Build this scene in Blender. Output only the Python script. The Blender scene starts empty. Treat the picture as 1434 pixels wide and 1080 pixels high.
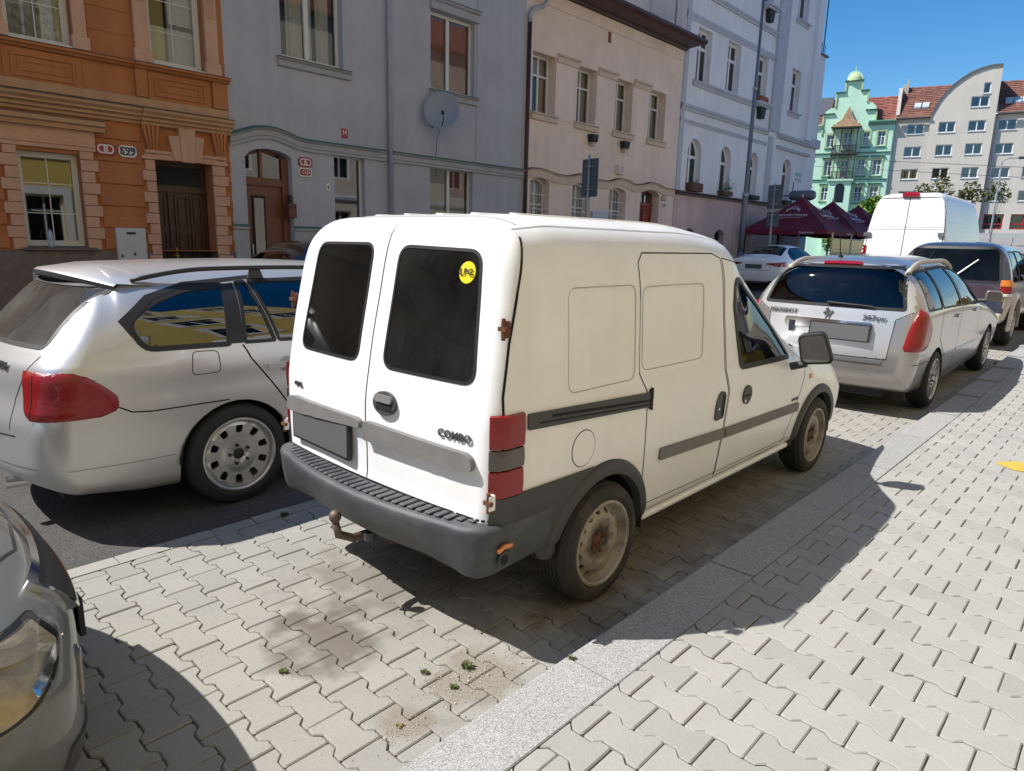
import bpy, bmesh, math, random
import numpy as np
from mathutils import Vector, Matrix
from mathutils.bvhtree import BVHTree
from mathutils.geometry import delaunay_2d_cdt
random.seed(7)
SC = bpy.context.scene
COL = SC.collection
# ---------------------------------------------------------------- camera
cd = bpy.data.cameras.new('camera'); cam = bpy.data.objects.new('camera', cd); COL.objects.link(cam)
cd.sensor_width = 36.0; cd.lens = 949.0/1434*36; cd.clip_end = 600; cd.clip_start = 0.05
def cam_axes(y, p, r):
    f = Vector((math.cos(y)*math.cos(p), math.sin(y)*math.cos(p), -math.sin(p)))
    rt = Vector((math.sin(y), -math.cos(y), 0)); dn = f.cross(rt)
    c, s = math.cos(r), math.sin(r)
    return c*rt+s*dn, -s*rt+c*dn, f
_r, _d, _f = cam_axes(.7499, .2094, -.0248)
cam.matrix_world = Matrix(((_r.x, -_d.x, -_f.x, -2.498), (_r.y, -_d.y, -_f.y, -1.6828), (_r.z, -_d.z, -_f.z, 1.6826), (0, 0, 0, 1)))
SC.camera = cam
# ---------------------------------------------------------------- light
SUN = Vector((-0.57, 0.545, 1.0)).normalized()
elev = math.asin(SUN.z); az = math.atan2(SUN.x, SUN.y)
w = bpy.data.worlds.new('World'); SC.world = w; w.use_nodes = True
nt = w.node_tree; nt.nodes.clear()
sky = nt.nodes.new('ShaderNodeTexSky'); sky.sky_type = 'NISHITA'; sky.sun_disc = False
sky.sun_elevation = elev; sky.sun_rotation = az; sky.air_density = 1.0; sky.dust_density = 0.2; sky.ozone_density = 2.5
bg = nt.nodes.new('ShaderNodeBackground'); bg.inputs[1].default_value = 0.11
wo = nt.nodes.new('ShaderNodeOutputWorld')
hsv = nt.nodes.new('ShaderNodeHueSaturation'); hsv.inputs['Saturation'].default_value = 1.4; nt.links.new(sky.outputs[0], hsv.inputs['Color']); nt.links.new(hsv.outputs[0], bg.inputs[0]); nt.links.new(bg.outputs[0], wo.inputs[0])
sd = bpy.data.lights.new('sun', 'SUN'); sd.energy = 5.0; sd.angle = math.radians(0.5); sd.color = (1.0, 0.968, 0.92)
so = bpy.data.objects.new('sun', sd); COL.objects.link(so); so.rotation_euler = SUN.to_track_quat('Z', 'Y').to_euler(); so.location = (-20, 18, 40)
SC.view_settings.view_transform = 'Standard'; SC.view_settings.look = 'None'; SC.view_settings.exposure = 0.49; SC.view_settings.gamma = 1.0
SC.view_settings.use_curve_mapping = False
# ---------------------------------------------------------------- materials
MATS = {}
def S(c):                                  # sRGB 0-255 -> linear
    return tuple(((v/255.0)/12.92 if v <= 10 else (((v/255.0)+.055)/1.055)**2.4) for v in c)
def mat(name, col, rough=.7, metal=0., coat=0., bump=0., bscale=60., var=0., vscale=3., spec=.5, grime=0., gcol=(.10, .085, .07), gscale=1.3, island=0., stretch=None, emit=None, streak=0.):
    if name in MATS: return MATS[name]
    m = bpy.data.materials.new(name); m.use_nodes = True; t = m.node_tree; n = t.nodes; L = t.links
    b = n['Principled BSDF']
    b.inputs['Base Color'].default_value = (*col, 1); b.inputs['Roughness'].default_value = rough
    b.inputs['Metallic'].default_value = metal; b.inputs['Coat Weight'].default_value = coat; b.inputs['Coat Roughness'].default_value = .06
    b.inputs['Specular IOR Level'].default_value = spec
    tc = n.new('ShaderNodeTexCoord'); vec = tc.outputs['Object']
    if stretch:
        mp = n.new('ShaderNodeMapping'); mp.inputs['Scale'].default_value = stretch; L.new(vec, mp.inputs[0]); vec = mp.outputs[0]
    cur = None
    def noise(s, det=5, r=.6):
        x = n.new('ShaderNodeTexNoise'); x.inputs['Scale'].default_value = s; x.inputs['Detail'].default_value = det; x.inputs['Roughness'].default_value = r
        L.new(vec, x.inputs['Vector']); return x
    if var > 0:
        x = noise(vscale); r = n.new('ShaderNodeMapRange'); r.inputs[1].default_value = .3; r.inputs[2].default_value = .7; r.inputs[3].default_value = 1-var; r.inputs[4].default_value = 1+var
        L.new(x.outputs[0], r.inputs[0])
        hs = n.new('ShaderNodeHueSaturation'); hs.inputs['Color'].default_value = (*col, 1); L.new(r.outputs[0], hs.inputs['Value']); cur = hs.outputs[0]
    if island > 0:
        g = n.new('ShaderNodeNewGeometry'); r = n.new('ShaderNodeMapRange'); r.inputs[3].default_value = 1-island; r.inputs[4].default_value = 1+island
        L.new(g.outputs['Random Per Island'], r.inputs[0]); hs = n.new('ShaderNodeHueSaturation')
        if cur: L.new(cur, hs.inputs['Color'])
        else: hs.inputs['Color'].default_value = (*col, 1)
        L.new(r.outputs[0], hs.inputs['Value']); cur = hs.outputs[0]
    if grime > 0:
        x = noise(gscale, 8, .7); r = n.new('ShaderNodeMapRange'); r.inputs[1].default_value = .48; r.inputs[2].default_value = .75; r.inputs[4].default_value = grime
        L.new(x.outputs[0], r.inputs[0]); mx = n.new('ShaderNodeMix'); mx.data_type = 'RGBA'; L.new(r.outputs[0], mx.inputs[0])
        if cur: L.new(cur, mx.inputs[6])
        else: mx.inputs[6].default_value = (*col, 1)
        mx.inputs[7].default_value = (*gcol, 1); cur = mx.outputs[2]
    if streak > 0:
        m1 = n.new('ShaderNodeMapping'); m1.inputs['Scale'].default_value = (2.6, 2.6, .16); L.new(tc.outputs['Object'], m1.inputs[0]); x = n.new('ShaderNodeTexNoise'); x.inputs['Scale'].default_value = 1.6; x.inputs['Detail'].default_value = 9; x.inputs['Roughness'].default_value = .72; L.new(m1.outputs[0], x.inputs[0])
        x2 = n.new('ShaderNodeTexNoise'); x2.inputs['Scale'].default_value = .45; x2.inputs['Detail'].default_value = 7; x2.inputs['Roughness'].default_value = .7; L.new(tc.outputs['Object'], x2.inputs[0])
        a = n.new('ShaderNodeMath'); a.operation = 'ADD'; L.new(x.outputs[0], a.inputs[0]); L.new(x2.outputs[0], a.inputs[1])
        r = n.new('ShaderNodeMapRange'); r.inputs[1].default_value = .78; r.inputs[2].default_value = 1.28; r.inputs[3].default_value = 1.06; r.inputs[4].default_value = 1-streak; L.new(a.outputs[0], r.inputs[0])
        hs = n.new('ShaderNodeHueSaturation'); L.new(cur, hs.inputs['Color']); L.new(r.outputs[0], hs.inputs['Value']); cur = hs.outputs[0]
    if cur: L.new(cur, b.inputs['Base Color'])
    if bump > 0:
        x = noise(bscale, 6, .65); bp = n.new('ShaderNodeBump'); bp.inputs['Strength'].default_value = bump; bp.inputs['Distance'].default_value = .01
        L.new(x.outputs[0], bp.inputs['Height']); L.new(bp.outputs[0], b.inputs['Normal'])
    if emit: b.inputs['Emission Color'].default_value = (*emit, 1); b.inputs['Emission Strength'].default_value = 1
    MATS[name] = m; return m
def speckle(m, scale, lo, hi, amt):        # fine two tone grains mixed into the base colour
    t = m.node_tree; n = t.nodes; L = t.links; b = n['Principled BSDF']; lk = b.inputs['Base Color'].links
    tc = n.new('ShaderNodeTexCoord'); x = n.new('ShaderNodeTexVoronoi'); x.inputs['Scale'].default_value = scale; L.new(tc.outputs['Object'], x.inputs['Vector'])
    sp = n.new('ShaderNodeSeparateColor'); L.new(x.outputs['Color'], sp.inputs[0])
    cr = n.new('ShaderNodeValToRGB'); cr.color_ramp.elements[0].color = (*lo, 1); cr.color_ramp.elements[1].color = (*hi, 1); L.new(sp.outputs[0], cr.inputs[0])
    mx = n.new('ShaderNodeMix'); mx.data_type = 'RGBA'; mx.inputs[0].default_value = amt
    if lk: L.new(lk[0].from_socket, mx.inputs[6])
    else: mx.inputs[6].default_value = b.inputs['Base Color'].default_value
    L.new(cr.outputs[0], mx.inputs[7]); L.new(mx.outputs[2], b.inputs['Base Color']); return m
def stain(m, spots):                       # soft irregular stains at world positions (x,y,r,colour,amount)
    t = m.node_tree; n = t.nodes; L = t.links; b = n['Principled BSDF']
    g = n.new('ShaderNodeNewGeometry'); nz = n.new('ShaderNodeTexNoise'); nz.inputs['Scale'].default_value = 7; nz.inputs['Detail'].default_value = 8; L.new(g.outputs['Position'], nz.inputs['Vector'])
    for (x, y, rx, ry, c, a) in spots:
        cur = b.inputs['Base Color'].links[0].from_socket
        mp = n.new('ShaderNodeMapping'); mp.vector_type = 'POINT'; mp.inputs['Location'].default_value = (-x/rx, -y/ry, 0); mp.inputs['Scale'].default_value = (1/rx, 1/ry, 0)
        L.new(g.outputs['Position'], mp.inputs[0]); ln = n.new('ShaderNodeVectorMath'); ln.operation = 'LENGTH'; L.new(mp.outputs[0], ln.inputs[0])
        ad = n.new('ShaderNodeMath'); ad.operation = 'MULTIPLY_ADD'; L.new(nz.outputs[0], ad.inputs[0]); ad.inputs[1].default_value = 1.8; L.new(ln.outputs[1], ad.inputs[2])
        r = n.new('ShaderNodeMapRange'); r.interpolation_type = 'SMOOTHSTEP'; r.inputs[1].default_value = 1.35; r.inputs[2].default_value = 2.0; r.inputs[3].default_value = a; r.inputs[4].default_value = 0
        L.new(ad.outputs[0], r.inputs[0]); mx = n.new('ShaderNodeMix'); mx.data_type = 'RGBA'; L.new(r.outputs[0], mx.inputs[0]); L.new(cur, mx.inputs[6]); mx.inputs[7].default_value = (*c, 1)
        L.new(mx.outputs[2], b.inputs['Base Color'])
    return m
def glass(name, tint=(.5, .55, .55), refl=1.0, base=.04, rough=.02, dust=0.):
    if name in MATS: return MATS[name]
    m = bpy.data.materials.new(name); m.use_nodes = True; t = m.node_tree; n = t.nodes; L = t.links; n.clear()
    o = n.new('ShaderNodeOutputMaterial'); tr = n.new('ShaderNodeBsdfTransparent'); tr.inputs[0].default_value = (*tint, 1)
    gl = n.new('ShaderNodeBsdfGlossy'); gl.inputs['Roughness'].default_value = rough
    lw = n.new('ShaderNodeFresnel'); lw.inputs[0].default_value = 1.5
    ma = n.new('ShaderNodeMath'); ma.operation = 'MULTIPLY_ADD'; ma.use_clamp = True; L.new(lw.outputs[0], ma.inputs[0]); ma.inputs[1].default_value = refl; ma.inputs[2].default_value = base-.04
    mx = n.new('ShaderNodeMixShader'); L.new(ma.outputs[0], mx.inputs[0]); L.new(tr.outputs[0], mx.inputs[1]); L.new(gl.outputs[0], mx.inputs[2]); out = mx.outputs[0]
    if dust > 0:
        tc = n.new('ShaderNodeTexCoord'); nz = n.new('ShaderNodeTexNoise'); nz.inputs['Scale'].default_value = 3; nz.inputs['Detail'].default_value = 8; L.new(tc.outputs['Object'], nz.inputs[0])
        sp = n.new('ShaderNodeTexNoise'); sp.inputs['Scale'].default_value = 260; L.new(tc.outputs['Object'], sp.inputs[0])
        r2 = n.new('ShaderNodeMapRange'); r2.inputs[1].default_value = .62; r2.inputs[2].default_value = .8; r2.inputs[4].default_value = dust*3; L.new(sp.outputs[0], r2.inputs[0])
        r = n.new('ShaderNodeMapRange'); r.inputs[1].default_value = .3; r.inputs[2].default_value = .8; r.inputs[3].default_value = dust*.4; r.inputs[4].default_value = dust*1.6; L.new(nz.outputs[0], r.inputs[0])
        ad = n.new('ShaderNodeMath'); ad.operation = 'ADD'; L.new(r.outputs[0], ad.inputs[0]); L.new(r2.outputs[0], ad.inputs[1])
        df = n.new('ShaderNodeBsdfDiffuse'); df.inputs[0].default_value = (.45, .45, .42, 1); m2 = n.new('ShaderNodeMixShader')
        L.new(ad.outputs[0], m2.inputs[0]); L.new(out, m2.inputs[1]); L.new(df.outputs[0], m2.inputs[2]); out = m2.outputs[0]
    L.new(out, o.inputs[0]); MATS[name] = m; return m
def M(n): return MATS[n]
# ---------------------------------------------------------------- object helpers
def tag(o, label=None, cat=None, group=None, kind=None):
    if label: o['label'] = label
    if cat: o['category'] = cat
    if group: o['group'] = group
    if kind: o['kind'] = kind
    return o
def link(o, parent=None):
    COL.objects.link(o)
    if parent is not None: o.parent = parent
    return o
def empty(name, loc=(0, 0, 0), rz=0., label=None, cat=None, group=None):
    o = bpy.data.objects.new(name, None); o.empty_display_size = .2; link(o); o.location = loc; o.rotation_euler = (0, 0, rz)
    return tag(o, label, cat, group)
def mesh(name, vs, fs, m, parent=None, smooth=False, mi=None):
    me = bpy.data.meshes.new(name); me.from_pydata([tuple(v) for v in vs], [], fs)
    for x in (m if isinstance(m, (list, tuple)) else [m]): me.materials.append(x)
    if mi: me.polygons.foreach_set('material_index', mi)
    if smooth: me.polygons.foreach_set('use_smooth', [True]*len(me.polygons))
    me.update(); return link(bpy.data.objects.new(name, me), parent)
class MB:
    def __init__(s): s.v = []; s.f = []; s.mi = []; s.cm = 0
    def add(s, vs, fs):
        o = len(s.v); s.v += [tuple(v) for v in vs]; s.f += [tuple(i+o for i in f) for f in fs]; s.mi += [s.cm]*len(fs); return s
    def box(s, x0, x1, y0, y1, z0, z1):
        return s.add([(x0, y0, z0), (x1, y0, z0), (x1, y1, z0), (x0, y1, z0), (x0, y0, z1), (x1, y0, z1), (x1, y1, z1), (x0, y1, z1)],
                     [(0, 3, 2, 1), (4, 5, 6, 7), (0, 1, 5, 4), (1, 2, 6, 5), (2, 3, 7, 6), (3, 0, 4, 7)])
    def prism(s, poly, d0, d1, ax=1):      # poly in (a,b) extruded along axis ax
        n = len(poly)
        def P(a, b, d): return (a, d, b) if ax == 1 else ((d, a, b) if ax == 0 else (a, b, d))
        vs = [P(a, b, d0) for a, b in poly]+[P(a, b, d1) for a, b in poly]
        return s.add(vs, [tuple(range(n)), tuple(range(2*n-1, n-1, -1))]+[(i, i+n, (i+1) % n+n, (i+1) % n) for i in range(n)])
    def tube(s, pts, r, n=8, cap=True):
        pts = [Vector(p) for p in pts]; rr = r if isinstance(r, (list, tuple)) else [r]*len(pts); vs = []; fs = []
        prev = None
        for i, p in enumerate(pts):
            d = (pts[min(i+1, len(pts)-1)]-pts[max(i-1, 0)]).normalized()
            if prev is None: a = d.orthogonal().normalized()
            else: a = (prev-d*prev.dot(d)).normalized()
            prev = a; b = d.cross(a)
            vs += [p+(a*math.cos(2*math.pi*k/n)+b*math.sin(2*math.pi*k/n))*rr[i] for k in range(n)]
        for i in range(len(pts)-1):
            fs += [(i*n+k, i*n+(k+1) % n, (i+1)*n+(k+1) % n, (i+1)*n+k) for k in range(n)]
        if cap: fs += [tuple(range(n-1, -1, -1)), tuple(range((len(pts)-1)*n, len(pts)*n))]
        return s.add(vs, fs)
    def lathe(s, prof, n=32, c=(0, 0, 0), ax=1, a0=0, a1=2*math.pi):   # prof list of (r, d) around axis ax
        full = abs(a1-a0-2*math.pi) < 1e-6; k = n if full else n+1; vs = []; fs = []
        for r, d in prof:
            for i in range(k):
                a = a0+(a1-a0)*i/n; u, v = r*math.cos(a), r*math.sin(a)
                vs.append((c[0]+u, c[1]+d, c[2]+v) if ax == 1 else ((c[0]+d, c[1]+u, c[2]+v) if ax == 0 else (c[0]+u, c[1]+v, c[2]+d)))
        for j in range(len(prof)-1):
            for i in range(n if full else n):
                i2 = (i+1) % k; fs.append((j*k+i, j*k+i2, (j+1)*k+i2, (j+1)*k+i))
        return s.add(vs, fs)
    def grid(s, f, nu, nv):
        vs = [f(i/nu, j/nv) for j in range(nv+1) for i in range(nu+1)]
        return s.add(vs, [(j*(nu+1)+i, j*(nu+1)+i+1, (j+1)*(nu+1)+i+1, (j+1)*(nu+1)+i) for j in range(nv) for i in range(nu)])
    def build(s, name, m, parent=None, smooth=False, fix=True):
        o = mesh(name, s.v, s.f, m, parent, smooth, s.mi if isinstance(m, (list, tuple)) else None)
        if fix:
            bm = bmesh.new(); bm.from_mesh(o.data); bmesh.ops.recalc_face_normals(bm, faces=bm.faces); bm.to_mesh(o.data); bm.free()
        return o
def bevel(o, w=.01, seg=2, ang=.6):
    md = o.modifiers.new('bevel', 'BEVEL'); md.width = w; md.segments = seg; md.limit_method = 'ANGLE'; md.angle_limit = ang; md.harden_normals = False
    return o
def smooth_ang(o, ang=.6):
    o.data.polygons.foreach_set('use_smooth', [True]*len(o.data.polygons)); o.data.set_sharp_from_angle(angle=ang); return o
def copy_tree(o, parent=None):
    c = o.copy(); COL.objects.link(c); c.parent = parent
    for ch in list(o.children): copy_tree(ch, c)
    return c
def rpoly(pts, r, n=5):                    # round the corners of a 2D polygon
    out = []; N = len(pts)
    for i in range(N):
        p = Vector(pts[i]); a = Vector(pts[i-1])-p; b = Vector(pts[(i+1) % N])-p
        rr = r[i] if isinstance(r, (list, tuple)) else r
        if rr <= 0: out.append(tuple(p)); continue
        ta = min(rr, a.length*.48, b.length*.48); A = p+a.normalized()*ta; B = p+b.normalized()*ta
        for k in range(n+1):
            t = k/n; out.append(tuple(A*(1-t)**2+p*2*t*(1-t)+B*t*t))
    return out
def dens(pts, d, closed=True):
    out = []; N = len(pts)
    for i in range(N if closed else N-1):
        a = Vector(pts[i]); b = Vector(pts[(i+1) % N]); k = max(1, int((b-a).length/d+.5))
        out += [tuple(a.lerp(b, j/k)) for j in range(k)]
    if not closed: out.append(tuple(pts[-1]))
    return out
def inside(p, poly):
    x, y = p; c = False; j = len(poly)-1
    for i in range(len(poly)):
        xi, yi = poly[i]; xj, yj = poly[j]
        if (yi > y) != (yj > y) and x < (xj-xi)*(y-yi)/(yj-yi)+xi: c = not c
        j = i
    return c
def nearest(p, poly):
    best = None; bd = 1e9; P = Vector(p)
    for i in range(len(poly)):
        a = Vector(poly[i]); b = Vector(poly[(i+1) % len(poly)]); d = b-a; L2 = d.length_squared
        t = 0 if L2 == 0 else max(0, min(1, (P-a).dot(d)/L2)); q = a+d*t; e = (P-q).length
        if e < bd: bd = e; best = q
    return best, bd
def cdt(outer, holes=(), step=None):       # triangulate a polygon with holes (and interior points when step is given)
    vs = []; ed = []
    for lp in [outer]+list(holes):
        o = len(vs); vs += [Vector(p) for p in lp]; ed += [(o+i, o+(i+1) % len(lp)) for i in range(len(lp))]
    if step:
        xs = [p[0] for p in outer]; ys = [p[1] for p in outer]; y = min(ys)+step*.5; k = 0
        while y < max(ys):
            x = min(xs)+step*(.5+.5*(k % 2))
            while x < max(xs):
                if inside((x, y), outer) and nearest((x, y), outer)[1] > step*.45 and not any(inside((x, y), h) or nearest((x, y), h)[1] < step*.45 for h in holes): vs.append(Vector((x, y)))
                x += step
            y += step*.9; k += 1
    r = delaunay_2d_cdt(vs, ed, [], 0, 1e-6); V = [tuple(v) for v in r[0]]; F = []
    for f in r[2]:
        c = (sum(V[i][0] for i in f)/len(f), sum(V[i][1] for i in f)/len(f))
        if inside(c, outer) and not any(inside(c, h) for h in holes): F.append(tuple(f))
    return V, F
def curve(pts):                            # monotone cubic through control points
    x = [p[0] for p in pts]; y = [p[1] for p in pts]; n = len(x)
    h = [x[i+1]-x[i] for i in range(n-1)]; d = [(y[i+1]-y[i])/h[i] for i in range(n-1)]
    m = [d[0]]+[0 if d[i-1]*d[i] <= 0 else (h[i-1]+h[i])*3/((2*h[i]+h[i-1])/d[i-1]+(h[i]+2*h[i-1])/d[i]) for i in range(1, n-1)]+[d[-1]]
    def f(t):
        if t <= x[0]: return y[0]
        if t >= x[-1]: return y[-1]
        i = 0
        while t > x[i+1]: i += 1
        s = (t-x[i])/h[i]; s2 = s*s; s3 = s2*s
        return y[i]*(2*s3-3*s2+1)+m[i]*h[i]*(s3-2*s2+s)+y[i+1]*(-2*s3+3*s2)+m[i+1]*h[i]*(s3-s2)
    return f
def gz(x):                                 # the street climbs gently beyond the van
    if x < 4: return 0.
    if x > 20: return .28
    t = (x-4)/16; return .28*(3*t*t-2*t*t*t)
def textobj(txt, size, m, parent, mtx, depth=.002, name='lettering', bold=0., sx=1.0, spacing=1.0):
    c = bpy.data.curves.new('t', 'FONT'); c.body = txt; c.size = size; c.extrude = depth; c.align_x = 'CENTER'; c.align_y = 'CENTER'; c.offset = bold; c.space_character = spacing
    c.resolution_u = 3
    o = bpy.data.objects.new('t', c); COL.objects.link(o); dg = bpy.context.evaluated_depsgraph_get(); me = bpy.data.meshes.new_from_object(o.evaluated_get(dg))
    bpy.data.objects.remove(o); bpy.data.curves.remove(c)
    for v in me.vertices: v.co = mtx @ Vector((v.co.x*sx, v.co.y, v.co.z))
    me.materials.clear(); me.materials.append(m); me.name = name
    return link(bpy.data.objects.new(name, me), parent)
def frame_m(origin, xa, ya):               # text frame: x axis, y (up) axis
    X = Vector(xa).normalized(); Y = (Vector(ya)-X*Vector(ya).dot(X)).normalized(); Z = X.cross(Y)
    return Matrix(((X.x, Y.x, Z.x, origin[0]), (X.y, Y.y, Z.y, origin[1]), (X.z, Y.z, Z.z, origin[2]), (0, 0, 0, 1)))
# ---------------------------------------------------------------- palette
paver_col = (.300, .288, .258)
mat('parking_paver', paver_col, .93, bump=.22, bscale=160, var=.10, vscale=2.2, island=.03, grime=.35, gcol=(.17, .15, .12), gscale=1.1)
mat('walk_paver', (.325, .315, .29), .93, bump=.2, bscale=170, var=.08, vscale=2.5, island=.02, grime=.2, gcol=(.22, .2, .17), gscale=.9)
speckle(M('parking_paver'), 420, (.15, .145, .13), (.40, .385, .35), .25); speckle(M('walk_paver'), 420, (.18, .17, .16), (.42, .41, .38), .22)
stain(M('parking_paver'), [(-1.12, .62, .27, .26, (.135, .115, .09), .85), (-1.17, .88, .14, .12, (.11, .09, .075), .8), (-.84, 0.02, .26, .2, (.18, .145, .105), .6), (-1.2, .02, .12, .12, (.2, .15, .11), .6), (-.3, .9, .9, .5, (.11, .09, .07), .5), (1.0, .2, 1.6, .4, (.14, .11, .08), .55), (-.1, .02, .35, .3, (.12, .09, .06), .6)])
mat('joint_sand', (.15, .135, .11), .97, bump=.6, bscale=90, var=.5, vscale=30)
mat('granite', (.31, .305, .29), .85, bump=.3, bscale=220, var=.08, vscale=3, island=.05, grime=.15, gcol=(.25, .23, .2)); speckle(M('granite'), 300, (.09, .09, .085), (.52, .51, .50), .62)
mat('asphalt', (.044, .041, .039), .9, bump=.9, bscale=120, var=.25, vscale=.8, grime=.5, gcol=(.12, .11, .10), gscale=2.2); speckle(M('asphalt'), 190, (.014, .014, .015), (.24, .23, .22), .38)
mat('far_ground', (.30, .29, .27), .95, var=.1)
mat('white_paint', (.80, .80, .80), .36, coat=.4, var=.018, vscale=1.4, grime=.09, gcol=(.45, .41, .35), gscale=2.6, spec=.5, bump=.12, bscale=2.2, streak=.04)
mat('silver_paint', (.56, .56, .565), .38, metal=.62, coat=.7, var=.02, vscale=2)
mat('silver_dark', (.30, .305, .315), .34, metal=.7, coat=.7)
mat('silver_warm', (.38, .365, .35), .28, metal=.7, coat=.8)
mat('grey_paint', (.135, .138, .130), .48, metal=.25, coat=.55)
mat('navy_paint', (.028, .034, .06), .25, coat=1.0)
mat('maroon_paint', (.055, .028, .034), .3, coat=.8)
mat('beige_paint', (.42, .36, .29), .35, coat=.6)
mat('black_paint', (.02, .02, .022), .25, coat=1.0)
mat('dark_inside', (.018, .018, .02), .9)
mat('inside_grey', (.12, .12, .125), .85)
mat('seat_cloth', (.045, .045, .05), .9, bump=.2)
mat('bumper_plastic', (.052, .057, .065), .5, bump=.25, bscale=250, var=.1, vscale=4, grime=.35, gcol=(.20, .185, .16), gscale=5)
mat('trim_plastic', (.052, .053, .055), .55, bump=.12, bscale=300, var=.08)
mat('faded_plastic', (.17, .165, .16), .7, bump=.2, bscale=200, var=.12, vscale=12)
mat('black_rubber', (.010, .010, .011), .55); mat('crease_shade', (.44, .40, .33), .8)
mat('gap', (.006, .006, .006), .8)
mat('tyre', (.030, .028, .026), .88, bump=.35, bscale=120, grime=.7, gcol=(.12, .095, .07), gscale=6)
mat('clean_tyre', (.017, .017, .018), .8, bump=.2, bscale=120)
mat('steel_rim', (.34, .31, .265), .6, metal=.25, grime=.85, gcol=(.11, .065, .035), gscale=9, bump=.3, bscale=60)
mat('alloy_rim', (.50, .50, .50), .35, metal=.75, grime=.25, gcol=(.15, .12, .1), gscale=8)
mat('chrome', (.75, .75, .75), .12, metal=1.0)
mat('rust', (.12, .048, .022), .9, bump=.6, bscale=90, var=.4, vscale=30)
mat('hitch_metal', (.14, .11, .09), .6, metal=.5, grime=.6, gcol=(.2, .09, .04), gscale=20)
mat('red_lens', (.24, .003, .004), .2, coat=.3, bump=.5, bscale=40)
mat('clear_lens', (.075, .055, .048), .15, coat=.8, bump=.5, bscale=60)
mat('amber_lens', (.65, .19, .02), .2, coat=.6)
mat('plate_grey', (.095, .095, .095), .7); mat('plate_white', (.7, .7, .68), .5)
mat('yellow_sticker', (.75, .60, .01), .5); mat('ink', (.012, .012, .012), .5)
mat('badge_dark', (.12, .12, .12), .35, metal=.6)
mat('roof_rail', (.42, .38, .32), .5, metal=.2)
glass('tinted_glass', (.12, .13, .13), base=.035, refl=.7, dust=.012); glass('dusty_dark_glass', (.08, .085, .09), base=.035, refl=.7, dust=.030); glass('mirror_blue', (.02, .06, .22), base=.06); glass('car_glass', (.35, .41, .40), base=.06)
glass('reflective_glass', (.30, .33, .32), base=.17, refl=.9); glass('dirty_rear_glass', (.25, .29, .29), base=.06, dust=.10)
glass('house_glass', (.75, .78, .78), base=.10); glass('lamp_glass', (.82, .82, .80), base=.07, rough=.03); glass('mirror_glass', (.01, .01, .01), base=.28)
glass('screen_glass', (.62, .72, .66), base=.08, dust=.06)
# rusty hub of the steel wheels
t = M('steel_rim').node_tree; b = t.nodes['Principled BSDF']; src = b.inputs['Base Color'].links[0].from_socket; tc = t.nodes.new('ShaderNodeTexCoord'); nz = t.nodes.new('ShaderNodeTexNoise'); nz.inputs['Scale'].default_value = 22; nz.inputs['Detail'].default_value = 6
t.links.new(tc.outputs['Object'], nz.inputs[0]); mp = t.nodes.new('ShaderNodeMapping'); mp.inputs['Scale'].default_value = (1, 0, 1); t.links.new(tc.outputs['Object'], mp.inputs[0]); ln = t.nodes.new('ShaderNodeVectorMath'); ln.operation = 'LENGTH'; t.links.new(mp.outputs[0], ln.inputs[0])
ma = t.nodes.new('ShaderNodeMath'); ma.operation = 'MULTIPLY_ADD'; ma.inputs[1].default_value = .16; t.links.new(nz.outputs[0], ma.inputs[0]); t.links.new(ln.outputs[1], ma.inputs[2]); r = t.nodes.new('ShaderNodeMapRange'); r.inputs[1].default_value = .13; r.inputs[2].default_value = .20; r.inputs[3].default_value = .92; r.inputs[4].default_value = 0.
t.links.new(ma.outputs[0], r.inputs[0]); mx = t.nodes.new('ShaderNodeMix'); mx.data_type = 'RGBA'; t.links.new(r.outputs[0], mx.inputs[0]); t.links.new(src, mx.inputs[6]); mx.inputs[7].default_value = (.05, .03, .018, 1); t.links.new(mx.outputs[2], b.inputs['Base Color'])
# houses
mat('orange_wall', (.43, .160, .060), .9, streak=.16, bump=.25, bscale=60, var=.08, vscale=1.5, grime=.22, gcol=(.30, .15, .07), gscale=1.6)
mat('orange_pale', (.56, .32, .21), .9, streak=.12, bump=.2, bscale=60, var=.06, vscale=2, grime=.2, gcol=(.42, .28, .19))
mat('orange_ledge', (.47, .27, .145), .9, streak=.2, bump=.2, bscale=60, var=.1, vscale=2)
mat('brown_render', (.17, .13, .115), .95, bump=.8, bscale=45, var=.2, vscale=14)
mat('zinc', (.13, .12, .115), .6, metal=.3, var=.2)
mat('window_paint', (.62, .60, .56), .5, var=.05); mat('white_frame', (.72, .72, .71), .4, var=.03); mat('cream_frame', (.55, .53, .48), .5, var=.05)
mat('blue_wall', (.42, .415, .45), .92, streak=.13, bump=.22, bscale=50, var=.05, vscale=.8, grime=.12, gcol=(.32, .325, .37), gscale=.9)
mat('blue_trim', (.36, .36, .38), .92, bump=.2, bscale=50, var=.08); mat('green_copper', (.035, .14, .115), .6, var=.2, vscale=5)
mat('brown_door', (.16, .058, .028), .45, var=.2, vscale=9, stretch=(6, 6, .6)); mat('dark_door', (.052, .018, .014), .4, var=.25, vscale=8, stretch=(6, 6, .6))
mat('door_recess', (.045, .016, .012), .5)
mat('pipe_blue', (.32, .32, .37), .5, var=.1); mat('pipe_brown', (.055, .02, .018), .5, var=.2)
mat('beige_wall', (.80, .635, .53), .93, streak=.15, bump=.3, bscale=50, var=.05, vscale=1.0, grime=.18, gcol=(.52, .43, .36), gscale=.8)
mat('beige_trim', (.60, .475, .38), .93, bump=.3, bscale=50, var=.1)
mat('tile_red', (.20, .06, .04), .85, var=.25, vscale=9, bump=.4, bscale=30); mat('roof_tile', (.25, .085, .06), .85, island=.3, var=.2, vscale=1.2); mat('roof_tile_brown', (.20, .085, .06), .85, island=.25, var=.2, vscale=1.2)
mat('red_door', (.23, .030, .022), .5, var=.15, vscale=6)
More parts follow.
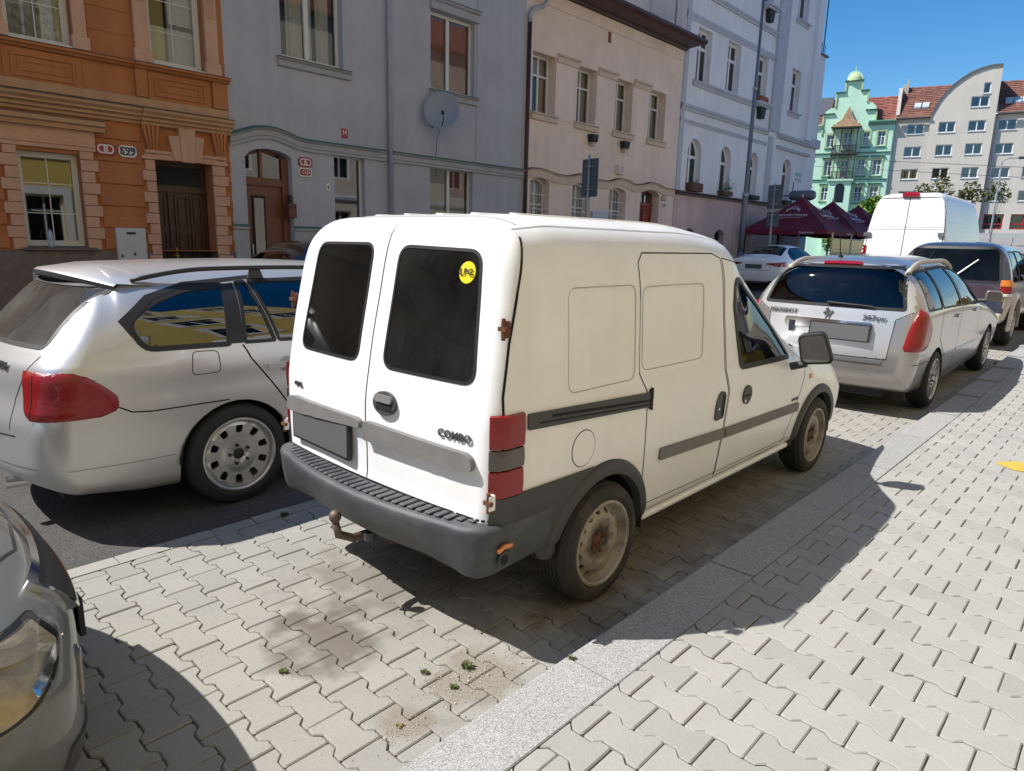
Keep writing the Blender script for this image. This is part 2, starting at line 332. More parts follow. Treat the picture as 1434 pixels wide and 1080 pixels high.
mat('white_wall', (.77, .765, .79), .93, streak=.15, bump=.25, bscale=40, var=.05, vscale=.7, grime=.2, gcol=(.60, .60, .63), gscale=.6)
mat('white_trim', (.46, .48, .54), .93, bump=.2, bscale=40, var=.1); mat('bright_wall', (.74, .73, .70), .93, bump=.2)
mat('pink_wall', (.60, .44, .41), .93, streak=.22, bump=.3, bscale=40, var=.08, vscale=1, grime=.3, gcol=(.27, .2, .19))
mat('mint_wall', (.50, .72, .54), .92, streak=.1, var=.06, vscale=.5); mat('mint_trim', (.40, .50, .27), .9, var=.12, vscale=1); mat('mint_ledge', (.13, .27, .20), .9)
mat('flats_wall', (.60, .54, .46), .92, streak=.1, var=.03, vscale=.3); mat('flats_grey', (.50, .46, .41), .92, var=.03); mat('dark_wood', (.035, .028, .026), .8); mat('shingle', (.24, .15, .085), .9, var=.3, vscale=3)
mat('slate', (.07, .072, .085), .8, var=.2); mat('chimney_render', (.45, .40, .36), .95)
mat('yellow_wall', (.66, .48, .13), .9, var=.05, vscale=.6); mat('yellow_frame', (.72, .72, .70), .7)
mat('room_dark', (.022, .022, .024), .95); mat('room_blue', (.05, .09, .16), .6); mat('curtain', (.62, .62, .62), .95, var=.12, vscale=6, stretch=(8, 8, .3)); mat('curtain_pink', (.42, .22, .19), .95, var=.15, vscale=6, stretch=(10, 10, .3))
mat('lace', (.48, .48, .48), .95, var=.5, vscale=9); mat('blind', (.50, .49, .46), .9)
mat('sign_red', (.30, .022, .025), .35); mat('sign_white', (.66, .62, .58), .4); mat('sign_blue_ink', (.03, .03, .09), .5); mat('sign_back', (.155, .18, .21), .5, metal=.4, var=.1)
mat('galv', (.36, .37, .38), .5, metal=.5, var=.12, vscale=6); mat('pole_grey', (.16, .18, .22), .55, metal=.3, var=.15, vscale=4)
mat('dish_grey', (.27, .29, .33), .5); mat('box_white', (.52, .51, .50), .5, var=.04); mat('board_blue', (.42, .47, .52), .6); mat('iron', (.02, .02, .02), .7)
mat('grille_white', (.62, .58, .54), .6); mat('brass', (.65, .45, .2), .3, metal=.8); mat('letter_box', (.14, .045, .03), .5)
mat('tent_maroon', (.145, .010, .028), .8, var=.06, vscale=2); mat('tent_print', (.50, .42, .45), .8)
mat('leaf', (.075, .14, .025), .7, island=.45, spec=.3); mat('leaf_bright', (.13, .21, .03), .7, island=.4, spec=.3); mat('leaf_olive', (.12, .13, .045), .7, island=.4, spec=.3); mat('bark', (.09, .07, .05), .95)
mat('planter_brown', (.12, .06, .04), .9); mat('terracotta', (.30, .09, .05), .9)
mat('bottle', (.30, .38, .45), .15, spec=.8); mat('cap_dark', (.05, .03, .04), .5); mat('fence_yellow', (.62, .50, .28), .6); mat('cement', (.48, .46, .43), .9, var=.06)
mat('red_frame', (.35, .02, .03), .6); mat('weed', (.085, .11, .03), .8, island=.4); mat('dry_weed', (.25, .20, .08), .9, island=.3); mat('pebble', (.45, .43, .38), .9, island=.4)
mat('yellow_mark', (.48, .34, .04), .85, grime=.4, gcol=(.42, .4, .35), gscale=20)
# ---------------------------------------------------------------- ground, road, pavement
for n_ in ('parking_paver', 'walk_paver', 'granite'):
    t = M(n_).node_tree; b = t.nodes['Principled BSDF']; src = b.inputs['Base Color'].links[0].from_socket
    at = t.nodes.new('ShaderNodeAttribute'); at.attribute_name = 'tone'; hs = t.nodes.new('ShaderNodeHueSaturation')
    t.links.new(src, hs.inputs['Color']); t.links.new(at.outputs['Fac'], hs.inputs['Value']); t.links.new(hs.outputs[0], b.inputs['Base Color'])
def tone(me, vals):
    a = me.attributes.new('tone', 'FLOAT', 'FACE'); a.data.foreach_set('value', vals)
def sheet(name, x0, x1, y0, y1, dz, m, step=1.0):
    nx = max(1, int((x1-x0)/step)); b = MB()
    b.grid(lambda u, v: (x0+(x1-x0)*u, y0+(y1-y0)*v, gz(x0+(x1-x0)*u)+dz), nx, 1)
    return tag(b.build(name, m), kind='structure')
sheet('ground', -150, 400, -200, 300, -.06, M('far_ground'), 4)
road = sheet('road', -30, 33, 2.10, 9.10, 0, M('asphalt'))
sheet('square', 33, 92, -60, 60, -.02, M('asphalt'), 8)
park = sheet('parking_bay', -8, 33, -.235, 2.10, -.012, M('joint_sand'))
walk = sheet('sidewalk', -8, 33, -5.9, -.48, .088, M('joint_sand'))
far_walk = sheet('far_sidewalk', -8, 33, 9.10, 11.5, .13, M('cement'))
fk = MB()
for i in range(38): fk.box(-6+i, -6+i+.99, 9.0, 9.15, gz(-5.5+i)-.1, gz(-5.5+i)+.13)
tag(fk.build('kerb', M('granite'), far_walk), kind='stuff')
LP, PP, WA, JT = .212, .1415, .0125, .0048
def outline(grow=0.):
    h = PP/2-JT/2+grow; q = LP/4; t = .013; e = LP/2-JT/2+grow; r = .006
    right = [(h+WA-r, -e), (h+WA, -e+r), (h+WA, -q-t), (h-WA, -q+t), (h-WA, q-t), (h+WA, q+t), (h+WA, e-r), (h+WA-r, e)]
    return right+[(-x, y) for x, y in reversed(right)]
O0 = outline(); O1 = outline(-.0045); NO = len(O0)
def paver_geo(cx=0, cy=0, z=0, tx=0., ty=0.):
    vs = [(cx+x, cy+y, z+x*tx+y*ty) for x, y in O1]+[(cx+x, cy+y, z-.0045+x*tx+y*ty) for x, y in O0]+[(cx+x, cy+y, z-.03) for x, y in O0]
    fs = [tuple(range(NO))]+[(i, i+NO, (i+1) % NO+NO, (i+1) % NO) for i in range(NO)]+[(i+NO, i+2*NO, (i+1) % NO+2*NO, (i+1) % NO+NO) for i in range(NO)]
    return vs, fs
def lay(parent, x0, x1, y0, y1, dz, m, seed, name='paver', nobj=300, y_off=0.):
    rnd = random.Random(seed); C0 = Vector((-2.5, -1.68)); spots = []
    nx = int((x1-x0)/PP); ny = int((y1-y0)/LP)+2
    for i in range(nx):
        for j in range(-2, ny):
            cx = x0+(i+.5)*PP; cy = y0+(j+.5*(i % 2))*LP+y_off
            a = max(cy-LP/2, y0); b = min(cy+LP/2, y1)
            if b-a < .03: continue
            spots.append((cx, cy, a > cy-LP/2+1e-4, b < cy+LP/2-1e-4))
    def vis(s):
        dx, dy = s[0]+2.5, s[1]+1.68; f = dx*.73+dy*.68; rt = dx*.685-dy*.728
        return f > .9 and abs(rt) < f*.80+.1
    full = [s for s in spots if not (s[2] or s[3]) and vis(s)]
    full.sort(key=lambda s: (Vector((s[0], s[1]))-C0).length); sel = set(full[:nobj]); variants = []
    for k in range(14):
        vs, fs = paver_geo(0, 0, 0); me = bpy.data.meshes.new('paver'); me.from_pydata(vs, [], fs); me.materials.append(m); tone(me, [rnd.uniform(.935, 1.05)]*len(fs)); variants.append(me)
    V = []; F = []; T = []
    for s in spots:
        z = gz(s[0])+dz+rnd.uniform(-.0022, .0022); tx, ty = rnd.gauss(0, .005), rnd.gauss(0, .005); jx, jy = rnd.gauss(0, .0008), rnd.gauss(0, .0008)
        if s in sel:
            o = bpy.data.objects.new(name, variants[rnd.randrange(14)]); o.location = (s[0]+jx, s[1]+jy, z); o.rotation_euler = (ty, -tx, rnd.gauss(0, .006)+(math.pi if rnd.random() < .5 else 0)); link(o, parent)
        else:
            vs, fs = paver_geo(s[0]+jx, s[1]+jy, z, tx, ty)
            if s[2] or s[3]: vs = [(x, min(max(y, y0+.003), y1-.003), zz) for x, y, zz in vs]
            o = len(V); V += vs; F += [tuple(i+o for i in f) for f in fs]; T += [rnd.uniform(.935, 1.05)]*len(fs)
    st = mesh(name, V, F, m, parent); tone(st.data, T); tag(st, kind='stuff')
lay(park, -3.4-1.442+.0, 17.5, -.235, 1.985, 0, M('parking_paver'), 3, y_off=.118+.235-LP)
lay(walk, -3.4-.46, 17.5, -2.9, -.48, .10, M('walk_paver'), 5, y_off=.02)
# row of edging stones against the asphalt
rnd = random.Random(9); x = -4.
ed = []
while x < 16:
    b = MB(); l = .25; b.box(x+.003, x+l-.003, 1.99, 2.095, gz(x)-.05, gz(x)+rnd.uniform(-.003, .004)); o = b.build('edging_stone', M('parking_paver'), park)
    tone(o.data, [rnd.uniform(.9, 1.08)]*6); x += l
# granite kerb stones
x = -4.115
while x < 32:
    b = MB(); z = gz(x+.5)+.10+rnd.uniform(-.002, .002); y0, y1 = -.476, -.236; L_ = 1.172; r = .012
    prof = [(y0, z-.2), (y0, z-.004), (y0+.004, z), (y1-r, z), (y1-r*.3, z-r*.3), (y1, z-r), (y1, z-.2)]
    b.prism(prof, x+.004, x+L_-.004, 0); o = b.build('kerb_stone', M('granite')); tone(o.data, [rnd.uniform(.95, 1.05)]*len(o.data.polygons))
    o.parent = walk; x += L_
# yellow survey mark sprayed on the sidewalk
b = MB(); b.prism([(3.75+.13*math.cos(a)*(1+.12*math.sin(5*a)), -1.19+.17*math.sin(a)*(1+.10*math.cos(3*a))) for a in [i*math.pi/12 for i in range(24)]], .1015, .1055, 2)
tag(b.build('paint_mark', M('yellow_mark')), 'yellow paint blotch sprayed on the sunlit sidewalk pavers', 'paint mark')
# weeds and grit in the joints
def tuft(x, y, z, n, h, label, mname='weed', group=None):
    h *= .72; b = MB(); r_ = random.Random(int((x*31+y*17)*1000))
    for i in range(n):
        a = r_.uniform(0, 6.28); l = r_.uniform(.4, 1)*h; rr = r_.uniform(0, h*.7); px, py = x+rr*math.cos(a+1), y+rr*math.sin(a+1); wd = .0022+.05*l*.06
        d = Vector((math.cos(a)*.6, math.sin(a)*.6, .9)).normalized()*l; sx, sy = -math.sin(a)*wd, math.cos(a)*wd
        b.add([(px-sx, py-sy, z), (px+sx, py+sy, z), (px+d.x*.6+sx*1.6, py+d.y*.6+sy*1.6, z+d.z*.7), (px+d.x, py+d.y, z+d.z*.75), (px+d.x*.6-sx*1.6, py+d.y*.6-sy*1.6, z+d.z*.7)], [(0, 1, 2, 4), (4, 2, 3)])
    o = b.build('weed', M(mname), fix=False); tag(o, label, 'weed')
tuft(-1.357, .566, 0, 60, .032, 'small green weed in a paver joint left of the oil stain')
tuft(-.966, .178, 0, 45, .028, 'small weed alone in a joint midway between stain and kerb')
tuft(-.82, .085, 0, 110, .042, 'largest weed tuft beside the bare dirt patch near the kerb')
tuft(-.945, .03, 0, 60, .026, 'straggly weed at the lower edge of the bare dirt patch')
tuft(-1.222, .005, 0, 40, .022, 'dry yellowish weed near the bottom of the parking bay', 'dry_weed')
tuft(-.594, -.262, .098, 40, .026, 'tiny weed growing in the granite kerb joint')
tuft(-.576, 1.99, 0, 70, .045, 'weed at the asphalt edge under the silver wagon shadow')
tuft(9.55, -.2, gz(9.5), 110, .10, 'leafy weed by the kerb behind the parked suv wheel', 'leaf')
b = MB(); r_ = random.Random(4)
for i in range(1300):
    if i < 500: x, y = -.86+r_.gauss(0, .13), .03+r_.gauss(0, .09)
    elif i < 640: x, y = -1.22+r_.gauss(0, .06), -.02+r_.gauss(0, .04)
    else: x, y = r_.uniform(-1.6, 3), r_.uniform(-.2, 1.98)
    if y < -.23: continue
    s = r_.uniform(.0008, .0026)*(2.0 if r_.random() < .04 else 1); z = .0035
    b.add([(x-s, y-s*.6, z), (x+s, y-s, z), (x+s*.7, y+s, z), (x-s*.8, y+s*.7, z), (x, y, z+s)], [(0, 1, 4), (1, 2, 4), (2, 3, 4), (3, 0, 4)])
tag(b.build('grit', M('pebble'), fix=False), 'loose grit and crumbs scattered over the parking bay pavers', 'grit', kind='stuff')
# ---------------------------------------------------------------- houses
def rect(s0, s1, z0, z1): return [(s0, z0), (s1, z0), (s1, z1), (s0, z1)]
def arch(s0, s1, z0, zs, z1, n=12):        # opening whose top is a (segmental or round) arch from spring zs to crown z1
    c = (s0+s1)/2; h = (s1-s0)/2; out = [(s0, z0), (s1, z0), (s1, zs)]
    rr = (h*h+(z1-zs)**2)/(2*max(z1-zs, 1e-3)); zc = z1-rr; a0 = math.asin(min(1, h/rr)); a0 = a0 if z1-zs <= h+1e-6 else math.pi-a0
    return out+[(c+rr*math.sin(a0-2*a0*i/n), zc+rr*math.cos(a0-2*a0*i/n)) for i in range(1, n)]+[(s0, zs)]
def wall(root, name, outer, holes, m, depth=.30, d0=0.):
    v, f = cdt(outer, holes); b = MB(); b.add([(a, d0, z) for a, z in v], f)
    for h in list(holes)+[outer]:
        n = len(h); b.add([(a, d0, z) for a, z in h]+[(a, d0+depth, z) for a, z in h], [(i, (i+1) % n, (i+1) % n+n, i+n) for i in range(n)])
    return b.build(name, m, root, fix=False)
def ledge(root, name, s0, s1, prof, m, parent=None):     # horizontal moulding, prof = (out, z) with out positive towards the street
    b = MB(); b.prism([(-o, z) for o, z in prof], s0, s1, 0); return b.build(name, m, parent or root)
def blk(root, name, s0, s1, o, z0, z1, m, back=.02): b = MB(); b.box(s0, s1, -o, back, z0, z1); return b.build(name, m, root)
def window(root, poly, d=.18, fw=.06, mull=(), trans=(), fm='white_frame', gm='house_glass', curt=None, room='room_dark', sash=.05, cs=None, dr=.24):
    xs = [p[0] for p in poly]; zs = [p[1] for p in poly]; s0, s1, z0, z1 = min(xs), max(xs), min(zs), max(zs); c = ((s0+s1)/2, (z0+z1)/2)
    inner = [(p[0]+fw*(1 if p[0] < c[0]-1e-6 else -1)*(1 if abs(p[0]-c[0]) > (s1-s0)*.3 else .3), p[1]+fw*(1 if p[1] < c[1] else -1)) for p in poly]
    v, f = cdt(poly, [inner]); b = MB(); b.add([(a, d, z) for a, z in v], f); n = len(inner)
    b.add([(a, d, z) for a, z in inner]+[(a, d+.05, z) for a, z in inner], [(i, (i+1) % n, (i+1) % n+n, i+n) for i in range(n)])
    for k, mx in enumerate(mull): b.box(mx-sash/2, mx+sash/2, d-.012, d+.04, z0+fw, z1-fw*1.0)
    for k, mz in enumerate(trans): b.box(s0+fw, s1-fw, d-.006, d+.043, mz-sash/2, mz+sash/2)
    w_ = b.build('window', M(fm), root, fix=False)
    g = MB(); v, f = cdt(poly); g.add([(a, d+.03, z) for a, z in v], f); g.build('pane', M(gm), w_, fix=False)
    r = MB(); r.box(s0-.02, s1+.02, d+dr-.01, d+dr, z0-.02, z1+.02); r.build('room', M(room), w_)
    if curt:
        k = MB(); segs = curt if isinstance(curt, list) else [(s0, s1, z0, z1, curt)]
        for (a, b_, c0, c1, mm) in segs:
            k = MB(); nn = 22
            k.grid(lambda u, v_: (a+(b_-a)*u, d+.10+.018*math.sin(u*(b_-a)*48+v_*1.1)+.01*math.sin(u*19), c0+(c1-c0)*v_), nn, 5); k.build('curtain', M(mm), w_, True, fix=False)
    return w_
def shell(root, s0, s1, z1, m, depth=9., d0=.45, name='side_wall', z0=0.):
    b = MB(); b.box(s0, s1, d0, depth, z0, z1); return b.build(name, M(m), root)
def roof(root, s0, s1, z0, z1, depth, m, over=.35, name='roof', tiles=None):
    b = MB(); P = [(-over, z0), (depth*.5, z1), (depth+over, z0), (depth+over, z0-.12), (depth*.5, z1-.14), (-over, z0-.12)]; b.prism(P, s0, s1, 0); return b.build(name, M(m), root)
D = 11.5; G = .14
def number_plate(x, z, w_, h, txt, colm, inkm, label, y=D, sz=None, cut=.045, group=None):
    r = empty('house_number_plate', (x, y-.022, z), 0, label, 'house number', group)
    P = [(-w_/2+cut, -h/2), (w_/2-cut, -h/2), (w_/2, -h/2+cut), (w_/2, h/2-cut), (w_/2-cut, h/2), (-w_/2+cut, h/2), (-w_/2, h/2-cut), (-w_/2, -h/2+cut)]
    b = MB(); b.prism(P, -.006, .02); b.build('plate', M(colm), r)
    Q = [(a*(1-.028/w_*2), c*(1-.028/h*2)) for a, c in P]; Q2 = [(a*(1-.05/w_*2), c*(1-.05/h*2)) for a, c in P]
    v, f = cdt(Q, [Q2]); b = MB(); b.add([(a, -.0075, c) for a, c in v], f); b.build('border', M(inkm), r, fix=False)
    textobj(txt, sz or h*.72, M(inkm), r, frame_m((0, -.009, 0), (1, 0, 0), (0, 0, 1)), .001, 'lettering', .004)
    return r
# ======== orange house, number 8
R = empty('orange_house', (0, D, 0), 0, 'ornate orange plastered house with pale salmon window surrounds, number 8', 'house')
OW = [rect(.24, 1.10, 1.41, 2.90), rect(2.26, 3.27, G, 2.94), rect(.27, 1.18, 4.44, 6.25), rect(2.33, 3.27, 4.50, 6.25), rect(-2.2, -1.34, 1.41, 2.90), rect(-2.1, -1.2, 4.44, 6.25)]
wall(R, 'wall', rect(-3.6, 3.63, 1.36, 8.5), [OW[0], [(2.26, 1.37), (3.27, 1.37), (3.27, 2.94), (2.26, 2.94)]]+OW[2:], M('orange_wall'))
wall(R, 'plinth', [(-3.6, 0), (2.26, 0), (2.26, 1.358), (-3.6, 1.358)], [], M('brown_render'), d0=-.035, depth=.3); wall(R, 'plinth', rect(3.27, 3.63, 0, 1.358), [], M('brown_render'), d0=-.035)
shell(R, -3.6, 3.63, 12, 'orange_wall'); wall(R, 'upper_wall', rect(-3.6, 3.63, 8.5, 12), [], M('orange_wall')); roof(R, -3.7, 3.7, 12.1, 15, 9, 'tile_red')
# rusticated courses of the ground floor (raised blocks and recessed strips)
pitch = .364
k = 0; z = 1.375
while z < 3.30:
    for (a, b_) in ((-3.6, -2.42), (-1.12, .02), (1.36, 2.06), (3.58, 3.632)):
        if z > 1.36:
            o = blk(R, 'course', a, b_, .030, z+.01, min(z+.20, 3.42), M('orange_wall')); bevel(o, .012, 1)
    z += pitch
for (z0) in (4.87, 5.23, 5.59, 5.95): blk(R, 'course', 1.40, 2.06, .012, z0+.015, z0+.345, M('orange_wall')); 
blk(R, 'course', 1.40, 2.06, .012, 4.515, 4.865, M('orange_wall'))
def surround(s0, s1, z0, z1, inner, zs0=1.37, wide=.06):
    z = zs0; k = 0
    while z < z1-.05:
        e = wide if k % 2 else 0.0; t = min(z+pitch/2, z1); o = .05+(.012 if k % 2 else 0)
        for sgn, a, b_ in ((-1, s0, inner[0]), (1, inner[1], s1)):
            o_ = blk(R, 'surround_block', a+(.06-e if sgn < 0 else 0), b_-(.06-e if sgn > 0 else 0), o, z+.004, t-.004, M('orange_pale')); bevel(o_, .008, 1)
        z = t; k += 1
surround(.0, 1.36, 1.37, 2.96, (.24, 1.10)); surround(2.04, 3.56, .2, 3.0, (2.26, 3.27), .2); surround(-2.44, -1.10, 1.37, 2.96, (-2.2, -1.34))
for dx in (0, -2.44):
    ledge(R, 'window_head', .03+dx, 1.34+dx, [(0, 2.962), (.055, 2.962), (.055, 3.02), (.075, 3.03), (.075, 3.06), (.05, 3.07), (.05, 3.24), (.08, 3.27), (0, 3.27)], M('orange_pale'))
    ledge(R, 'window_cornice', -.02+dx, 1.48+dx, [(0, 3.272), (.14, 3.275), (.15, 3.34), (.20, 3.36), (.20, 3.43), (0, 3.45)], M('orange_ledge'))
    ledge(R, 'zinc_cap', -.03+dx, 1.49+dx, [(0, 3.452), (.21, 3.432), (.21, 3.441), (0, 3.475)], M('zinc'))
ledge(R, 'door_head', 2.10, 3.53, [(0, 2.945), (.06, 2.945), (.06, 3.03), (.085, 3.045), (.085, 3.09), (0, 3.10)], M('orange_pale'))
for P_ in ([(2.50, 3.36), (2.58, 2.945), (2.72, 2.945), (2.70, 3.38)], [(2.68, 3.50), (2.705, 2.93), (2.935, 2.93), (2.965, 3.50)], [(2.945, 3.40), (2.93, 2.945), (3.05, 2.945), (3.13, 3.38)]):
    b = MB(); b.prism(P_, -.10 if P_[0][0] != 2.68 else -.13, .0); bevel(b.build('keystone', M('orange_pale'), R), .008, 1)
for cx in (2.225, 3.425, -.3):
    for q_ in range(4):
        t0 = -.15+.075*q_; b = MB(); b.prism([(cx+t0, 3.50), (cx+t0*.55, 3.12), (cx+(t0+.06)*.55, 3.12), (cx+t0+.06, 3.50)], -.10, 0); bevel(b.build('console', M('orange_wall'), R), .006, 1)
    blk(R, 'console_foot', cx-.09, cx+.09, .08, 3.06, 3.125, M('orange_wall')); blk(R, 'console_foot', cx-.05, cx+.05, .06, 3.02, 3.058, M('orange_wall'))
MID = [(0, 3.50), (.05, 3.50), (.06, 3.545), (.11, 3.56), (.11, 3.60), (.17, 3.63), (.17, 3.66), (.22, 3.70), (.22, 3.745), (0, 3.78)]
ledge(R, 'cornice', -3.6, 2.07, MID, M('orange_ledge')); ledge(R, 'cornice', 2.072, 3.64, [(o+.05 if o else 0, z) for o, z in MID], M('orange_ledge'))
ledge(R, 'zinc_cap', -3.6, 2.068, [(0, 3.782), (.235, 3.748), (.235, 3.757), (0, 3.80)], M('zinc')); ledge(R, 'zinc_cap', 2.07, 3.66, [(0, 3.782), (.285, 3.748), (.285, 3.757), (0, 3.80)], M('zinc'))
ledge(R, 'string_course', -3.6, 3.64, [(0, 3.802), (.05, 3.802), (.05, 3.93), (.02, 3.95), (0, 3.95)], M('orange_ledge'))
def panel(s0, s1, z0, z1):
    w_ = blk(R, 'panel_field', s0-.10, s1+.10, .035, z0-.06, z1+.08, M('orange_wall'))
    def fr(i, o): 
        v, f = cdt(rect(s0+i, s1-i, z0+i, z1-i), [rect(s0+i+.03, s1-i-.03, z0+i+.03, z1-i-.03)]); b = MB(); b.add([(a, -o, z) for a, z in v], f)
        for r_, sg in ((rect(s0+i, s1-i, z0+i, z1-i), 1), (rect(s0+i+.03, s1-i-.03, z0+i+.03, z1-i-.03), 1)): b.add([(a, -o, z) for a, z in r_]+[(a, -.03, z) for a, z in r_], [(k, (k+1) % 4, (k+1) % 4+4, k+4) for k in range(4)])
        b.build('panel_moulding', M('orange_wall'), R, fix=False)
    fr(0, .06); fr(.085, .05)
panel(.30, 1.15, 3.98, 4.31); panel(2.36, 3.22, 4.00, 4.32); panel(-2.1, -1.2, 3.98, 4.31)
blk(R, 'pier', 2.05, 2.24, .06, 3.952, 4.40, M('orange_wall')); blk(R, 'pier', 3.36, 3.634, .06, 3.952, 4.40, M('orange_wall'))
SILL = [(0, 4.402), (.06, 4.402), (.09, 4.44), (.13, 4.45), (.13, 4.49), (0, 4.50)]
ledge(R, 'sill_course', -3.6, 2.04, SILL, M('orange_wall')); ledge(R, 'sill_course', 2.042, 3.66, [(o+.04 if o else 0, z) for o, z in SILL], M('orange_wall'))
ledge(R, 'zinc_cap', -3.6, 2.04, [(0, 4.502), (.145, 4.492), (.145, 4.50), (0, 4.515)], M('zinc')); ledge(R, 'zinc_cap', 2.042, 3.67, [(0, 4.502), (.185, 4.492), (.185, 4.50), (0, 4.515)], M('zinc'))
def pilaster(a, b_):
    blk(R, 'pilaster', a, b_, .08, 4.72, 7.2, M('orange_pale')); b = MB()
    b.prism([(-.08, 4.718), (-.10, 4.68), (-.11, 4.517), (0, 4.517), (0, 4.718)], a-.03, b_+.03, 0); b.build('pilaster_foot', M('orange_pale'), R)
    for i in range(4):
        t = a+.03+(b_-a-.06)*(i+.5)/4; blk(R, 'flute', t-.012, t+.012, .092, 5.45, 7.1, M('orange_pale'))
for a, b_ in ((1.18, 1.37), (.05, .27), (2.09, 2.32), (3.28, 3.50), (-2.35, -2.12), (-1.18, -1.0)): pilaster(a, b_)
def bars(w_, s0, s1, zs, d=.16, cx=None, m='white_frame', z0=0, z1=0):
    b = MB(); cx = cx or (s0+s1)/2; b.box(cx-.006, cx+.006, d+.02, d+.028, z0, z1)
    for z in zs: b.box(s0, s1, d+.02, d+.028, z-.006, z+.006)
    b.build('glazing_bar', M(m), w_)
for dx, lab in ((0, 1), (-2.44, 0)):
    w_ = window(R, rect(.24+dx, 1.10+dx, 1.43, 2.90), d=.16, fw=.085, fm='window_paint', gm='reflective_glass', curt=[(.24+dx, 1.1+dx, 1.43, 2.9, 'blind')] if 0 else None); bars(w_, .32+dx, 1.02+dx, (1.95, 2.42), z0=1.5, z1=2.83)
w_ = window(R, rect(.27, 1.18, 4.52, 6.25), d=.16, fw=.10, fm='window_paint', gm='house_glass', curt='lace'); bars(w_, .36, 1.09, (5.12, 5.7), z0=4.6, z1=6.2)
w_ = window(R, rect(2.33, 3.27, 4.54, 6.25), d=.16, fw=.10, fm='window_paint', gm='house_glass', curt=[(2.33, 3.27, 4.54, 5.22, 'curtain'), (2.78, 3.27, 5.3, 6.25, 'curtain')]); bars(w_, 2.42, 3.17, (5.12, 5.62), z0=4.62, z1=6.2)
window(R, rect(-2.1, -1.2, 4.52, 6.25), d=.16, fw=.10, fm='window_paint', curt='lace')
for a, b_, z in ((.27, 1.18, 4.517), (2.33, 3.27, 4.517), (-2.1, -1.2, 4.517)): blk(R, 'window_sill', a, b_, .06, z, z+.03, M('window_paint'), .16)
for dx in (0, -2.44): ledge(R, 'window_sill', .17+dx, 1.22+dx, [(-.16, 1.41), (-.16, 1.43), (.11, 1.40), (.11, 1.365), (0, 1.365)], M('zinc'))
# double door with carved panels
dr_ = MB(); dr_.box(2.262, 3.268, .30, .36, G, 2.938); door = dr_.build('door', M('dark_door'), R)
def dpan(s0, s1, z0, z1, m='dark_door', d=.30, par=None):
    b = MB(); v, f = cdt(rect(s0, s1, z0, z1), [rect(s0+.03, s1-.03, z0+.03, z1-.03)]); b.add([(a, d-.03, z) for a, z in v], f)
    for r_ in (rect(s0, s1, z0, z1), rect(s0+.03, s1-.03, z0+.03, z1-.03)): b.add([(a, d-.03, z) for a, z in r_]+[(a, d, z) for a, z in r_], [(k, (k+1) % 4, (k+1) % 4+4, k+4) for k in range(4)])
    b.box(s0+.06, s1-.06, d-.018, d, z0+.06, z1-.06); b.build('door_panel', M(m), par or door, fix=False)
for (a, b_) in ((2.31, 2.50), (2.66, 2.90), (2.94, 3.16)):
    for (c0, c1) in ((.25, .95), (1.02, 1.72), (1.78, 2.36)): dpan(a, b_, c0, c1)
b = MB(); b.box(2.262, 3.268, .25, .30, 2.42, 2.48); b.box(2.545, 2.60, .262, .30, G, 2.42); b.build('door_post', M('dark_door'), door); b = MB(); b.box(2.34, 3.2, .285, .30, 2.54, 2.88); b.build('transom_light', M('lamp_glass') if 0 else M('room_dark'), door)
b = MB(); b.box(2.635, 2.675, .285, .30, 1.10, 1.42); b.box(2.60, 2.68, .25, .265, 1.26, 1.285); b.tube([(2.655, .29, 1.27), (2.655, .255, 1.27)], .012); b.build('door_handle', M('brass'), door)
b = MB(); b.box(2.285, 2.37, .255, .27, 1.62, 1.95); b.build('bell_panel', M('brass'), door)
number_plate(1.49, 3.03, .30, .20, '8', 'sign_red', 'sign_white', 'red enamel plate with white number 8 on the orange house', y=D-.035)
number_plate(1.825, 3.025, .28, .19, '599', 'sign_white', 'sign_blue_ink', 'pale enamel plate reading 599 beside the red plate 8', y=D-.035, sz=.17)
t = empty('meter_cabinet', (1.755, D, 1.0), 0, 'white metal meter cabinet on the orange wall left of the dark door', 'utility box')
b = MB(); b.box(-.235, .235, -.10, 0, 0, .75); bevel(b.build('cabinet', M('box_white'), t), .008); b = MB(); b.box(-.08, .07, -.104, -.099, .64, .68); b.build('slot', M('iron'), t); b = MB(); b.box(.01, .05, -.105, -.099, .28, .33); b.box(-.19, -.16, -.105, -.099, .25, .30); b.build('lock', M('iron'), t)
b = MB(); b.box(-.215, .215, -.103, -.0995, .04, .71); b.build('cabinet_door', M('box_white'), t)
t = empty('vent_grille', (.37, D-.036, .92), 0, 'small white slatted vent grille in the brown plinth', 'vent')
b = MB(); v, f = cdt(rect(-.11, .11, -.10, .10), [rect(-.09, .09, -.08, .08)]); b.add([(a, -.012, z) for a, z in v], f); b.build('grille_frame', M('box_white'), t, fix=False)
for i in range(6): b = MB(); b.prism([(-.012, -.075+i*.026), (0, -.06+i*.026), (0, -.057+i*.026), (-.012, -.070+i*.026)], -.09, .09, 0); b.build('slat', M('box_white'), t)
t = empty('water_bottle', (.565, D-.03, 1.409), 0, 'clear plastic water bottle standing on the ground floor window sill', 'bottle')
b = MB(); b.lathe([(0, 0), (.038, 0), (.042, .01), (.042, .09), (.038, .10), (.042, .11), (.042, .19), (.03, .24), (.014, .265), (.014, .28)], 16, ax=2); b.build('bottle_body', M('bottle'), t, True); b = MB(); b.lathe([(.017, .278), (.017, .305), (0, .306)], 12, ax=2); b.build('bottle_cap', M('cap_dark'), t, True)
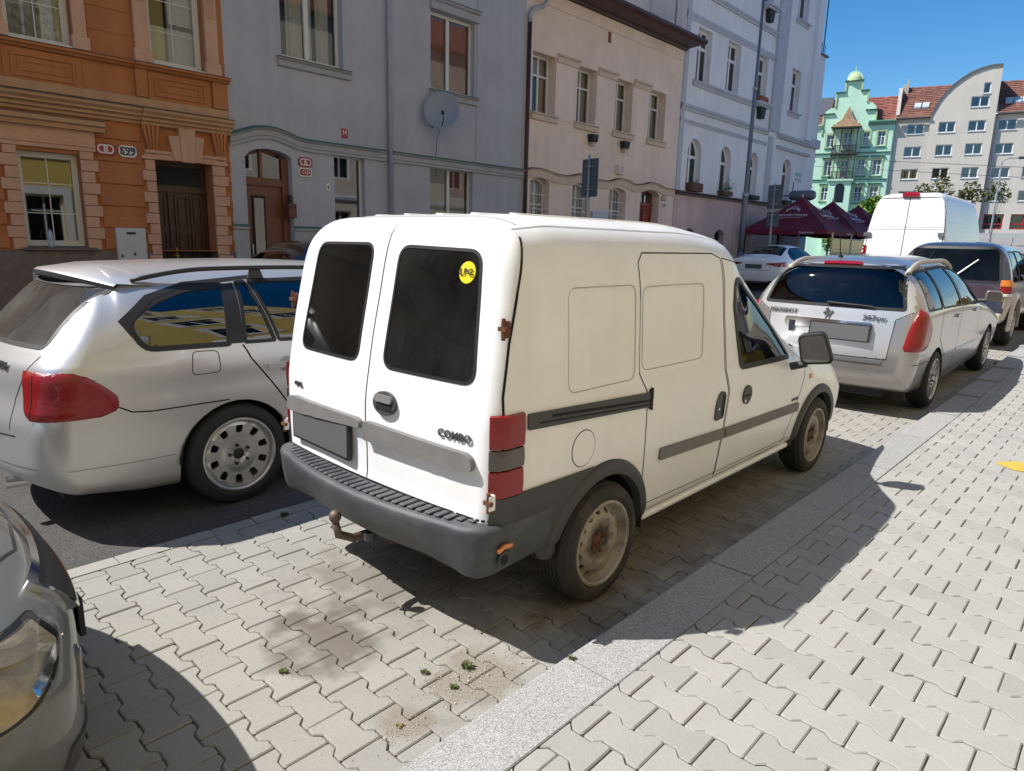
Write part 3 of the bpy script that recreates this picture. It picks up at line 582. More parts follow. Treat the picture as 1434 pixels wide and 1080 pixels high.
# ======== blue grey house, number 6
R = empty('blue_house', (0, D, 0), 0, 'plain blue grey rendered house with green capped cornice, number 6', 'house')
darch = [(3.93, G), (4.91, G), (4.91, 3.22), (4.80, 3.29), (4.62, 3.34), (4.40, 3.355), (4.18, 3.33), (4.02, 3.26), (3.93, 3.16)]
wall(R, 'wall', rect(3.63, 11.86, 0, 8), [darch, rect(4.79, 6.19, 5.12, 7.05), rect(8.58, 10.0, 5.15, 6.89), rect(5.90, 6.68, 1.6, 3.42), rect(8.56, 9.98, 1.6, 3.43)], M('blue_wall'), .26)
wall(R, 'upper_wall', rect(3.63, 11.86, 8, 12.5), [], M('blue_wall')); shell(R, 3.63, 11.86, 12.5, 'blue_wall'); roof(R, 3.63, 11.95, 12.6, 15.5, 9, 'tile_red')
def tube_ledge(name, pts, prof, m):       # moulding that follows a line in the wall plane
    b = MB(); n = len(prof); vs = []
    for i, (s, z) in enumerate(pts): vs += [(s, -o, z+dz) for o, dz in prof]
    fs = [(i*n+k, (i+1)*n+k, (i+1)*n+(k+1) % n, i*n+(k+1) % n) for i in range(len(pts)-1) for k in range(n)]; b.add(vs, fs+[tuple(range(n)), tuple(range(len(vs)-1, len(vs)-n-1, -1))]); return b.build(name, M(m), R)
tc_ = curve([(3.63, 3.52), (3.9, 3.62), (4.2, 3.715), (4.45, 3.74), (4.75, 3.69), (5.05, 3.61), (5.3, 3.59), (12, 3.59)])
xs = [3.632+(7.25-3.632)*i/40 for i in range(41)]
for a_, xs in ((0, xs), (1, [7.42, 9, 11.855])):
    tube_ledge('cornice', [(x, tc_(x)) for x in xs], [(0, -.20), (.05, -.20), (.05, -.15), (.07, -.13), (.07, -.04), (.12, -.01), (.12, .02), (0, .03)], 'blue_trim')
    tube_ledge('copper_cap', [(x, tc_(x)) for x in xs], [(0, .035), (.14, .022), (.145, .005), (.15, .028), (0, .055)], 'green_copper')
for (a, b_) in ((3.60, 3.93), (4.91, 5.58)):
    ledge(R, 'band', a+.005 if a < 3.7 else a, b_, [(0, 1.2), (.02, 1.2), (.02, 1.78), (.06, 1.80), (.06, 1.845), (0, 1.85)], M('blue_trim')); ledge(R, 'copper_cap', a+.005 if a < 3.7 else a, b_, [(0, 1.852), (.075, 1.847), (.075, 1.86), (0, 1.885)], M('green_copper'))
window(R, rect(4.79, 6.19, 5.14, 7.05), d=.16, fw=.07, mull=(5.44,), fm='window_paint', curt=[(5.05, 5.40, 5.2, 7.0, 'curtain'), (5.72, 6.02, 5.2, 6.6, 'curtain'), (5.44, 5.62, 5.2, 7.0, 'curtain')], room='room_blue', sash=.10)
window(R, rect(8.58, 10.0, 5.17, 6.89), d=.14, fw=.07, mull=(9.22,), fm='window_paint', curt=[(8.6, 9.2, 5.2, 6.85, 'curtain_pink'), (9.25, 9.98, 5.2, 6.85, 'curtain_pink')], sash=.09)
window(R, rect(5.90, 6.68, 1.6, 3.42), d=.13, fw=.06, fm='window_paint', gm='reflective_glass', curt=[(5.9, 6.7, 1.6, 3.3, 'room_blue')], room='room_blue')
window(R, rect(8.56, 9.98, 1.6, 3.43), d=.13, fw=.06, mull=(9.25,), fm='window_paint', curt=[(8.6, 9.22, 1.6, 3.05, 'blind'), (9.28, 9.95, 1.6, 2.75, 'blind'), (9.28, 9.95, 2.75, 3.4, 'terracotta')], sash=.08)
for a, b_, z in ((4.69, 6.34, 5.12), (8.56, 10.08, 5.17)):
    ledge(R, 'window_sill', a, b_, [(-.13, z-.02), (-.13, z-.002), (.10, z-.02), (.11, z-.05), (.06, z-.07), (.06, z-.17), (0, z-.19)], M('blue_trim')); ledge(R, 'copper_cap', a-.01, b_+.01, [(-.13, z), (-.13, z+.008), (.13, z-.012), (.13, z-.024)], M('green_copper'))
ledge(R, 'window_head', 8.56, 10.08, [(0, 6.9), (.08, 6.9), (.08, 7.06), (.14, 7.09), (.14, 7.13), (0, 7.15)], M('blue_trim')); ledge(R, 'copper_cap', 8.55, 10.1, [(0, 7.152), (.155, 7.132), (.155, 7.145), (0, 7.17)], M('green_copper'))
blk(R, 'wall_strip', 10.06, 10.10, .012, 3.66, 12.4, M('blue_trim'))
dr_ = MB(); v, f = cdt([(s, z) for s, z in darch]); dr_.add([(s, .22, z) for s, z in v], f); door = dr_.build('door', M('brown_door'), R, fix=False)
b = MB(); b.box(3.932, 4.905, .16, .22, 2.66, 2.80); b.box(4.30, 4.36, .165, .22, 2.8, 3.33); b.box(4.77, 4.905, .15, .22, G, 3.2); b.box(3.932, 3.98, .165, .22, G, 3.16); b.build('door_frame', M('brown_door'), door)
b = MB(); b.add([(4.0, .205, 2.81), (4.29, .205, 2.81), (4.29, .205, 3.28), (4.0, .205, 3.18)], [(0, 1, 2, 3)]); b.add([(4.37, .205, 2.81), (4.76, .205, 2.81), (4.76, .205, 3.20), (4.37, .205, 3.30)], [(0, 1, 2, 3)]); b.build('transom_light', M('reflective_glass'), door, fix=False)
b = MB(); b.add([(4.0, .212, 2.81), (4.76, .212, 2.81), (4.76, .212, 3.28), (4.0, .212, 3.2)], [(0, 1, 2, 3)]); b.build('room', M('room_dark'), door, fix=False)
b = MB(); b.box(4.12, 4.40, .195, .219, .7, 2.46); b.build('glass_strip', M('room_dark'), door); b = MB(); b.box(4.16, 4.36, .185, .194, .75, 2.42); b.build('pane', M('reflective_glass'), door)
b = MB(); b.tube([(4.07, .15, 1.1), (4.07, .15, 1.5)], .014); b.build('door_handle', M('chrome'), door)
t = empty('letter_box', (4.83, D, 2.05), 0, 'brown letter box and bell panel beside the brown arched door', 'letter box'); b = MB(); b.box(-.07, .10, -.10, .05, 0, .28); bevel(b.build('case', M('letter_box'), t), .006); b = MB(); b.box(-.05, .08, -.105, -.10, .2, .225); b.box(-.03, .03, -.06, .03, .29, .44); b.build('flap', M('iron'), t)
b = MB(); b.tube([(7.335, D-.09, .2), (7.335, D-.09, 12.4)], .055, 12); t = empty('downpipe', (7.335, D-.09, .2), 0, 'blue grey downpipe running down the middle of the blue house', 'downpipe'); o = b.build('pipe', M('pipe_blue'), t, True); o.location = (-7.335, -D+.09, -.2)
for z in (1.2, 4.1, 6.1, 8): b = MB(); b.tube([(0, 0, z-.22), (0, 0, z-.18)], .064, 12); b.box(-.01, .01, 0, .09, z-.21, z-.19); b.build('bracket', M('pipe_blue'), t)
t = empty('downpipe', (11.93, D-.07, .2), 0, 'dark red brown downpipe in the corner between blue and beige houses', 'downpipe'); b = MB(); b.tube([(0, 0, 0), (0, 0, 7.15)], .055, 12); b.build('pipe', M('pipe_brown'), t, True)
b = MB(); b.tube([(0, 0, 7.15), (0, 0, 7.35), (.06, -.02, 7.48), (.38, -.14, 7.62), (.46, -.17, 7.72), (.46, -.17, 8.2)], .06, 12); b.build('elbow', M('galv'), t, True)
number_plate(5.215, 3.18, .31, .19, '6', 'sign_red', 'sign_white', 'red enamel plate with white number 6 right of the brown arched door', y=D, sz=.15)
number_plate(5.20, 2.975, .31, .18, '601', 'sign_white', 'sign_red', 'pale enamel plate reading 601 just under the red plate 6', y=D, sz=.14)
t = empty('intercom', (5.735, D, 2.72), 0, 'tiny white bell plate on the blue wall right of plate 601', 'intercom'); b = MB(); b.box(-.05, .05, -.015, 0, -.08, .08); b.build('plate', M('sign_white'), t); b = MB(); b.box(-.012, .012, -.022, -.015, -.03, .03); b.build('button', M('iron'), t)
t = empty('hydrant_sign', (6.185, D, 3.86), 0, 'small red sign with white marks on the blue wall above the green cornice', 'sign'); b = MB(); b.box(-.075, .075, -.008, 0, -.10, .10); b.build('plate', M('sign_red'), t); textobj('H', .13, M('sign_white'), t, frame_m((0, -.0095, .02), (1, 0, 0), (0, 0, 1)), .001, bold=.003)
t = textobj('REALITY', .15, M('sign_white'), None, frame_m((6.27, D+.125, 3.16), (-1, 0, 0), (0, 0, 1)), .001, 'window_lettering') if 0 else None
t = empty('satellite_dish', (8.62, D, 4.60), 0, 'grey satellite dish bracketed below the pink curtained upper window', 'satellite dish')
nrm = Vector((-.62, -.72, .25)).normalized(); X_ = nrm.cross(Vector((0, 0, 1))).normalized(); Y_ = X_.cross(nrm).normalized()*-1
def DP(a, b_, c): return tuple(Vector((0, -.36, .02))+X_*a+Y_*b_+nrm*c)
b = MB(); vs = []; n = 28; R_ = .42
for j in range(9):
    for i in range(n): r = R_*j/8; vs.append(DP(r*math.cos(2*math.pi*i/n), r*1.06*math.sin(2*math.pi*i/n), .16*(r/R_)**2*.6))
for i in range(n): vs.append(DP(R_*1.02*math.cos(2*math.pi*i/n), R_*1.08*math.sin(2*math.pi*i/n), .085))
b.add(vs, [(j*n+i, j*n+(i+1) % n, (j+1)*n+(i+1) % n, (j+1)*n+i) for j in range(9) for i in range(n)]); b.build('reflector', M('dish_grey'), t, True)
b = MB(); b.tube([DP(0, .38, .05), DP(-.04, .36, .42)], .012); b.tube([DP(-.04, .36, .42), DP(-.02, .22, .44)], .01); b.tube([DP(0, .1, -.02), (0, 0, -.02)], .02); b.tube([DP(0, .1, -.02), (0, 0, -.3)], .012); b.build('arm', M('iron'), t)
b = MB(); b.tube([DP(-.02, .18, .40), DP(-.02, .26, .47)], .035); b.build('receiver', M('iron'), t)
b = MB(); b.tube([(0, -.3, -.35), (.03, -.15, -.6), (.10, -.02, -.95), (.13, -.01, -1.4)], .006, 5); b.build('cable', M('iron'), t)
# ======== beige house
R = empty('beige_house', (0, D, 0), 0, 'low beige plastered house with wavy cornice and four small upper windows', 'house')
gw = [arch(a, b_, 1.4, 3.36, 3.47) for a, b_ in ((12.18, 13.04), (14.10, 15.0), (16.02, 16.96))]; dra = arch(17.82, 19.03, G, 3.38, 3.56)
uw = [rect(12.16, 13.16, 5.20, 6.73), rect(14.07, 15.09, 5.20, 6.73), rect(15.99, 17.02, 5.20, 6.73), rect(17.97, 19.04, 5.20, 6.73)]
wall(R, 'wall', rect(11.86, 20.0, 0, 8.45), gw+[dra]+uw, M('beige_wall'), .34); shell(R, 11.86, 20.0, 8.4, 'beige_wall')
b = MB(); v, f = cdt(rect(11.9, 20.25, 0, 1)); b.prism([(-.62, 8.42), (-.60, 8.56), (5, 11.2), (9.6, 8.5), (9.5, 8.4)], 12.6, 20.18, 0); b.build('roof', M('tile_red'), R)
ledge(R, 'gutter', 12.6, 20.30, [(.60, 8.44), (.66, 8.44), (.72, 8.50), (.72, 8.58), (.60, 8.57)], M('pipe_brown')); ledge(R, 'eaves_board', 11.9, 20.1, [(0, 8.30), (.10, 8.30), (.12, 8.36), (.60, 8.40), (.60, 8.44), (0, 8.44)], M('pipe_brown'))
ledge(R, 'frieze', 11.93, 20.0, [(0, 7.96), (.03, 7.96), (.03, 8.28), (0, 8.29)], M('beige_wall'))
wv = curve([(11.87, 3.58), (12.2, 3.67), (12.6, 3.69), (13.0, 3.65), (13.4, 3.59), (13.9, 3.60), (14.3, 3.68), (14.6, 3.71), (15.0, 3.68), (15.4, 3.60), (15.9, 3.61), (16.3, 3.70), (16.6, 3.74), (17.0, 3.70), (17.45, 3.62), (17.9, 3.66), (18.3, 3.74), (18.6, 3.75), (19.0, 3.70), (19.4, 3.63), (20, 3.63)])
tube_ledge('cornice', [(11.87+8.12*i/90, wv(11.87+8.12*i/90)) for i in range(91)], [(0, -.22), (.04, -.22), (.05, -.03), (.09, -.01), (.09, .01), (0, .02)], 'beige_trim'); tube_ledge('zinc_cap', [(11.87+8.12*i/90, wv(11.87+8.12*i/90)) for i in range(91)], [(0, .025), (.11, .012), (.11, .02), (0, .05)], 'pipe_brown')
for i, r_ in enumerate(uw):
    a, b_ = r_[0][0], r_[1][0]; m_ = (a+b_)/2
    window(R, rect(a, b_, 5.22, 6.73), d=.30, fw=.055, mull=(a+.30, a+.55), trans=(6.22,), fm='white_frame', curt=[(a+.3, b_-.35, 5.25, 6.2, 'room_dark')], sash=.05)
    ledge(R, 'window_sill', a-.03, b_+.07, [(-.28, 5.19), (-.28, 5.21), (.10, 5.18), (.12, 5.14), (.07, 5.12), (.07, 5.0), (0, 4.98)], M('beige_trim'))
    if i < 3: ledge(R, 'label_moulding', b_+.02, b_+1.0, [(0, 6.63), (.05, 6.63), (.05, 6.76), (.11, 6.80), (.11, 6.84), (0, 6.86)], M('beige_trim')); blk(R, 'wall_strip', b_+.06, b_+.96, .012, 5.1, 6.63, M('beige_wall'))
    
for i, gp in enumerate(gw):
    a, b_ = gp[0][0], gp[1][0]; w_ = window(R, gp, d=.24, fw=.05, mull=((a+b_)/2,), trans=(2.75,), fm='white_frame', curt=[(a, b_, 1.4, 3.4, 'curtain')], room='room_dark')
    g = MB(); n = 7
    for k in range(n): x = a+.06+(b_-a-.12)*k/(n-1); g.tube([(x, .10, 1.45), (x, .10, 3.30+.06*math.sin(math.pi*k/(n-1)))], .010, 6)
    for z in (1.9, 2.25, 2.62, 3.02): g.box(a+.02, b_-.02, .095, .115, z-.012, z+.012)
    g.build('grille', M('grille_white'), w_)
dr_ = MB(); v, f = cdt(dra); dr_.add([(s, .30, z) for s, z in v], f); door = dr_.build('door', M('red_door'), R, fix=False)
b = MB(); b.box(17.83, 19.02, .24, .30, 3.02, 3.10); b.box(17.83, 19.02, .25, .30, 2.9, 2.93); b.box(18.39, 18.44, .25, .30, G, 3.5); b.build('door_frame', M('red_door'), door)
b = MB(); b.box(17.9, 18.37, .285, .299, 3.12, 3.45); b.box(18.46, 18.95, .285, .299, 3.12, 3.45); b.build('transom_light', M('reflective_glass'), door)
for a, b_ in ((17.92, 18.34), (18.48, 18.92)):
    for c0, c1 in ((.4, 1.3), (1.4, 2.1), (2.2, 2.85)): dpan(a, b_, c0, c1, 'red_door', .30, door)
b = MB(); b.box(18.62, 18.72, .27, .28, 2.3, 2.38); b.build('notice', M('sign_white'), door)
number_plate(19.29, 3.30, .28, .18, '4', 'sign_red', 'sign_white', 'red enamel plate 4 on the beige wall right of the red door', sz=.14)
number_plate(19.31, 3.07, .32, .16, '618', 'sign_white', 'sign_red', 'pale enamel number plate under red plate by the red door', sz=.11)
t = empty('notice_board', (15.48, D, 2.25), 0, 'pale blue metal cabinet between the second and third grilled windows', 'cabinet'); b = MB(); b.box(-.42, .42, -.08, 0, -.8, .42); bevel(b.build('cabinet', M('board_blue'), t), .01); b = MB(); b.box(-.40, .40, -.085, -.079, -.75, .38); b.build('cabinet_door', M('board_blue'), t)
for i, x in enumerate((14.87, 16.58)):
    t = empty('wall_lantern', (x, D, 4.90), 0, ['dark wall lantern under the second upper window of the beige house', 'dark wall lantern under the third upper window of the beige house'][i], 'wall lamp', 'wall lanterns on the beige house')
    b = MB(); b.prism([(-.16, 0), (-.10, -.22), (.10, -.22), (.16, 0)], -.20, -.0); b.build('hood', M('iron'), t); b = MB(); b.prism([(-.07, -.222), (-.05, -.34), (.05, -.34), (.07, -.222)], -.15, -.03); b.build('lamp_glass', M('beige_trim'), t)
t = empty('meter_box', (16.42, D, 3.87), 0, 'small pale meter box on the beige wall above the cornice', 'meter box'); b = MB(); b.box(-.14, .14, -.14, 0, 0, .28); bevel(b.build('case', M('beige_wall'), t), .01); b = MB(); b.box(-.10, .10, -.145, -.14, .05, .24); b.build('lid', M('beige_trim'), t)
blk(R, 'vent_slot', 15.53, 15.66, .02, 7.63, 7.93, M('tile_red'))
# ======== white corner house
R = empty('corner_house', (0, D, 0), 0, 'tall pale blue white corner house with round arched windows over a pink base', 'house')
aw = [arch(20.75, 21.79, 3.72, 5.05, 5.55), arch(23.25, 24.23, 3.72, 5.08, 5.56), arch(25.85, 26.75, 3.78, 5.15, 5.60), arch(29.34, 30.35, 3.85, 5.2, 5.68)]
u2 = [rect(20.89, 21.93, 7.52, 9.28), rect(23.22, 24.30, 7.58, 9.33), rect(25.85, 26.85, 7.60, 9.37), rect(29.34, 30.40, 7.70, 9.50), rect(29.32, 30.5, 11.5, 13.3), rect(20.9, 21.95, 11.3, 13.1), rect(23.2, 24.3, 11.3, 13.1), rect(25.8, 26.85, 11.3, 13.1)]
wall(R, 'wall', rect(20.0, 32.05, 3.66, 16.5), aw+u2, M('white_wall'), .40); shell(R, 20.02, 32.0, 16.5, 'white_wall', 12, .47, 'side_wall')
bw = [arch(20.86, 21.67, 1.7, 2.15, 2.34), arch(23.29, 24.11, 1.3, 2.15, 2.36), arch(25.89, 26.65, 1.0, 2.15, 2.40), arch(29.42, 30.24, 1.3, 2.2, 2.45)]
wall(R, 'base_wall', rect(20.0, 31.95, 0, 3.50), bw, M('pink_wall'), .30, -.03)
for p_ in bw: window(R, p_, d=.2, fw=.04, mull=((p_[0][0]+p_[1][0])/2,), fm='iron', gm='house_glass')
ledge(R, 'ledge', 20.0, 32.1, [(0, 3.505), (.12, 3.505), (.12, 3.56), (.20, 3.60), (.20, 3.64), (0, 3.655)], M('pipe_brown'))
for z0, h, o in ((6.42, .20, .12), (5.98, .14, .05), (9.38, .22, .06), (10.3, .18, .10)):
    ledge(R, 'string_course', 20.02, 27.38, [(0, z0), (o*.5, z0), (o*.6, z0+h*.4), (o, z0+h*.6), (o, z0+h), (0, z0+h+.02)], M('white_trim'))
    if z0 < 7: ledge(R, 'string_course', 28.42, 32.25, [(0, z0+.02), (o*.5+.08, z0+.02), (o*.6+.08, z0+h*.4), (o+.08, z0+h*.6), (o+.08, z0+h), (0, z0+h+.02)], M('white_trim'))
blk(R, 'pilaster', 27.40, 28.40, .10, 6.65, 16.4, M('white_trim')); blk(R, 'pilaster', 27.55, 28.0, .05, 3.66, 6.40, M('white_trim')); blk(R, 'pilaster', 31.45, 32.08, .14, 6.70, 16.4, M('white_wall')); blk(R, 'pilaster', 20.02, 20.30, .04, 3.66, 16.4, M('white_trim'))
b = MB(); b.box(32.1, 33.4, .1, 3.0, 0, 10.7); b.build('stair_bay', M('white_wall'), R); b = MB(); b.box(32.1, 33.5, 0, 3.1, 10.705, 10.78); b.build('zinc_cap', M('zinc'), R); b = MB(); b.box(32.1, 33.5, -.06, 3.1, 6.5, 6.9); b.build('cornice_block', M('white_trim'), R)
ledge(R, 'window_sill', 20.7, 25.75, [(0, 7.30), (.05, 7.30), (.08, 7.38), (.14, 7.44), (.14, 7.48), (0, 7.50)], M('white_trim'))
for p_ in aw+u2:
    a, b_ = p_[0][0], p_[1][0]; z0 = p_[0][1]; z1 = max(q_[1] for q_ in p_); tr_ = z0+(z1-z0)*.66
    window(R, p_, d=.20, fw=.09, mull=((a+b_)/2-.04,) if len(p_) > 4 else ((a+b_)/2,), trans=(tr_,), fm='white_frame', gm='house_glass', sash=.10, room='room_dark', curt=[(a, (a+b_)/2, z0, tr_, 'curtain')] if a > 23 and a < 25 else None, dr=.12)
for a in (29.24, 29.22): pass
for p_ in (u2[3], u2[4]): a, b_, z0 = p_[0][0], p_[1][0], p_[0][1]; ledge(R, 'window_sill', a-.1, b_+.1, [(0, z0-.2), (.05, z0-.2), (.07, z0-.1), (.16, z0-.06), (.16, z0-.02), (0, z0)], M('white_trim'))
for i, z0 in enumerate((7.56, 11.26)):
    t = empty('window_box_balcony', (26.35, D, z0), 0, ['small bracketed window ledge with red planter behind the lamp post', 'small bracketed window ledge high behind the top of the lamp post'][i], 'window ledge')
    b = MB(); b.box(-.62, .62, -.30, 0, -.10, 0); b.prism([(-.55, -.10), (-.5, -.18), (.5, -.18), (.55, -.10)], -.24, 0); b.build('slab', M('white_trim'), t); b = MB(); b.prism([(-.26, -.181), (-.16, -.62), (.16, -.62), (.26, -.181)], -.2, 0); b.build('corbel', M('iron'), t)
    if i == 0: b = MB(); b.box(-.4, .3, -.24, -.06, .002, .22); b.build('planter', M('terracotta'), t)
for i, (x, gr) in enumerate(((21.25, 0), (23.75, 1), (26.3, 0), (29.85, 0))):
    t = empty('window_planter', (x, D-.10, 3.67), 0, ['brown planter box on the first arched window sill of the corner house', 'leafy green plant box on the second arched window sill', 'dark planter box on the third arched window sill behind the lamp post', 'dark planter on the last arched window near the street corner'][i], 'planter')
    b = MB(); b.box(-.42, .42, -.14, .12, 0, .18 if i else .30); bevel(b.build('box', M('planter_brown' if i < 2 else 'iron'), t), .01)
    if gr or i == 0:
        b = MB(); r_ = random.Random(i+3)
        for k in range(260 if gr else 40):
            x_, y_, z_ = r_.gauss(0, .2), -.05+r_.gauss(0, .09), .2+abs(r_.gauss(0, .17)) if gr else .3+abs(r_.gauss(0, .05)); s = .035; a = r_.uniform(0, 6.3); e = r_.uniform(-1, 1)
            b.add([(x_, y_, z_), (x_+s*math.cos(a), y_+s*math.sin(a), z_+s*e), (x_+s*.3, y_-s*.4, z_+s)], [(0, 1, 2)])
        tag(b.build('plant', M('leaf'), t, fix=False), kind='stuff')
t = empty('street_name_sign', (31.3, D, 5.0), 0, 'faint two line street name plate on the white corner wall', 'street sign')
for z in (.12, -.12): b = MB(); b.box(-.36, .36, -.02, 0, z-.085, z+.085); b.build('plate', M('white_trim'), t)
t = empty('bracket_mast', (32.2, D-.2, 10.8), 0, 'thin antenna mast on the corner house against the sky', 'mast'); b = MB(); b.tube([(.5, .2, 0), (.5, .2, 4.6)], .025, 6); b.tube([(.3, .2, 0), (.3, .2, .4)], .015, 5); b.tube([(.7, .2, 0), (.7, .2, .35)], .015, 5); b.build('pole', M('iron'), t); b = MB(); b.box(-.1, 1.0, -.1, 1.2, 4.5, 4.9); b.build('eaves', M('zinc'), t)
b = MB(); b.prism([(11.6, 8.5), (20.0, 8.5), (20.0, 17), (11.6, 17)], 9.6, 11.5); o = b.build('rear_wall', M('bright_wall'), R); 
b = MB(); b.box(18.0, 20.0, 1.5, 9.5, 8.6, 17); b.build('party_wall', M('bright_wall'), R)
# ======== yellow house across the street (seen in the reflections)
R = empty('yellow_house', (9.5, -6.0, 0), math.pi, 'sunlit yellow house across the street, seen mirrored in windows', 'house')
yw = [rect(x, x+1.25, z, z+2.0) for x in [1.2+i*3.0 for i in range(8)] for z in (1.0, 4.6, 8.2, 11.8, 15.4, 19.0)]
wall(R, 'wall', rect(0, 26, 0, 22.5), yw, M('yellow_wall'), .3); shell(R, 0, 26, 22.5, 'yellow_wall', 8, .5)
for p_ in yw:
    a, b_, z0, z1 = p_[0][0], p_[1][0], p_[0][1], p_[2][1]; w_ = window(R, p_, d=.15, fw=.08, mull=((a+b_)/2,), trans=(z0+1.4,), fm='white_frame')
    v, f = cdt(rect(a-.28, b_+.28, z0-.3, z1+.3), [rect(a, b_, z0, z1)]); b = MB(); b.add([(s, -.05, z) for s, z in v], f); b.build('architrave', M('yellow_frame'), w_, fix=False)

def plain_house(nm, loc, rz, L, H, m, label, step=2.6, fh=3.4, z0=1.2, ww=1.15, wh=1.8, fr='white_frame'):
    R = empty(nm, loc, rz, label, 'house'); ws = [rect(x, x+ww, z, z+wh) for x in [.8+i*step for i in range(int((L-1)/step))] for z in [z0+k*fh for k in range(int((H-1)/fh))]]
    wall(R, 'wall', rect(0, L, 0, H), ws, M(m), .25); shell(R, 0, L, H, m, 8, .45); ledge(R, 'cornice', 0, L, [(0, 3.5), (.1, 3.55), (.12, 3.7), (0, 3.75)], M('white_trim')); roof(R, 0, L, H+.1, H+3, 8, 'tile_red')
    for p_ in ws: window(R, p_, d=.14, fw=.07, mull=((p_[0][0]+p_[1][0])/2,), trans=(p_[0][1]+wh*.66,), fm=fr)
    return R
plain_house('grey_house', (32, -6.0, 0), math.pi, 22.3, 12, 'flats_wall', 'pale grey house across the street beyond the yellow one, only mirrored in glass')
plain_house('cream_house', (-20.2, D, 0), 0, 16.5, 12, 'beige_wall', 'cream house left of the orange house, outside the picture')
plain_house('rust_house', (-40, D, 0), 0, 19.7, 14, 'orange_ledge', 'rust coloured house farther left along the street, outside the picture')
plain_house('brown_house', (-17, -6.0, 0), math.pi, 20, 12, 'pink_wall', 'pinkish house behind the camera across the street, outside the picture')
# ---------------------------------------------------------------- buildings across the square (local frame: s to the right, d away, z up)
FA = math.radians(-74.4273); FO = (94.147, 23.30, 0)
R = empty('green_house', FO, FA, 'mint green gabled house with a dark timber oriel balcony across the square', 'house')
gable = [(-10.3, 0), (-1.55, 0), (-1.55, 17.1), (-3.66, 17.1), (-3.66, 18.75), (-3.8, 19.2), (-4.2, 19.6), (-4.85, 19.75), (-4.85, 21.05), (-5.6, 21.1), (-5.6, 22.2), (-5.7, 22.9), (-6.1, 23.35), (-6.6, 23.5), (-7.1, 23.35), (-7.4, 22.9), (-7.45, 22.2), (-7.45, 21.0), (-8.35, 20.95), (-8.4, 19.3), (-8.9, 19.2), (-9.4, 18.85), (-9.6, 18.45), (-9.65, 17.2), (-10.3, 17.2)]
gwin = [rect(-8.95, -8.1, 14.5, 16.0), rect(-7.0, -6.1, 14.2, 16.3), rect(-4.85, -4.1, 14.5, 16.2), rect(-3.2, -2.35, 14.5, 16.2), rect(-8.95, -8.05, 11.0, 12.85), rect(-7.0, -6.1, 10.7, 12.85), rect(-5.1, -4.2, 11.0, 12.9), rect(-3.35, -2.4, 10.95, 12.9), rect(-8.95, -8.15, 7.9, 9.6), rect(-3.35, -2.4, 7.7, 9.6), rect(-5.1, -4.2, 7.7, 9.6), arch(-7.1, -6.3, 7.8, 9.5, 10.0)]
lw = [rect(-11.0, -10.55, 11.0, 12.85), rect(-10.3+.0, -9.85, 14.6, 16)]
wall(R, 'wall', gable, gwin, M('mint_wall'), .3); wall(R, 'wall', rect(-13.5, -10.32, 0, 17.1), [rect(-11.5, -10.6, 11.0, 12.85), rect(-11.5, -10.6, 14.5, 16.0), rect(-11.5, -10.6, 7.8, 9.6)], M('mint_wall'), .3)
shell(R, -13.5, -1.5, 17, 'mint_wall', 11, .5)
for p_ in gwin+[rect(-11.5, -10.6, 11.0, 12.85), rect(-11.5, -10.6, 14.5, 16.0), rect(-11.5, -10.6, 7.8, 9.6)]:
    a, b_, z0 = p_[0][0], p_[1][0], p_[0][1]; z1 = max(q_[1] for q_ in p_); window(R, p_, d=.16, fw=.09, mull=((a+b_)/2,), trans=(z0+(z1-z0)*.62,), fm='white_frame', room='room_blue', curt=[(a, b_, z0, z0+(z1-z0)*.5, 'curtain')], sash=.08)
    if len(p_) == 4: v, f = cdt(rect(a-.2, b_+.2, z0-.12, z1+.22), [rect(a, b_, z0, z1)]); b = MB(); b.add([(s, -.06, z) for s, z in v], f); b.build('architrave', M('mint_trim'), R, fix=False); ledge(R, 'window_head', a-.32, b_+.32, [(0, z1+.25), (.18, z1+.3), (.22, z1+.38), (0, z1+.42)], M('mint_ledge')) if z0 < 14 else None; ledge(R, 'window_sill', a-.2, b_+.2, [(0, z0-.3), (.14, z0-.2), (.16, z0-.12), (0, z0-.10)], M('mint_ledge'))
for z in (13.6, 10.35): ledge(R, 'string_course', -13.5, -1.6, [(0, z), (.14, z+.05), (.18, z+.15), (0, z+.2)], M('mint_ledge'))
ledge(R, 'eaves', -4.4, -1.45, [(0, 16.9), (.3, 17.0), (.45, 17.3), (.45, 17.45), (0, 17.5)], M('mint_ledge')); ledge(R, 'eaves', -13.5, -9.7, [(0, 16.95), (.3, 17.05), (.35, 17.2), (0, 17.3)], M('mint_wall'))
def follow(pts, w_, o, m, name='gable_coping'):
    b = MB(); b.tube([(s, -o*.2, z) for s, z in pts], w_, 4); b.build(name, M(m), R)
follow([(-3.66, 17.4), (-3.66, 18.75)], .14, .1, 'mint_trim'); follow([(-4.85, 19.75), (-4.85, 21.05)], .14, .1, 'mint_trim'); follow([(-5.6, 21.1), (-5.6, 22.2)], .14, .1, 'mint_trim'); follow([(-7.45, 22.2), (-7.45, 21.0)], .14, .1, 'mint_trim'); follow([(-8.4, 20.95), (-8.4, 19.3)], .14, .1, 'mint_trim'); follow([(-9.65, 18.45), (-9.65, 16)], .14, .1, 'mint_trim')
for a, b_, z in ((-4.9, -3.55, 18.75), (-5.7, -4.7, 21.08), (-8.5, -7.4, 20.98), (-9.8, -8.35, 18.5), (-7.6, -5.45, 22.3)): ledge(R, 'gable_ledge', a, b_, [(0, z-.08), (.2, z-.05), (.26, z+.08), (0, z+.12)], M('mint_ledge'))
b = MB(); b.lathe([(.95, 0), (.9, .4), (.62, .85), (.2, 1.1), (.05, 1.2), (.03, 1.9)], 14, (-6.55, .5, 22.3), 2, math.pi, 2*math.pi); b.build('dome', M('mint_trim'), R, True)
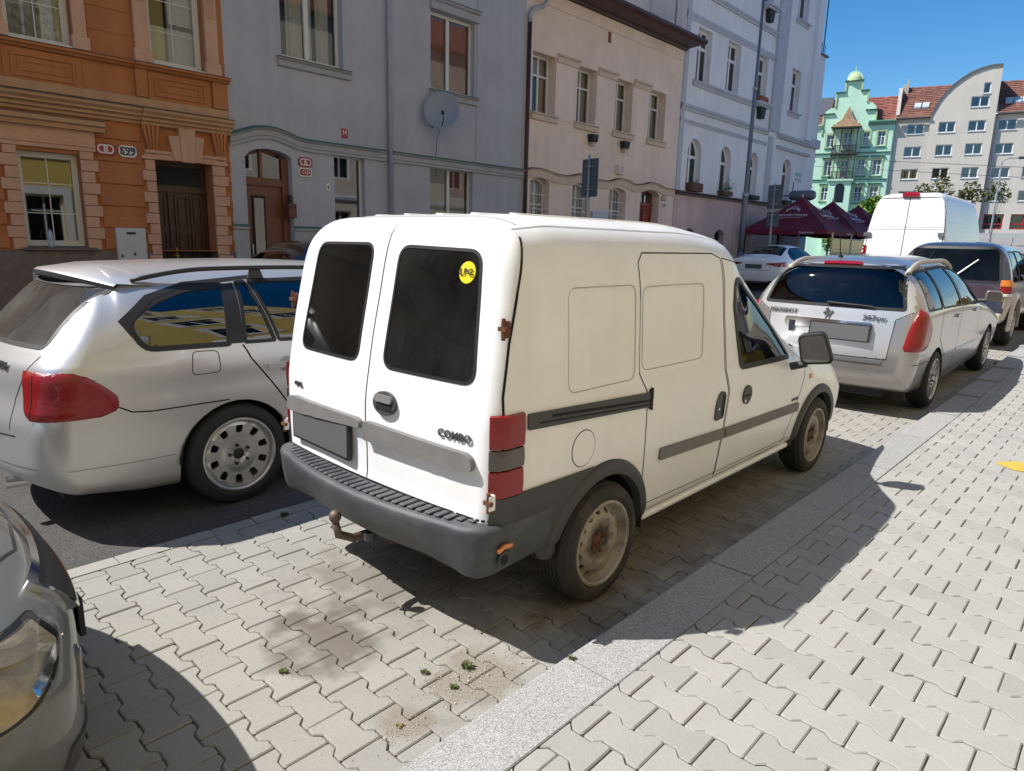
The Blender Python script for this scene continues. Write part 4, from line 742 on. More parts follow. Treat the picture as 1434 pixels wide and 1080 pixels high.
def tiles(name, poly, m, step=.34):        # roof plane as rows of tiles: poly = [(s,d,z)] quad bottom-left, bottom-right, top-right, top-left
    A, B, C_, D_ = [Vector(p) for p in poly]; n = max(3, int((D_-A).length/step)); b = MB(); up = (B-A).cross(D_-A).normalized()
    if up.z < 0: up = -up
    for i in range(n):
        t0, t1 = i/n, (i+1)/n; p0, p1 = A.lerp(D_, t0), B.lerp(C_, t0); q0, q1 = A.lerp(D_, t1), B.lerp(C_, t1); k = max(2, int((p1-p0).length/.55))
        for j in range(k):
            u0, u1 = j/k, (j+1)/k; h = .05; r_ = .01*((j*7+i*3) % 3)
            b.add([p0.lerp(p1, u0)+up*(h+r_), p0.lerp(p1, u1-.03/k)+up*(h+r_), q0.lerp(q1, u1-.03/k), q0.lerp(q1, u0), p0.lerp(p1, u0), p0.lerp(p1, u1-.03/k)], [(0, 1, 2, 3), (4, 5, 1, 0)])
    o = b.build(name, M(m), R, fix=False); tag(o, kind='stuff'); return o
b = MB(); b.prism([(0.2, 17.0), (4, 20.85), (4.2, 20.7), (10, 16.8)], -13.5, -1.5, 0); b.build('roof_deck', M('roof_tile'), R)
tiles('roof', [(-4.6, .1, 17.1), (-1.35, .1, 17.3), (-1.35, 4.0, 20.95), (-4.9, 4.0, 20.95)], 'roof_tile'); tiles('roof', [(-13.5, .1, 17.1), (-9.7, .1, 17.1), (-8.4, 4.0, 20.95), (-13.5, 4.0, 20.95)], 'roof_tile')
b = MB(); b.prism([(1.4, 18.7), (4.05, 21.3), (4.2, 21.2), (1.5, 18.4)], -12.2, -8.9, 0); b.build('slate_strip', M('slate'), R)
# timber oriel
O = MB(); 
for s in (-8.15, -7.25, -6.15, -5.45):
    for z0, z1 in ((10.4, 13.4), (13.8, 16.5)): b = MB(); b.box(s-.06, s+.06, -1.25, -1.13, z0, z1); b.build('post', M('dark_wood'), R)
for z in (10.35, 13.55): b = MB(); b.box(-8.3, -5.3, -1.35, 0, z-.12, z+.08); b.build('balcony_floor', M('mint_wall' if z < 11 else 'dark_wood'), R)
for z in (11.35, 14.5, 10.55, 13.72):
    b = MB(); b.box(-8.2, -5.4, -1.28, -1.2, z-.04, z+.04); b.box(-8.2, -8.1, -1.28, 0, z-.04, z+.04); b.box(-5.5, -5.4, -1.28, 0, z-.04, z+.04); b.build('balcony_rail', M('dark_wood'), R)
for z in (10.6, 13.78):
    for i in range(16): b = MB(); s = -8.1+i*.175; b.box(s, s+.07, -1.25, -1.21, z, z+.72); b.build('baluster', M('dark_wood'), R)
for z in (16.45, 16.95): b = MB(); b.box(-8.3, -5.3, -1.3, -1.2, z, z+.12); b.build('beam', M('dark_wood'), R)
for i in range(10): b = MB(); s = -8.15+i*.3; b.box(s, s+.06, -1.27, -1.2, 16.5, 17); b.build('brace', M('dark_wood'), R)
b = MB(); b.add([(-8.55, -1.6, 16.7), (-5.05, -1.6, 16.7), (-5.05, 0, 16.7), (-8.55, 0, 16.7), (-7.4, -.9, 17.7), (-6.1, -.9, 17.7), (-6.1, 0, 17.7), (-7.4, 0, 17.7), (-6.75, -.2, 19.3)], [(0, 1, 5, 4), (1, 2, 6, 5), (3, 0, 4, 7), (4, 5, 8), (5, 6, 8), (7, 4, 8)]); b.build('oriel_roof', M('shingle'), R)
b = MB(); b.box(-8.1, -5.5, -1.1, 0, 0, 10.2); b.build('porch_bay', M('mint_wall'), R)
b = MB(); b.prism(arch(-7.3, -6.2, 7.6, 9.3, 9.9), -1.13, -1.05); b.build('porch_opening', M('room_dark'), R)
b = MB(); b.prism(arch(-7.15, -6.35, 7.7, 9.25, 9.75), -1.16, -1.12); b.build('porch_window', M('reflective_glass'), R)
# beige flats with a curved gable
R = empty('flats_building', FO, FA, 'beige block of flats with a quarter round gable and brown tiled roofs', 'building')
ar = [(2.25, 17.7)]+[(s, z) for s, z in ((2.6, 18.6), (3.0, 19.5), (3.5, 20.25), (4.1, 20.95), (4.95, 21.68), (5.8, 22.25), (6.7, 22.6), (7.6, 22.82), (8.72, 22.87))]
mid = [rect(3.18, 4.88, 15.7, 16.93), rect(6.18, 7.9, 15.72, 16.93), rect(3.18, 4.9, 13.05, 14.32), rect(6.2, 7.9, 13.1, 14.36), rect(3.18, 4.9, 10.4, 11.66), rect(6.2, 7.9, 10.4, 11.66), rect(3.2, 4.9, 7.75, 9.0), rect(6.25, 7.95, 7.72, 8.98), rect(6.1, 7.9, 18.4, 19.6), rect(7.15, 7.85, 19.85, 21.05)]
wall(R, 'wall', [(2.25, 0), (8.72, 0)]+ar[::-1], mid, M('flats_wall'), .3)
sideL = [rect(-.12, 1.70, 15.7, 16.9), rect(-.12, 1.70, 13.05, 14.25), rect(-.12, 1.70, 10.4, 11.63), rect(-.1, 1.7, 7.75, 9.0)]
wall(R, 'wall', rect(-1.42, 2.24, 0, 17.6), sideL, M('flats_grey'), .3, .35)
sideR = [rect(9.1, 10.95, 15.75, 16.97), rect(9.12, 10.97, 13.1, 14.31), rect(9.16, 11.0, 10.4, 11.6), rect(9.2, 10.97, 7.75, 8.94), rect(12.2, 13.9, 10.4, 11.6), rect(12.2, 13.9, 7.75, 8.94), rect(12.2, 13.9, 13.1, 14.3), rect(12.2, 13.9, 15.75, 16.97)]
shop = [rect(9.2, 11.2, 4.5, 6.25), rect(11.9, 14.4, 4.5, 6.25)]
wall(R, 'wall', rect(8.98, 20, 0, 17.65), sideR+shop, M('flats_wall'), .3, .35)
shell(R, -1.42, 20, 17.5, 'flats_wall', 12, .85); b = MB(); b.prism([(2.3, 17.5)]+ar+[(8.72, 17.5)], .62, 3.5); b.build('gable_body', M('flats_wall'), R); b = MB(); b.box(8.73, 8.97, -.02, .7, 0, 17.7); b.build('downpipe_recess', M('slate'), R)
b = MB(); n = len(ar)
b.add([(s-.08, -.12, z+.1) for s, z in ar]+[(s-.08, 4.0, z+.1) for s, z in ar]+[(s, -.12, z-.12) for s, z in ar]+[(s, 4., z-.12) for s, z in ar], [(i, i+1, i+1+n, i+n) for i in range(n-1)]+[(i, i+1, i+1+2*n, i+2*n) for i in range(n-1)]); b.build('gable_flashing', M('zinc'), R)
for p_ in mid+sideL+sideR:
    a, b_, z0, z1 = p_[0][0], p_[1][0], p_[0][1], p_[2][1]; d_ = .12 if p_ in mid else .47
    w_ = window(R, p_, d=d_, fw=.09, mull=((a+b_)/2,) if b_-a > 1 else (), fm='white_frame', gm='reflective_glass', room='room_blue', sash=.12, curt=[(a, b_, z0, z1, 'room_blue' if z0 > 15 else ('inside_grey' if a < 4 else 'blind'))]); b = MB(); b.box(a-.05, b_+.05, d_-.2, d_+.02, z0-.06, z0+.01); b.build('sill', M('white_frame'), w_)
for p_ in shop: a, b_ = p_[0][0], p_[1][0]; window(R, p_, d=.55, fw=.12, mull=((a+b_)/2,), trans=(5.1,), fm='red_frame', gm='house_glass', sash=.14)
tiles('roof', [(-1.4, .1, 17.65), (2.3, .1, 17.65), (5.0, 4.1, 21.85), (-1.4, 4.1, 21.85)], 'roof_tile_brown'); tiles('roof', [(8.9, .1, 17.65), (20, .1, 17.65), (20, 4.1, 21.85), (8.9, 4.1, 21.85)], 'roof_tile_brown')
b = MB(); b.prism([(.15, 17.5), (4.05, 21.7), (4.2, 21.6), (12, 17)], -1.42, 2.25, 0); b.prism([(3.5, 17.5), (4.05, 21.7), (4.2, 21.6), (12, 17)], 2.26, 8.7, 0); b.prism([(.15, 17.5), (4.05, 21.7), (4.2, 21.6), (12, 17)], 8.9, 20, 0); b.build('roof_deck', M('roof_tile_brown'), R)
b = MB(); b.prism([(-.1, 17.5), (3.9, 22.87), (4.1, 17.5)], 8.715, 8.9, 0); b.build('gable_side', M('flats_wall'), R)
for a in (.35, 1.2, 9.6, 10.4, 11.2): b = MB(); b.add([(a, 1.1, 18.95), (a+.72, 1.1, 18.95), (a+.78, 1.65, 19.55), (a+.06, 1.65, 19.55), (a, 1.2, 18.6), (a+.72, 1.2, 18.6)], [(0, 1, 2, 3), (4, 5, 1, 0)]); b.build('skylight', M('board_blue'), R)
ledge(R, 'gutter', -1.42, 2.25, [(0.1, 17.45), (.3, 17.5), (.3, 17.65), (0, 17.65)], M('zinc')); ledge(R, 'gutter', 8.98, 20, [(.1, 17.45), (.3, 17.5), (.3, 17.65), (0, 17.65)], M('zinc'))
b = MB(); b.box(-1.5, -1.2, .4, 4.2, 17.6, 18.2); b.prism([(.2, 18.0), (2.2, 21.5), (3.2, 21.6), (3.3, 19)], -1.5, -1.1, 0); b.build('party_wall', M('chimney_render'), R); b = MB(); b.box(-1.05, -.45, 3.2, 4.2, 19.5, 22.1); b.box(-.62, -.5, 3.6, 3.72, 22.1, 22.8); b.build('chimney', M('chimney_render'), R)
R = empty('boundary_wall', FO, FA, 'low pale concrete garden wall in front of the flats at the far right', 'wall')
b = MB(); b.box(4, 20, -6, -5.7, 0, 3.9); b.build('wall_face', M('cement'), R)
for i in range(7): b = MB(); b.box(6+i*2, 7.5+i*2, -6.04, -6.0, 2.6, 3.5); b.build('panel', M('flats_grey'), R)
# overhead tram wires
for i, (z0, z1) in enumerate(((9.4, 7.75), (8.7, 7.05))):
    b = MB(); b.tube([(60, 30, z0+.9), (60, 5, z1-.1), (60, -25, z1-1.5)], .022, 4); tag(b.build('overhead_wire', M('iron')), ['upper of two thin overhead wires crossing the square', 'lower of two thin overhead wires crossing the square'][i], 'wire')
# far street lamp
t = empty('street_lamp', (58, 7.6, .2), 0, 'thin far street lamp standing before the flats at right', 'street lamp'); b = MB(); b.tube([(0, 0, 0), (0, 0, 4), (0, 0, 7.9), (.1, -.3, 8.1), (.3, -1.0, 8.1)], [.07, .06, .045, .04, .03], 8); b.build('pole', M('galv'), t); b = MB(); b.box(.15, .45, -1.5, -.9, 8.02, 8.18); b.build('lamp_head', M('iron'), t)
# ---------------------------------------------------------------- trees and bushes on the square
def foliage(root, name, blobs, n, leaf, m, seed):
    r_ = random.Random(seed); b = MB()
    for (cx, cy, cz, rx, ry, rz) in blobs:
        for i in range(n):
            while True:
                u = Vector((r_.uniform(-1, 1), r_.uniform(-1, 1), r_.uniform(-1, 1)))
                if .25 < u.length < 1 and r_.random() < u.length**1.5: break
            p = Vector((cx+u.x*rx, cy+u.y*ry, cz+u.z*rz)); s = leaf*r_.uniform(.5, 1.3); a = Vector((r_.gauss(0, 1), r_.gauss(0, 1), r_.gauss(0, .6))).normalized(); c = a.cross(Vector((r_.gauss(0, 1), r_.gauss(0, 1), r_.gauss(0, 1)))).normalized()
            b.add([p-a*s, p+c*s*.55, p+a*s, p-c*s*.55], [(0, 1, 2, 3)])
    o = b.build(name, M(m), root, fix=False); return tag(o, kind='stuff')
def tree(x, y, h, r0, label, m, seed, blobs, n=240, leaf=.16, cat='tree', nm='tree'):
    t = empty(nm, (x, y, .1), 0, label, cat); r_ = random.Random(seed); b = MB()
    b.tube([(0, 0, 0), (r_.uniform(-.1, .1), r_.uniform(-.1, .1), h*.3), (r_.uniform(-.2, .2), r_.uniform(-.2, .2), h*.8)], [r0, r0*.7, r0*.25], 8)
    for (cx, cy, cz, rx, ry, rz) in blobs: b.tube([(0, 0, h*.35), (cx*.5, cy*.5, (h*.35+cz)/2), (cx, cy, cz)], [r0*.4, r0*.25, r0*.1], 5)
    b.build('trunk', M('bark'), t, True); foliage(t, 'crown', blobs, n, leaf, m, seed)
tree(46, 12.3, 4.4, .14, 'bright green bushy tree between the green house and the tall white van', 'leaf_bright', 5, [(0, 0, 3.6, 1.3, 1.3, 1.2), (-.6, 1.0, 3.0, 1.2, 1.1, 1.0), (.5, -1.1, 3.2, 1.1, 1.2, .9), (0, 1.9, 2.3, 1., 1., 1.1), (0, -.2, 4.4, .7, .7, .6)], 900, .13)
tree(46, 10.9, 3.2, .10, 'lower round bush on the right side of the bright green tree', 'leaf', 6, [(0, 0, 2.6, 1., 1.2, 1.0), (0, -.8, 2.0, .9, .9, .9)], 700, .12, 'bush', 'bush')
for i, (u, y, h, lab) in enumerate(((62, 13.3, 7.0, 'sparse olive sapling above the left half of the tall van roof'), (62, 12.0, 7.6, 'tallest sparse sapling just above the tall van brake light'), (62, 9.9, 7.1, 'sparse sapling above the right part of the tall van roof'), (62, 8.2, 7.1, 'slender sapling beside the right end of the tall van roof'), (62, 4.4, 4.7, 'thin sapling right of the tall van in front of the flats'))):
    tree(u, y, h, .06, lab, 'leaf_olive', 20+i, [(0, 0, h-.5, .7, .55, .55), (0, .5, h-1.1, .7, .6, .6), (0, -.45, h-1.2, .7, .5, .6)], 130, .13)
tree(78, 4.6, 6.8, .15, 'dark green tree before the red framed shop windows at far right', 'leaf', 31, [(0, 0, 5.4, 1.3, 1.2, 1.3), (0, .6, 3.8, 1.3, 1.2, 1.2), (0, -.6, 3.4, 1.3, 1.2, 1.2)], 420, .17)
tree(74, 4.2, 3.4, .10, 'low grey green shrub in front of the garden wall at far right', 'leaf_olive', 33, [(0, 0, 2.3, 1., 1.3, .9), (0, -1.3, 1.9, 1, 1.1, .8), (0, 1.2, 1.8, 1, 1, .8)], 300, .14, 'bush', 'bush')
# ---------------------------------------------------------------- street furniture
t = empty('street_lamp', (22.6, 10.0, .40), 0, 'tall slim grey street lamp post in front of the white corner house', 'street lamp')
b = MB(); b.tube([(0, 0, 0), (0, 0, 1.1)], .115, 14); b.build('base', M('pole_grey'), t, True); b = MB(); b.tube([(0, 0, 1.1), (0, 0, 3.2), (0, 0, 3.25), (0, 0, 6.9), (0, 0, 6.95), (0, 0, 10.6)], [.105, .10, .080, .068, .055, .045], 14); b.build('pole', M('pole_grey'), t, True)
b = MB(); b.tube([(0, 0, 3.12), (0, 0, 3.28)], .12, 14); b.tube([(0, 0, 6.85), (0, 0, 6.98)], .085, 12); b.build('collar', M('galv'), t, True); b = MB(); b.tube([(0, 0, 10.5), (.1, -.2, 10.8), (.2, -1.2, 11.0)], .04, 8); b.box(.1, .32, -1.8, -1.1, 10.95, 11.08); b.build('lamp_arm', M('pole_grey'), t)
def signpost(x, y, z0, top, plates, label, group='sign posts seen from behind'):
    t = empty('sign_post', (x, y, z0), 0, label, 'road sign', group); b = MB(); b.tube([(0, 0, 0), (0, 0, top)], .032, 10); b.build('pole', M('galv'), t, True)
    for (w_, zc, h) in plates:
        b = MB(); b.prism(rpoly(rect(-w_/2, w_/2, zc-h/2, zc+h/2), .05), .045, .055, 0)
        o = b.build('sign_plate', M('sign_back'), t); o.rotation_euler = (0, 0, math.radians(-12))
        b = MB(); v, f = cdt(rpoly(rect(-w_/2, w_/2, zc-h/2, zc+h/2), .05), [rpoly(rect(-w_/2+.025, w_/2-.025, zc-h/2+.025, zc+h/2-.025), .035)]); b.add([(.038, s, z) for s, z in v], f); o = b.build('sign_rim', M('sign_back'), t, fix=False); o.rotation_euler = (0, 0, math.radians(-12))
        for dz in (-h*.3, h*.3): b = MB(); b.tube([(0, 0, zc+dz-.02), (0, 0, zc+dz+.02)], .045, 10); b.box(-.01, .05, -.13, .13, zc+dz-.015, zc+dz+.015); o = b.build('clamp', M('galv'), t)
signpost(12.24, 9.5, .30, 3.62, [(.62, 3.05, .96)], 'grey back of a tall rectangular road sign before the beige house')
signpost(23.3, 9.2, .40, 3.62, [(.60, 3.15, .86), (.52, 2.33, .56)], 'grey backs of two stacked road signs between lamp post and parasols')
# beer garden: square parasols
def tent(x, y, z0, hw, zv, za, label):
    t = empty('parasol', (x, y, z0), 0, label, 'parasol', 'maroon beer garden parasols'); zv -= z0; za -= z0
    b = MB(); n = 10; 
    cs = [(-hw, -hw), (hw, -hw), (hw, hw), (-hw, hw)]
    for k in range(4):
        a, c = Vector(cs[k]), Vector(cs[(k+1) % 4])
        b2 = MB(); 
        def f(u, v, a=a, c=c):
            e = a.lerp(c, u); r = 1-v; sag = .10*math.sin(math.pi*u)*r*0+.07*math.sin(math.pi*v)
            return (e.x*r, e.y*r, zv+(za-zv)*(v**1.12)-sag*.6-.05*math.sin(math.pi*u)*r)
        b2.grid(f, 10, 10); b2.build('canopy_panel', M('tent_maroon'), t, True, fix=False)
        b3 = MB(); b3.grid(lambda u, v, a=a, c=c: ((a.lerp(c, u)).x*(1+.004*math.sin(u*25)*(1-v)), (a.lerp(c, u)).y*(1+.004*math.sin(u*25)*(1-v)), zv-.05*math.sin(math.pi*u)-(1-v)*.16), 16, 2); b3.build('valance', M('tent_maroon'), t, True, fix=False)
    b = MB(); b.tube([(0, 0, 0), (0, 0, za+.08)], .04, 10); b.build('pole', M('fence_yellow'), t, True)
    b = MB(); b.box(-.4, .4, -.4, .4, 0, .08); b.build('base', M('cement'), t)
    for c in cs: b = MB(); b.tube([(0, 0, za-.15), (c[0]*.98, c[1]*.98, zv-.02)], .018, 5); b.build('rib', M('iron'), t)
    # printed emblem and brewer's script on the front and right panels
    for (o, xa, sgn) in (((-1, 0), (0, -1), 1), ((0, -1), (1, 0), 1)):
        o = Vector((o[0], o[1], 0)); xa = Vector((xa[0], xa[1], 0)); slope = (o*hw*1.0+Vector((0, 0, zv-za))).normalized()*-1; nrm = xa.cross(slope)
        P = Vector((0, 0, za))+(-slope)*(Vector((hw, 0, zv-za)).length*.58)+nrm*.02
        if nrm.z < 0: P = P-nrm*.04
        m4 = frame_m(P-slope*.10+Vector((0, 0, .055)), xa, slope); textobj('Gambrinus', .27, M('tent_print'), t, m4, .003, 'lettering', .004, 1.15)
        b = MB()
        for q_ in range(7):
            a = math.pi*(q_/6); c_ = P+slope*(.18+.13*math.sin(a))+xa*(.24*math.cos(a))+Vector((0, 0, .06)); b.add([c_+xa*.05*math.cos(w_)+slope*.06*math.sin(w_)+nrm*.004 for w_ in [i*math.pi/5 for i in range(10)]], [tuple(range(10))])
        for q_ in range(3): c_ = P+slope*(.36+.05*(q_ == 1))+xa*(.11*(q_-1))+Vector((0, 0, .06)); b.add([c_-xa*.035, c_+xa*.035, c_+slope*.12], [(0, 1, 2)])
        b.add([P-xa*.5-slope*.30+Vector((0, 0, .05)), P+xa*.5-slope*.24+Vector((0, 0, .05)), P+xa*.5-slope*.265+Vector((0, 0, .05)), P-xa*.5-slope*.325+Vector((0, 0, .05))], [(0, 1, 2, 3)]); b.build('emblem', M('tent_print'), t, fix=False)
        e = o*(hw+.012)+xa*hw*.55+Vector((0, 0, zv-.12)); textobj('Gambrinus', .13, M('tent_print'), t, frame_m(e, xa, (0, 0, 1)), .002, 'valance_lettering', .002)
tent(26.6, 9.4, .35, 1.68, 2.42, 3.78, 'nearest and largest maroon beer garden parasol with pale emblem')
tent(30.2, 9.4, .35, 1.68, 2.42, 3.80, 'middle maroon parasol behind the nearest one')
tent(33.8, 9.4, .35, 1.68, 2.42, 3.82, 'farthest maroon parasol beside the tall white van')
t = empty('terrace_screen', (25.1, 7.55, .3), 0, 'glass wind screen with pale frames under the maroon parasols', 'screen')
for i in range(5):
    x0 = i*2.2; b = MB(); b.box(x0+.03, x0+2.15, -.02, .02, .02, .07); b.box(x0+.03, x0+2.15, -.02, .02, 1.75, 1.80); b.box(x0+.03, x0+2.15, -.02, .02, 1.35, 1.39); b.box(x0, x0+.05, -.025, .025, 0, 2.0); b.build('screen_frame', M('fence_yellow' if i % 2 == 0 else 'galv'), t)
    b = MB(); b.box(x0+.05, x0+2.14, -.005, .005, .07, 1.75); b.build('screen_pane', M('screen_glass'), t)
b = MB(); b.box(0, 11, .05, 3.6, -.25, -.02); b.build('deck', M('cement'), t)
for i in range(2):
    b = MB(); y0 = 0; b.box(-.03, .02, .02+i*1.75, 1.72+i*1.75, .02, .06); b.box(-.03, .02, .02+i*1.75, 1.72+i*1.75, 1.0, 1.05); b.build('screen_frame', M('galv'), t); b = MB(); b.box(-.01, .0, .04+i*1.75, 1.70+i*1.75, .06, 1.0); b.build('screen_pane', M('screen_glass'), t)
t = empty('beer_sign', (29.8, 10.6, 4.05), 0, 'dark horizontal barrel shaped hanging sign above the parasols', 'sign'); b = MB(); b.tube([(0, .6, 0), (0, .52, 0), (0, -.40, 0), (0, -.52, 0)], [.16, .22, .22, .16], 16); b.build('barrel', M('sign_back'), t, True); b = MB(); b.tube([(0, .9, 0), (0, .6, 0)], .03, 6); b.tube([(0, .5, .2), (0, .5, .6)], .02, 6); b.build('bracket', M('iron'), t)
# ---------------------------------------------------------------- vehicles
class Car:
    """Body shell lofted from cross sections; local x forward, y left, z up, origin on the ground under the rear axle."""
    def __init__(s, root, W, xr, xf, top, bot, belt, wt, n=4.5, tuck=.05, rr=.12, rf=.3, bulge=.05, fbulge=.15, lean=None, leanx=.9, flean=None, step=.025, M1=34, M2=60, mod=None, plan=None, side_z=.6):
        s.root = root; s.W = W; s.kill = {}; s.owner = {}; s.names = {}
        top, belt, wt, bot = curve(top), curve(belt), curve(wt), curve(bot); lean = curve(lean) if lean else (lambda z: 0.); flean = curve(flean) if flean else (lambda z: 0.); plan = curve(plan) if plan else (lambda x: 1.)
        def section(x):
            zt, zk, zb = top(x), belt(x), bot(x); zk = min(zk, zt-.06); w_ = W*plan(x); Wt = wt(x)*plan(x); low = [(0, zb), (w_-tuck-.12, zb)]
            for i in range(5): a = math.pi/2*(i/4); low.append((w_-tuck-.06+.06*math.sin(a), zb+.06-.06*math.cos(a)))
            for i in range(1, 21): t = i/20; low.append((w_-tuck*(1-t)**2.2, zb+.06+(zk-zb-.06)*t))
            up = []
            for i in range(61):
                a = math.pi/2*i/60; zz = math.sin(a)**(2/n); up.append(((w_-(w_-Wt)*zz**1.15)*math.cos(a)**(2/n) if i < 60 else 0, zk+(zt-zk)*zz))
            def rs(p, m):
                d = [0]
                for i in range(1, len(p)): d.append(d[-1]+math.hypot(p[i][0]-p[i-1][0], p[i][1]-p[i-1][1]))
                out = []; j = 0
                for k in range(m+1):
                    L = d[-1]*k/m
                    while j < len(d)-2 and d[j+1] < L: j += 1
                    t = 0 if d[j+1] == d[j] else (L-d[j])/(d[j+1]-d[j]); out.append((p[j][0]+(p[j+1][0]-p[j][0])*t, p[j][1]+(p[j+1][1]-p[j][1])*t))
                return out
            return rs(low, M1)[:-1]+rs(up, M2)
        rings = []
        def cap(xe, r, sgn):
            xs0 = xe+sgn*r; sec = section(xs0); zc = (top(xs0)+bot(xs0))/2; H = (top(xs0)-bot(xs0))/2; out = []
            k = max(5, int(r/.02)); 
            for i in range(1, k+1): a = math.pi/2*i/k; out.append((xs0-sgn*r*math.sin(a), r*(1-math.cos(a))))
            d = r
            while d < W-.03: d += .03; out.append((xe, min(d, W-.005)))
            res = []
            for x, d in out: sy = 1-d/W; sz = 1-min(d, H*.98)/H if d <= r else (1-r/H)*((1-d/W)/(1-r/W)); res.append((x, [(y*sy, zc+(z-zc)*sz) for y, z in sec]))
            return res
        rear = cap(xr, rr, 1); front = cap(xf, rf, -1); nb = int((xf-rf-xr-rr)/step)
        rings = rear[::-1]+[(xr+rr+(xf-rf-xr-rr)*i/nb, section(xr+rr+(xf-rf-xr-rr)*i/nb)) for i in range(nb+1)]+front
        V = []; m = M1+M2+1
        for x, sec in rings:
            half = [(y, z) for y, z in sec]; full = [(-y, z) for y, z in half]+[(y, z) for y, z in half[-2:0:-1]]
            for y, z in full:
                wr = max(0, min(1, (xr+leanx-x)/leanx)); wr = wr*wr*(3-2*wr); wf = max(0, min(1, (x-xf+leanx)/leanx)); wf = wf*wf*(3-2*wf)
                q = (abs(y)/W)**2.2; p = [x+(lean(z)+bulge*q)*wr-(flean(z)+fbulge*q)*wf, y, z]
                if mod: p = mod(p)
                V.append(Vector(p))
        k = len(rings[0][1])*2-2; F = [(i*k+j, i*k+(j+1) % k, (i+1)*k+(j+1) % k, (i+1)*k+j) for i in range(len(rings)-1) for j in range(k)]
        F += [tuple(range(k))[::-1], tuple(range((len(rings)-1)*k, len(rings)*k))]
        me = bpy.data.meshes.new('tmp'); me.from_pydata([tuple(v) for v in V], [], F); bm = bmesh.new(); bm.from_mesh(me); bmesh.ops.remove_doubles(bm, verts=bm.verts, dist=1e-5); bmesh.ops.recalc_face_normals(bm, faces=bm.faces)
        if sum(f.normal.dot(f.calc_center_median()-Vector(((xr+xf)/2, 0, .8)))*f.calc_area() for f in bm.faces) < 0: bmesh.ops.reverse_faces(bm, faces=bm.faces)
        bm.verts.ensure_lookup_table(); bm.faces.ensure_lookup_table(); bm.normal_update()
        s.V = [v.co.copy() for v in bm.verts]; s.N = [v.normal.copy() for v in bm.verts]; s.F = [tuple(v.index for v in f.verts) for f in bm.faces]; s.C = [f.calc_center_median() for f in bm.faces]; s.FN = [f.normal.copy() for f in bm.faces]
        bm.free(); bpy.data.meshes.remove(me); s.bvh = BVHTree.FromPolygons(s.V, s.F); s.own = ['body']*len(s.F)
    AX = {'right': (Vector((0, 1, 0)), lambda a, b: Vector((a, -4, b)), lambda c: (c.x, c.z), lambda n: n.y < -.25), 'left': (Vector((0, -1, 0)), lambda a, b: Vector((a, 4, b)), lambda c: (c.x, c.z), lambda n: n.y > .25),
          'rear': (Vector((1, 0, 0)), lambda a, b: Vector((-9, a, b)), lambda c: (c.y, c.z), lambda n: n.x < -.2), 'front': (Vector((-1, 0, 0)), lambda a, b: Vector((9, a, b)), lambda c: (c.y, c.z), lambda n: n.x > .2), 'top': (Vector((0, 0, -1)), lambda a, b: Vector((a, b, 9)), lambda c: (c.x, c.y), lambda n: n.z > .2)}
    def hit(s, ax, a, b):
        d, o, _, _ = s.AX[ax]; h = s.bvh.ray_cast(o(a, b), d)
        if h[0] is None:
            h2 = s.bvh.find_nearest(o(a, b)+d*3.2 if ax in ('right', 'left') else o(a, b)+d*8); return h2[0], h2[1]
        n = h[1]; return h[0], (n if n.dot(d) < 0 else -n)
    def cut(s, ax, poly, owner=None, test=None):
        _, _, pj, nt = s.AX[ax]; ch = set(); xs = [p[0] for p in poly]; ys = [p[1] for p in poly]; a0, a1, b0, b1 = min(xs), max(xs), min(ys), max(ys)
        for i, c in enumerate(s.C):
            if s.own[i] is None: continue
            p = pj(c)
            if a0 <= p[0] <= a1 and b0 <= p[1] <= b1 and nt(s.FN[i]) and inside(p, poly) and (test is None or test(c)): s.own[i] = owner; ch.add(i)
        if owner is not None: return
        vin = set(); vout = set()
        for i, f in enumerate(s.F):
            if i in ch: vin.update(f)
            elif s.own[i] is not None: vout.update(f)
        for v in vin & vout:
            p = pj(s.V[v]); q, d = nearest(p, poly)
            if d < .04:
                d_, o, _, _ = s.AX[ax]; h = s.bvh.ray_cast(o(q[0], q[1]), d_)
                if h[0] is not None and (h[0]-s.V[v]).length < .09: s.V[v] = h[0]
    def arch(s, x, z, R):
        poly = [(x+R*math.cos(a), z+R*math.sin(a)) for a in [math.pi*i/28 for i in range(29)]]; poly = [(x+R, -.2)]+poly+[(x-R, -.2)]
        for ax in ('right', 'left'): s.cut(ax, poly)
        for i, c in enumerate(s.C):
            if s.own[i] and abs(c.x-x) < R-.01 and c.z < z and abs(c.y) > s.W-.34 and s.FN[i].z < -.2: s.own[i] = None
        for sg in (-1, 1):
            b = MB(); y0, y1 = sg*(s.W-.012), sg*(s.W-.34); n = 20
            b.add([(x+(R+.004)*math.cos(math.pi*i/n), y, z+(R+.004)*math.sin(math.pi*i/n)) for y in (y0, y1) for i in range(n+1)], [(i, i+1, i+n+2, i+n+1) for i in range(n)])
            b.add([(x+R+.004, y0, z), (x+R+.004, y1, z), (x+R+.004, y1, z-.03), (x+R+.004, y0, z-.03), (x-R-.004, y0, z), (x-R-.004, y1, z), (x-R-.004, y1, z+.05), (x-R-.004, y0, z+.05)], [(0, 1, 2, 3), (4, 5, 6, 7)])
            b.add([(x+(R+.01)*math.cos(math.pi*i/n), y1, z+(R+.01)*math.sin(math.pi*i/n)) for i in range(n+1)]+[(x-R, y1, z+.02), (x+R, y1, z-.03)], [tuple(range(n+3))])
            b.build('wheel_well', M('dark_inside'), s.root, fix=False)
    def part(s, ax, name, poly, test=None): s.names[name+'#%d' % len(s.names)] = 1; key = list(s.names)[-1]; s.cut(ax, poly, key, test)
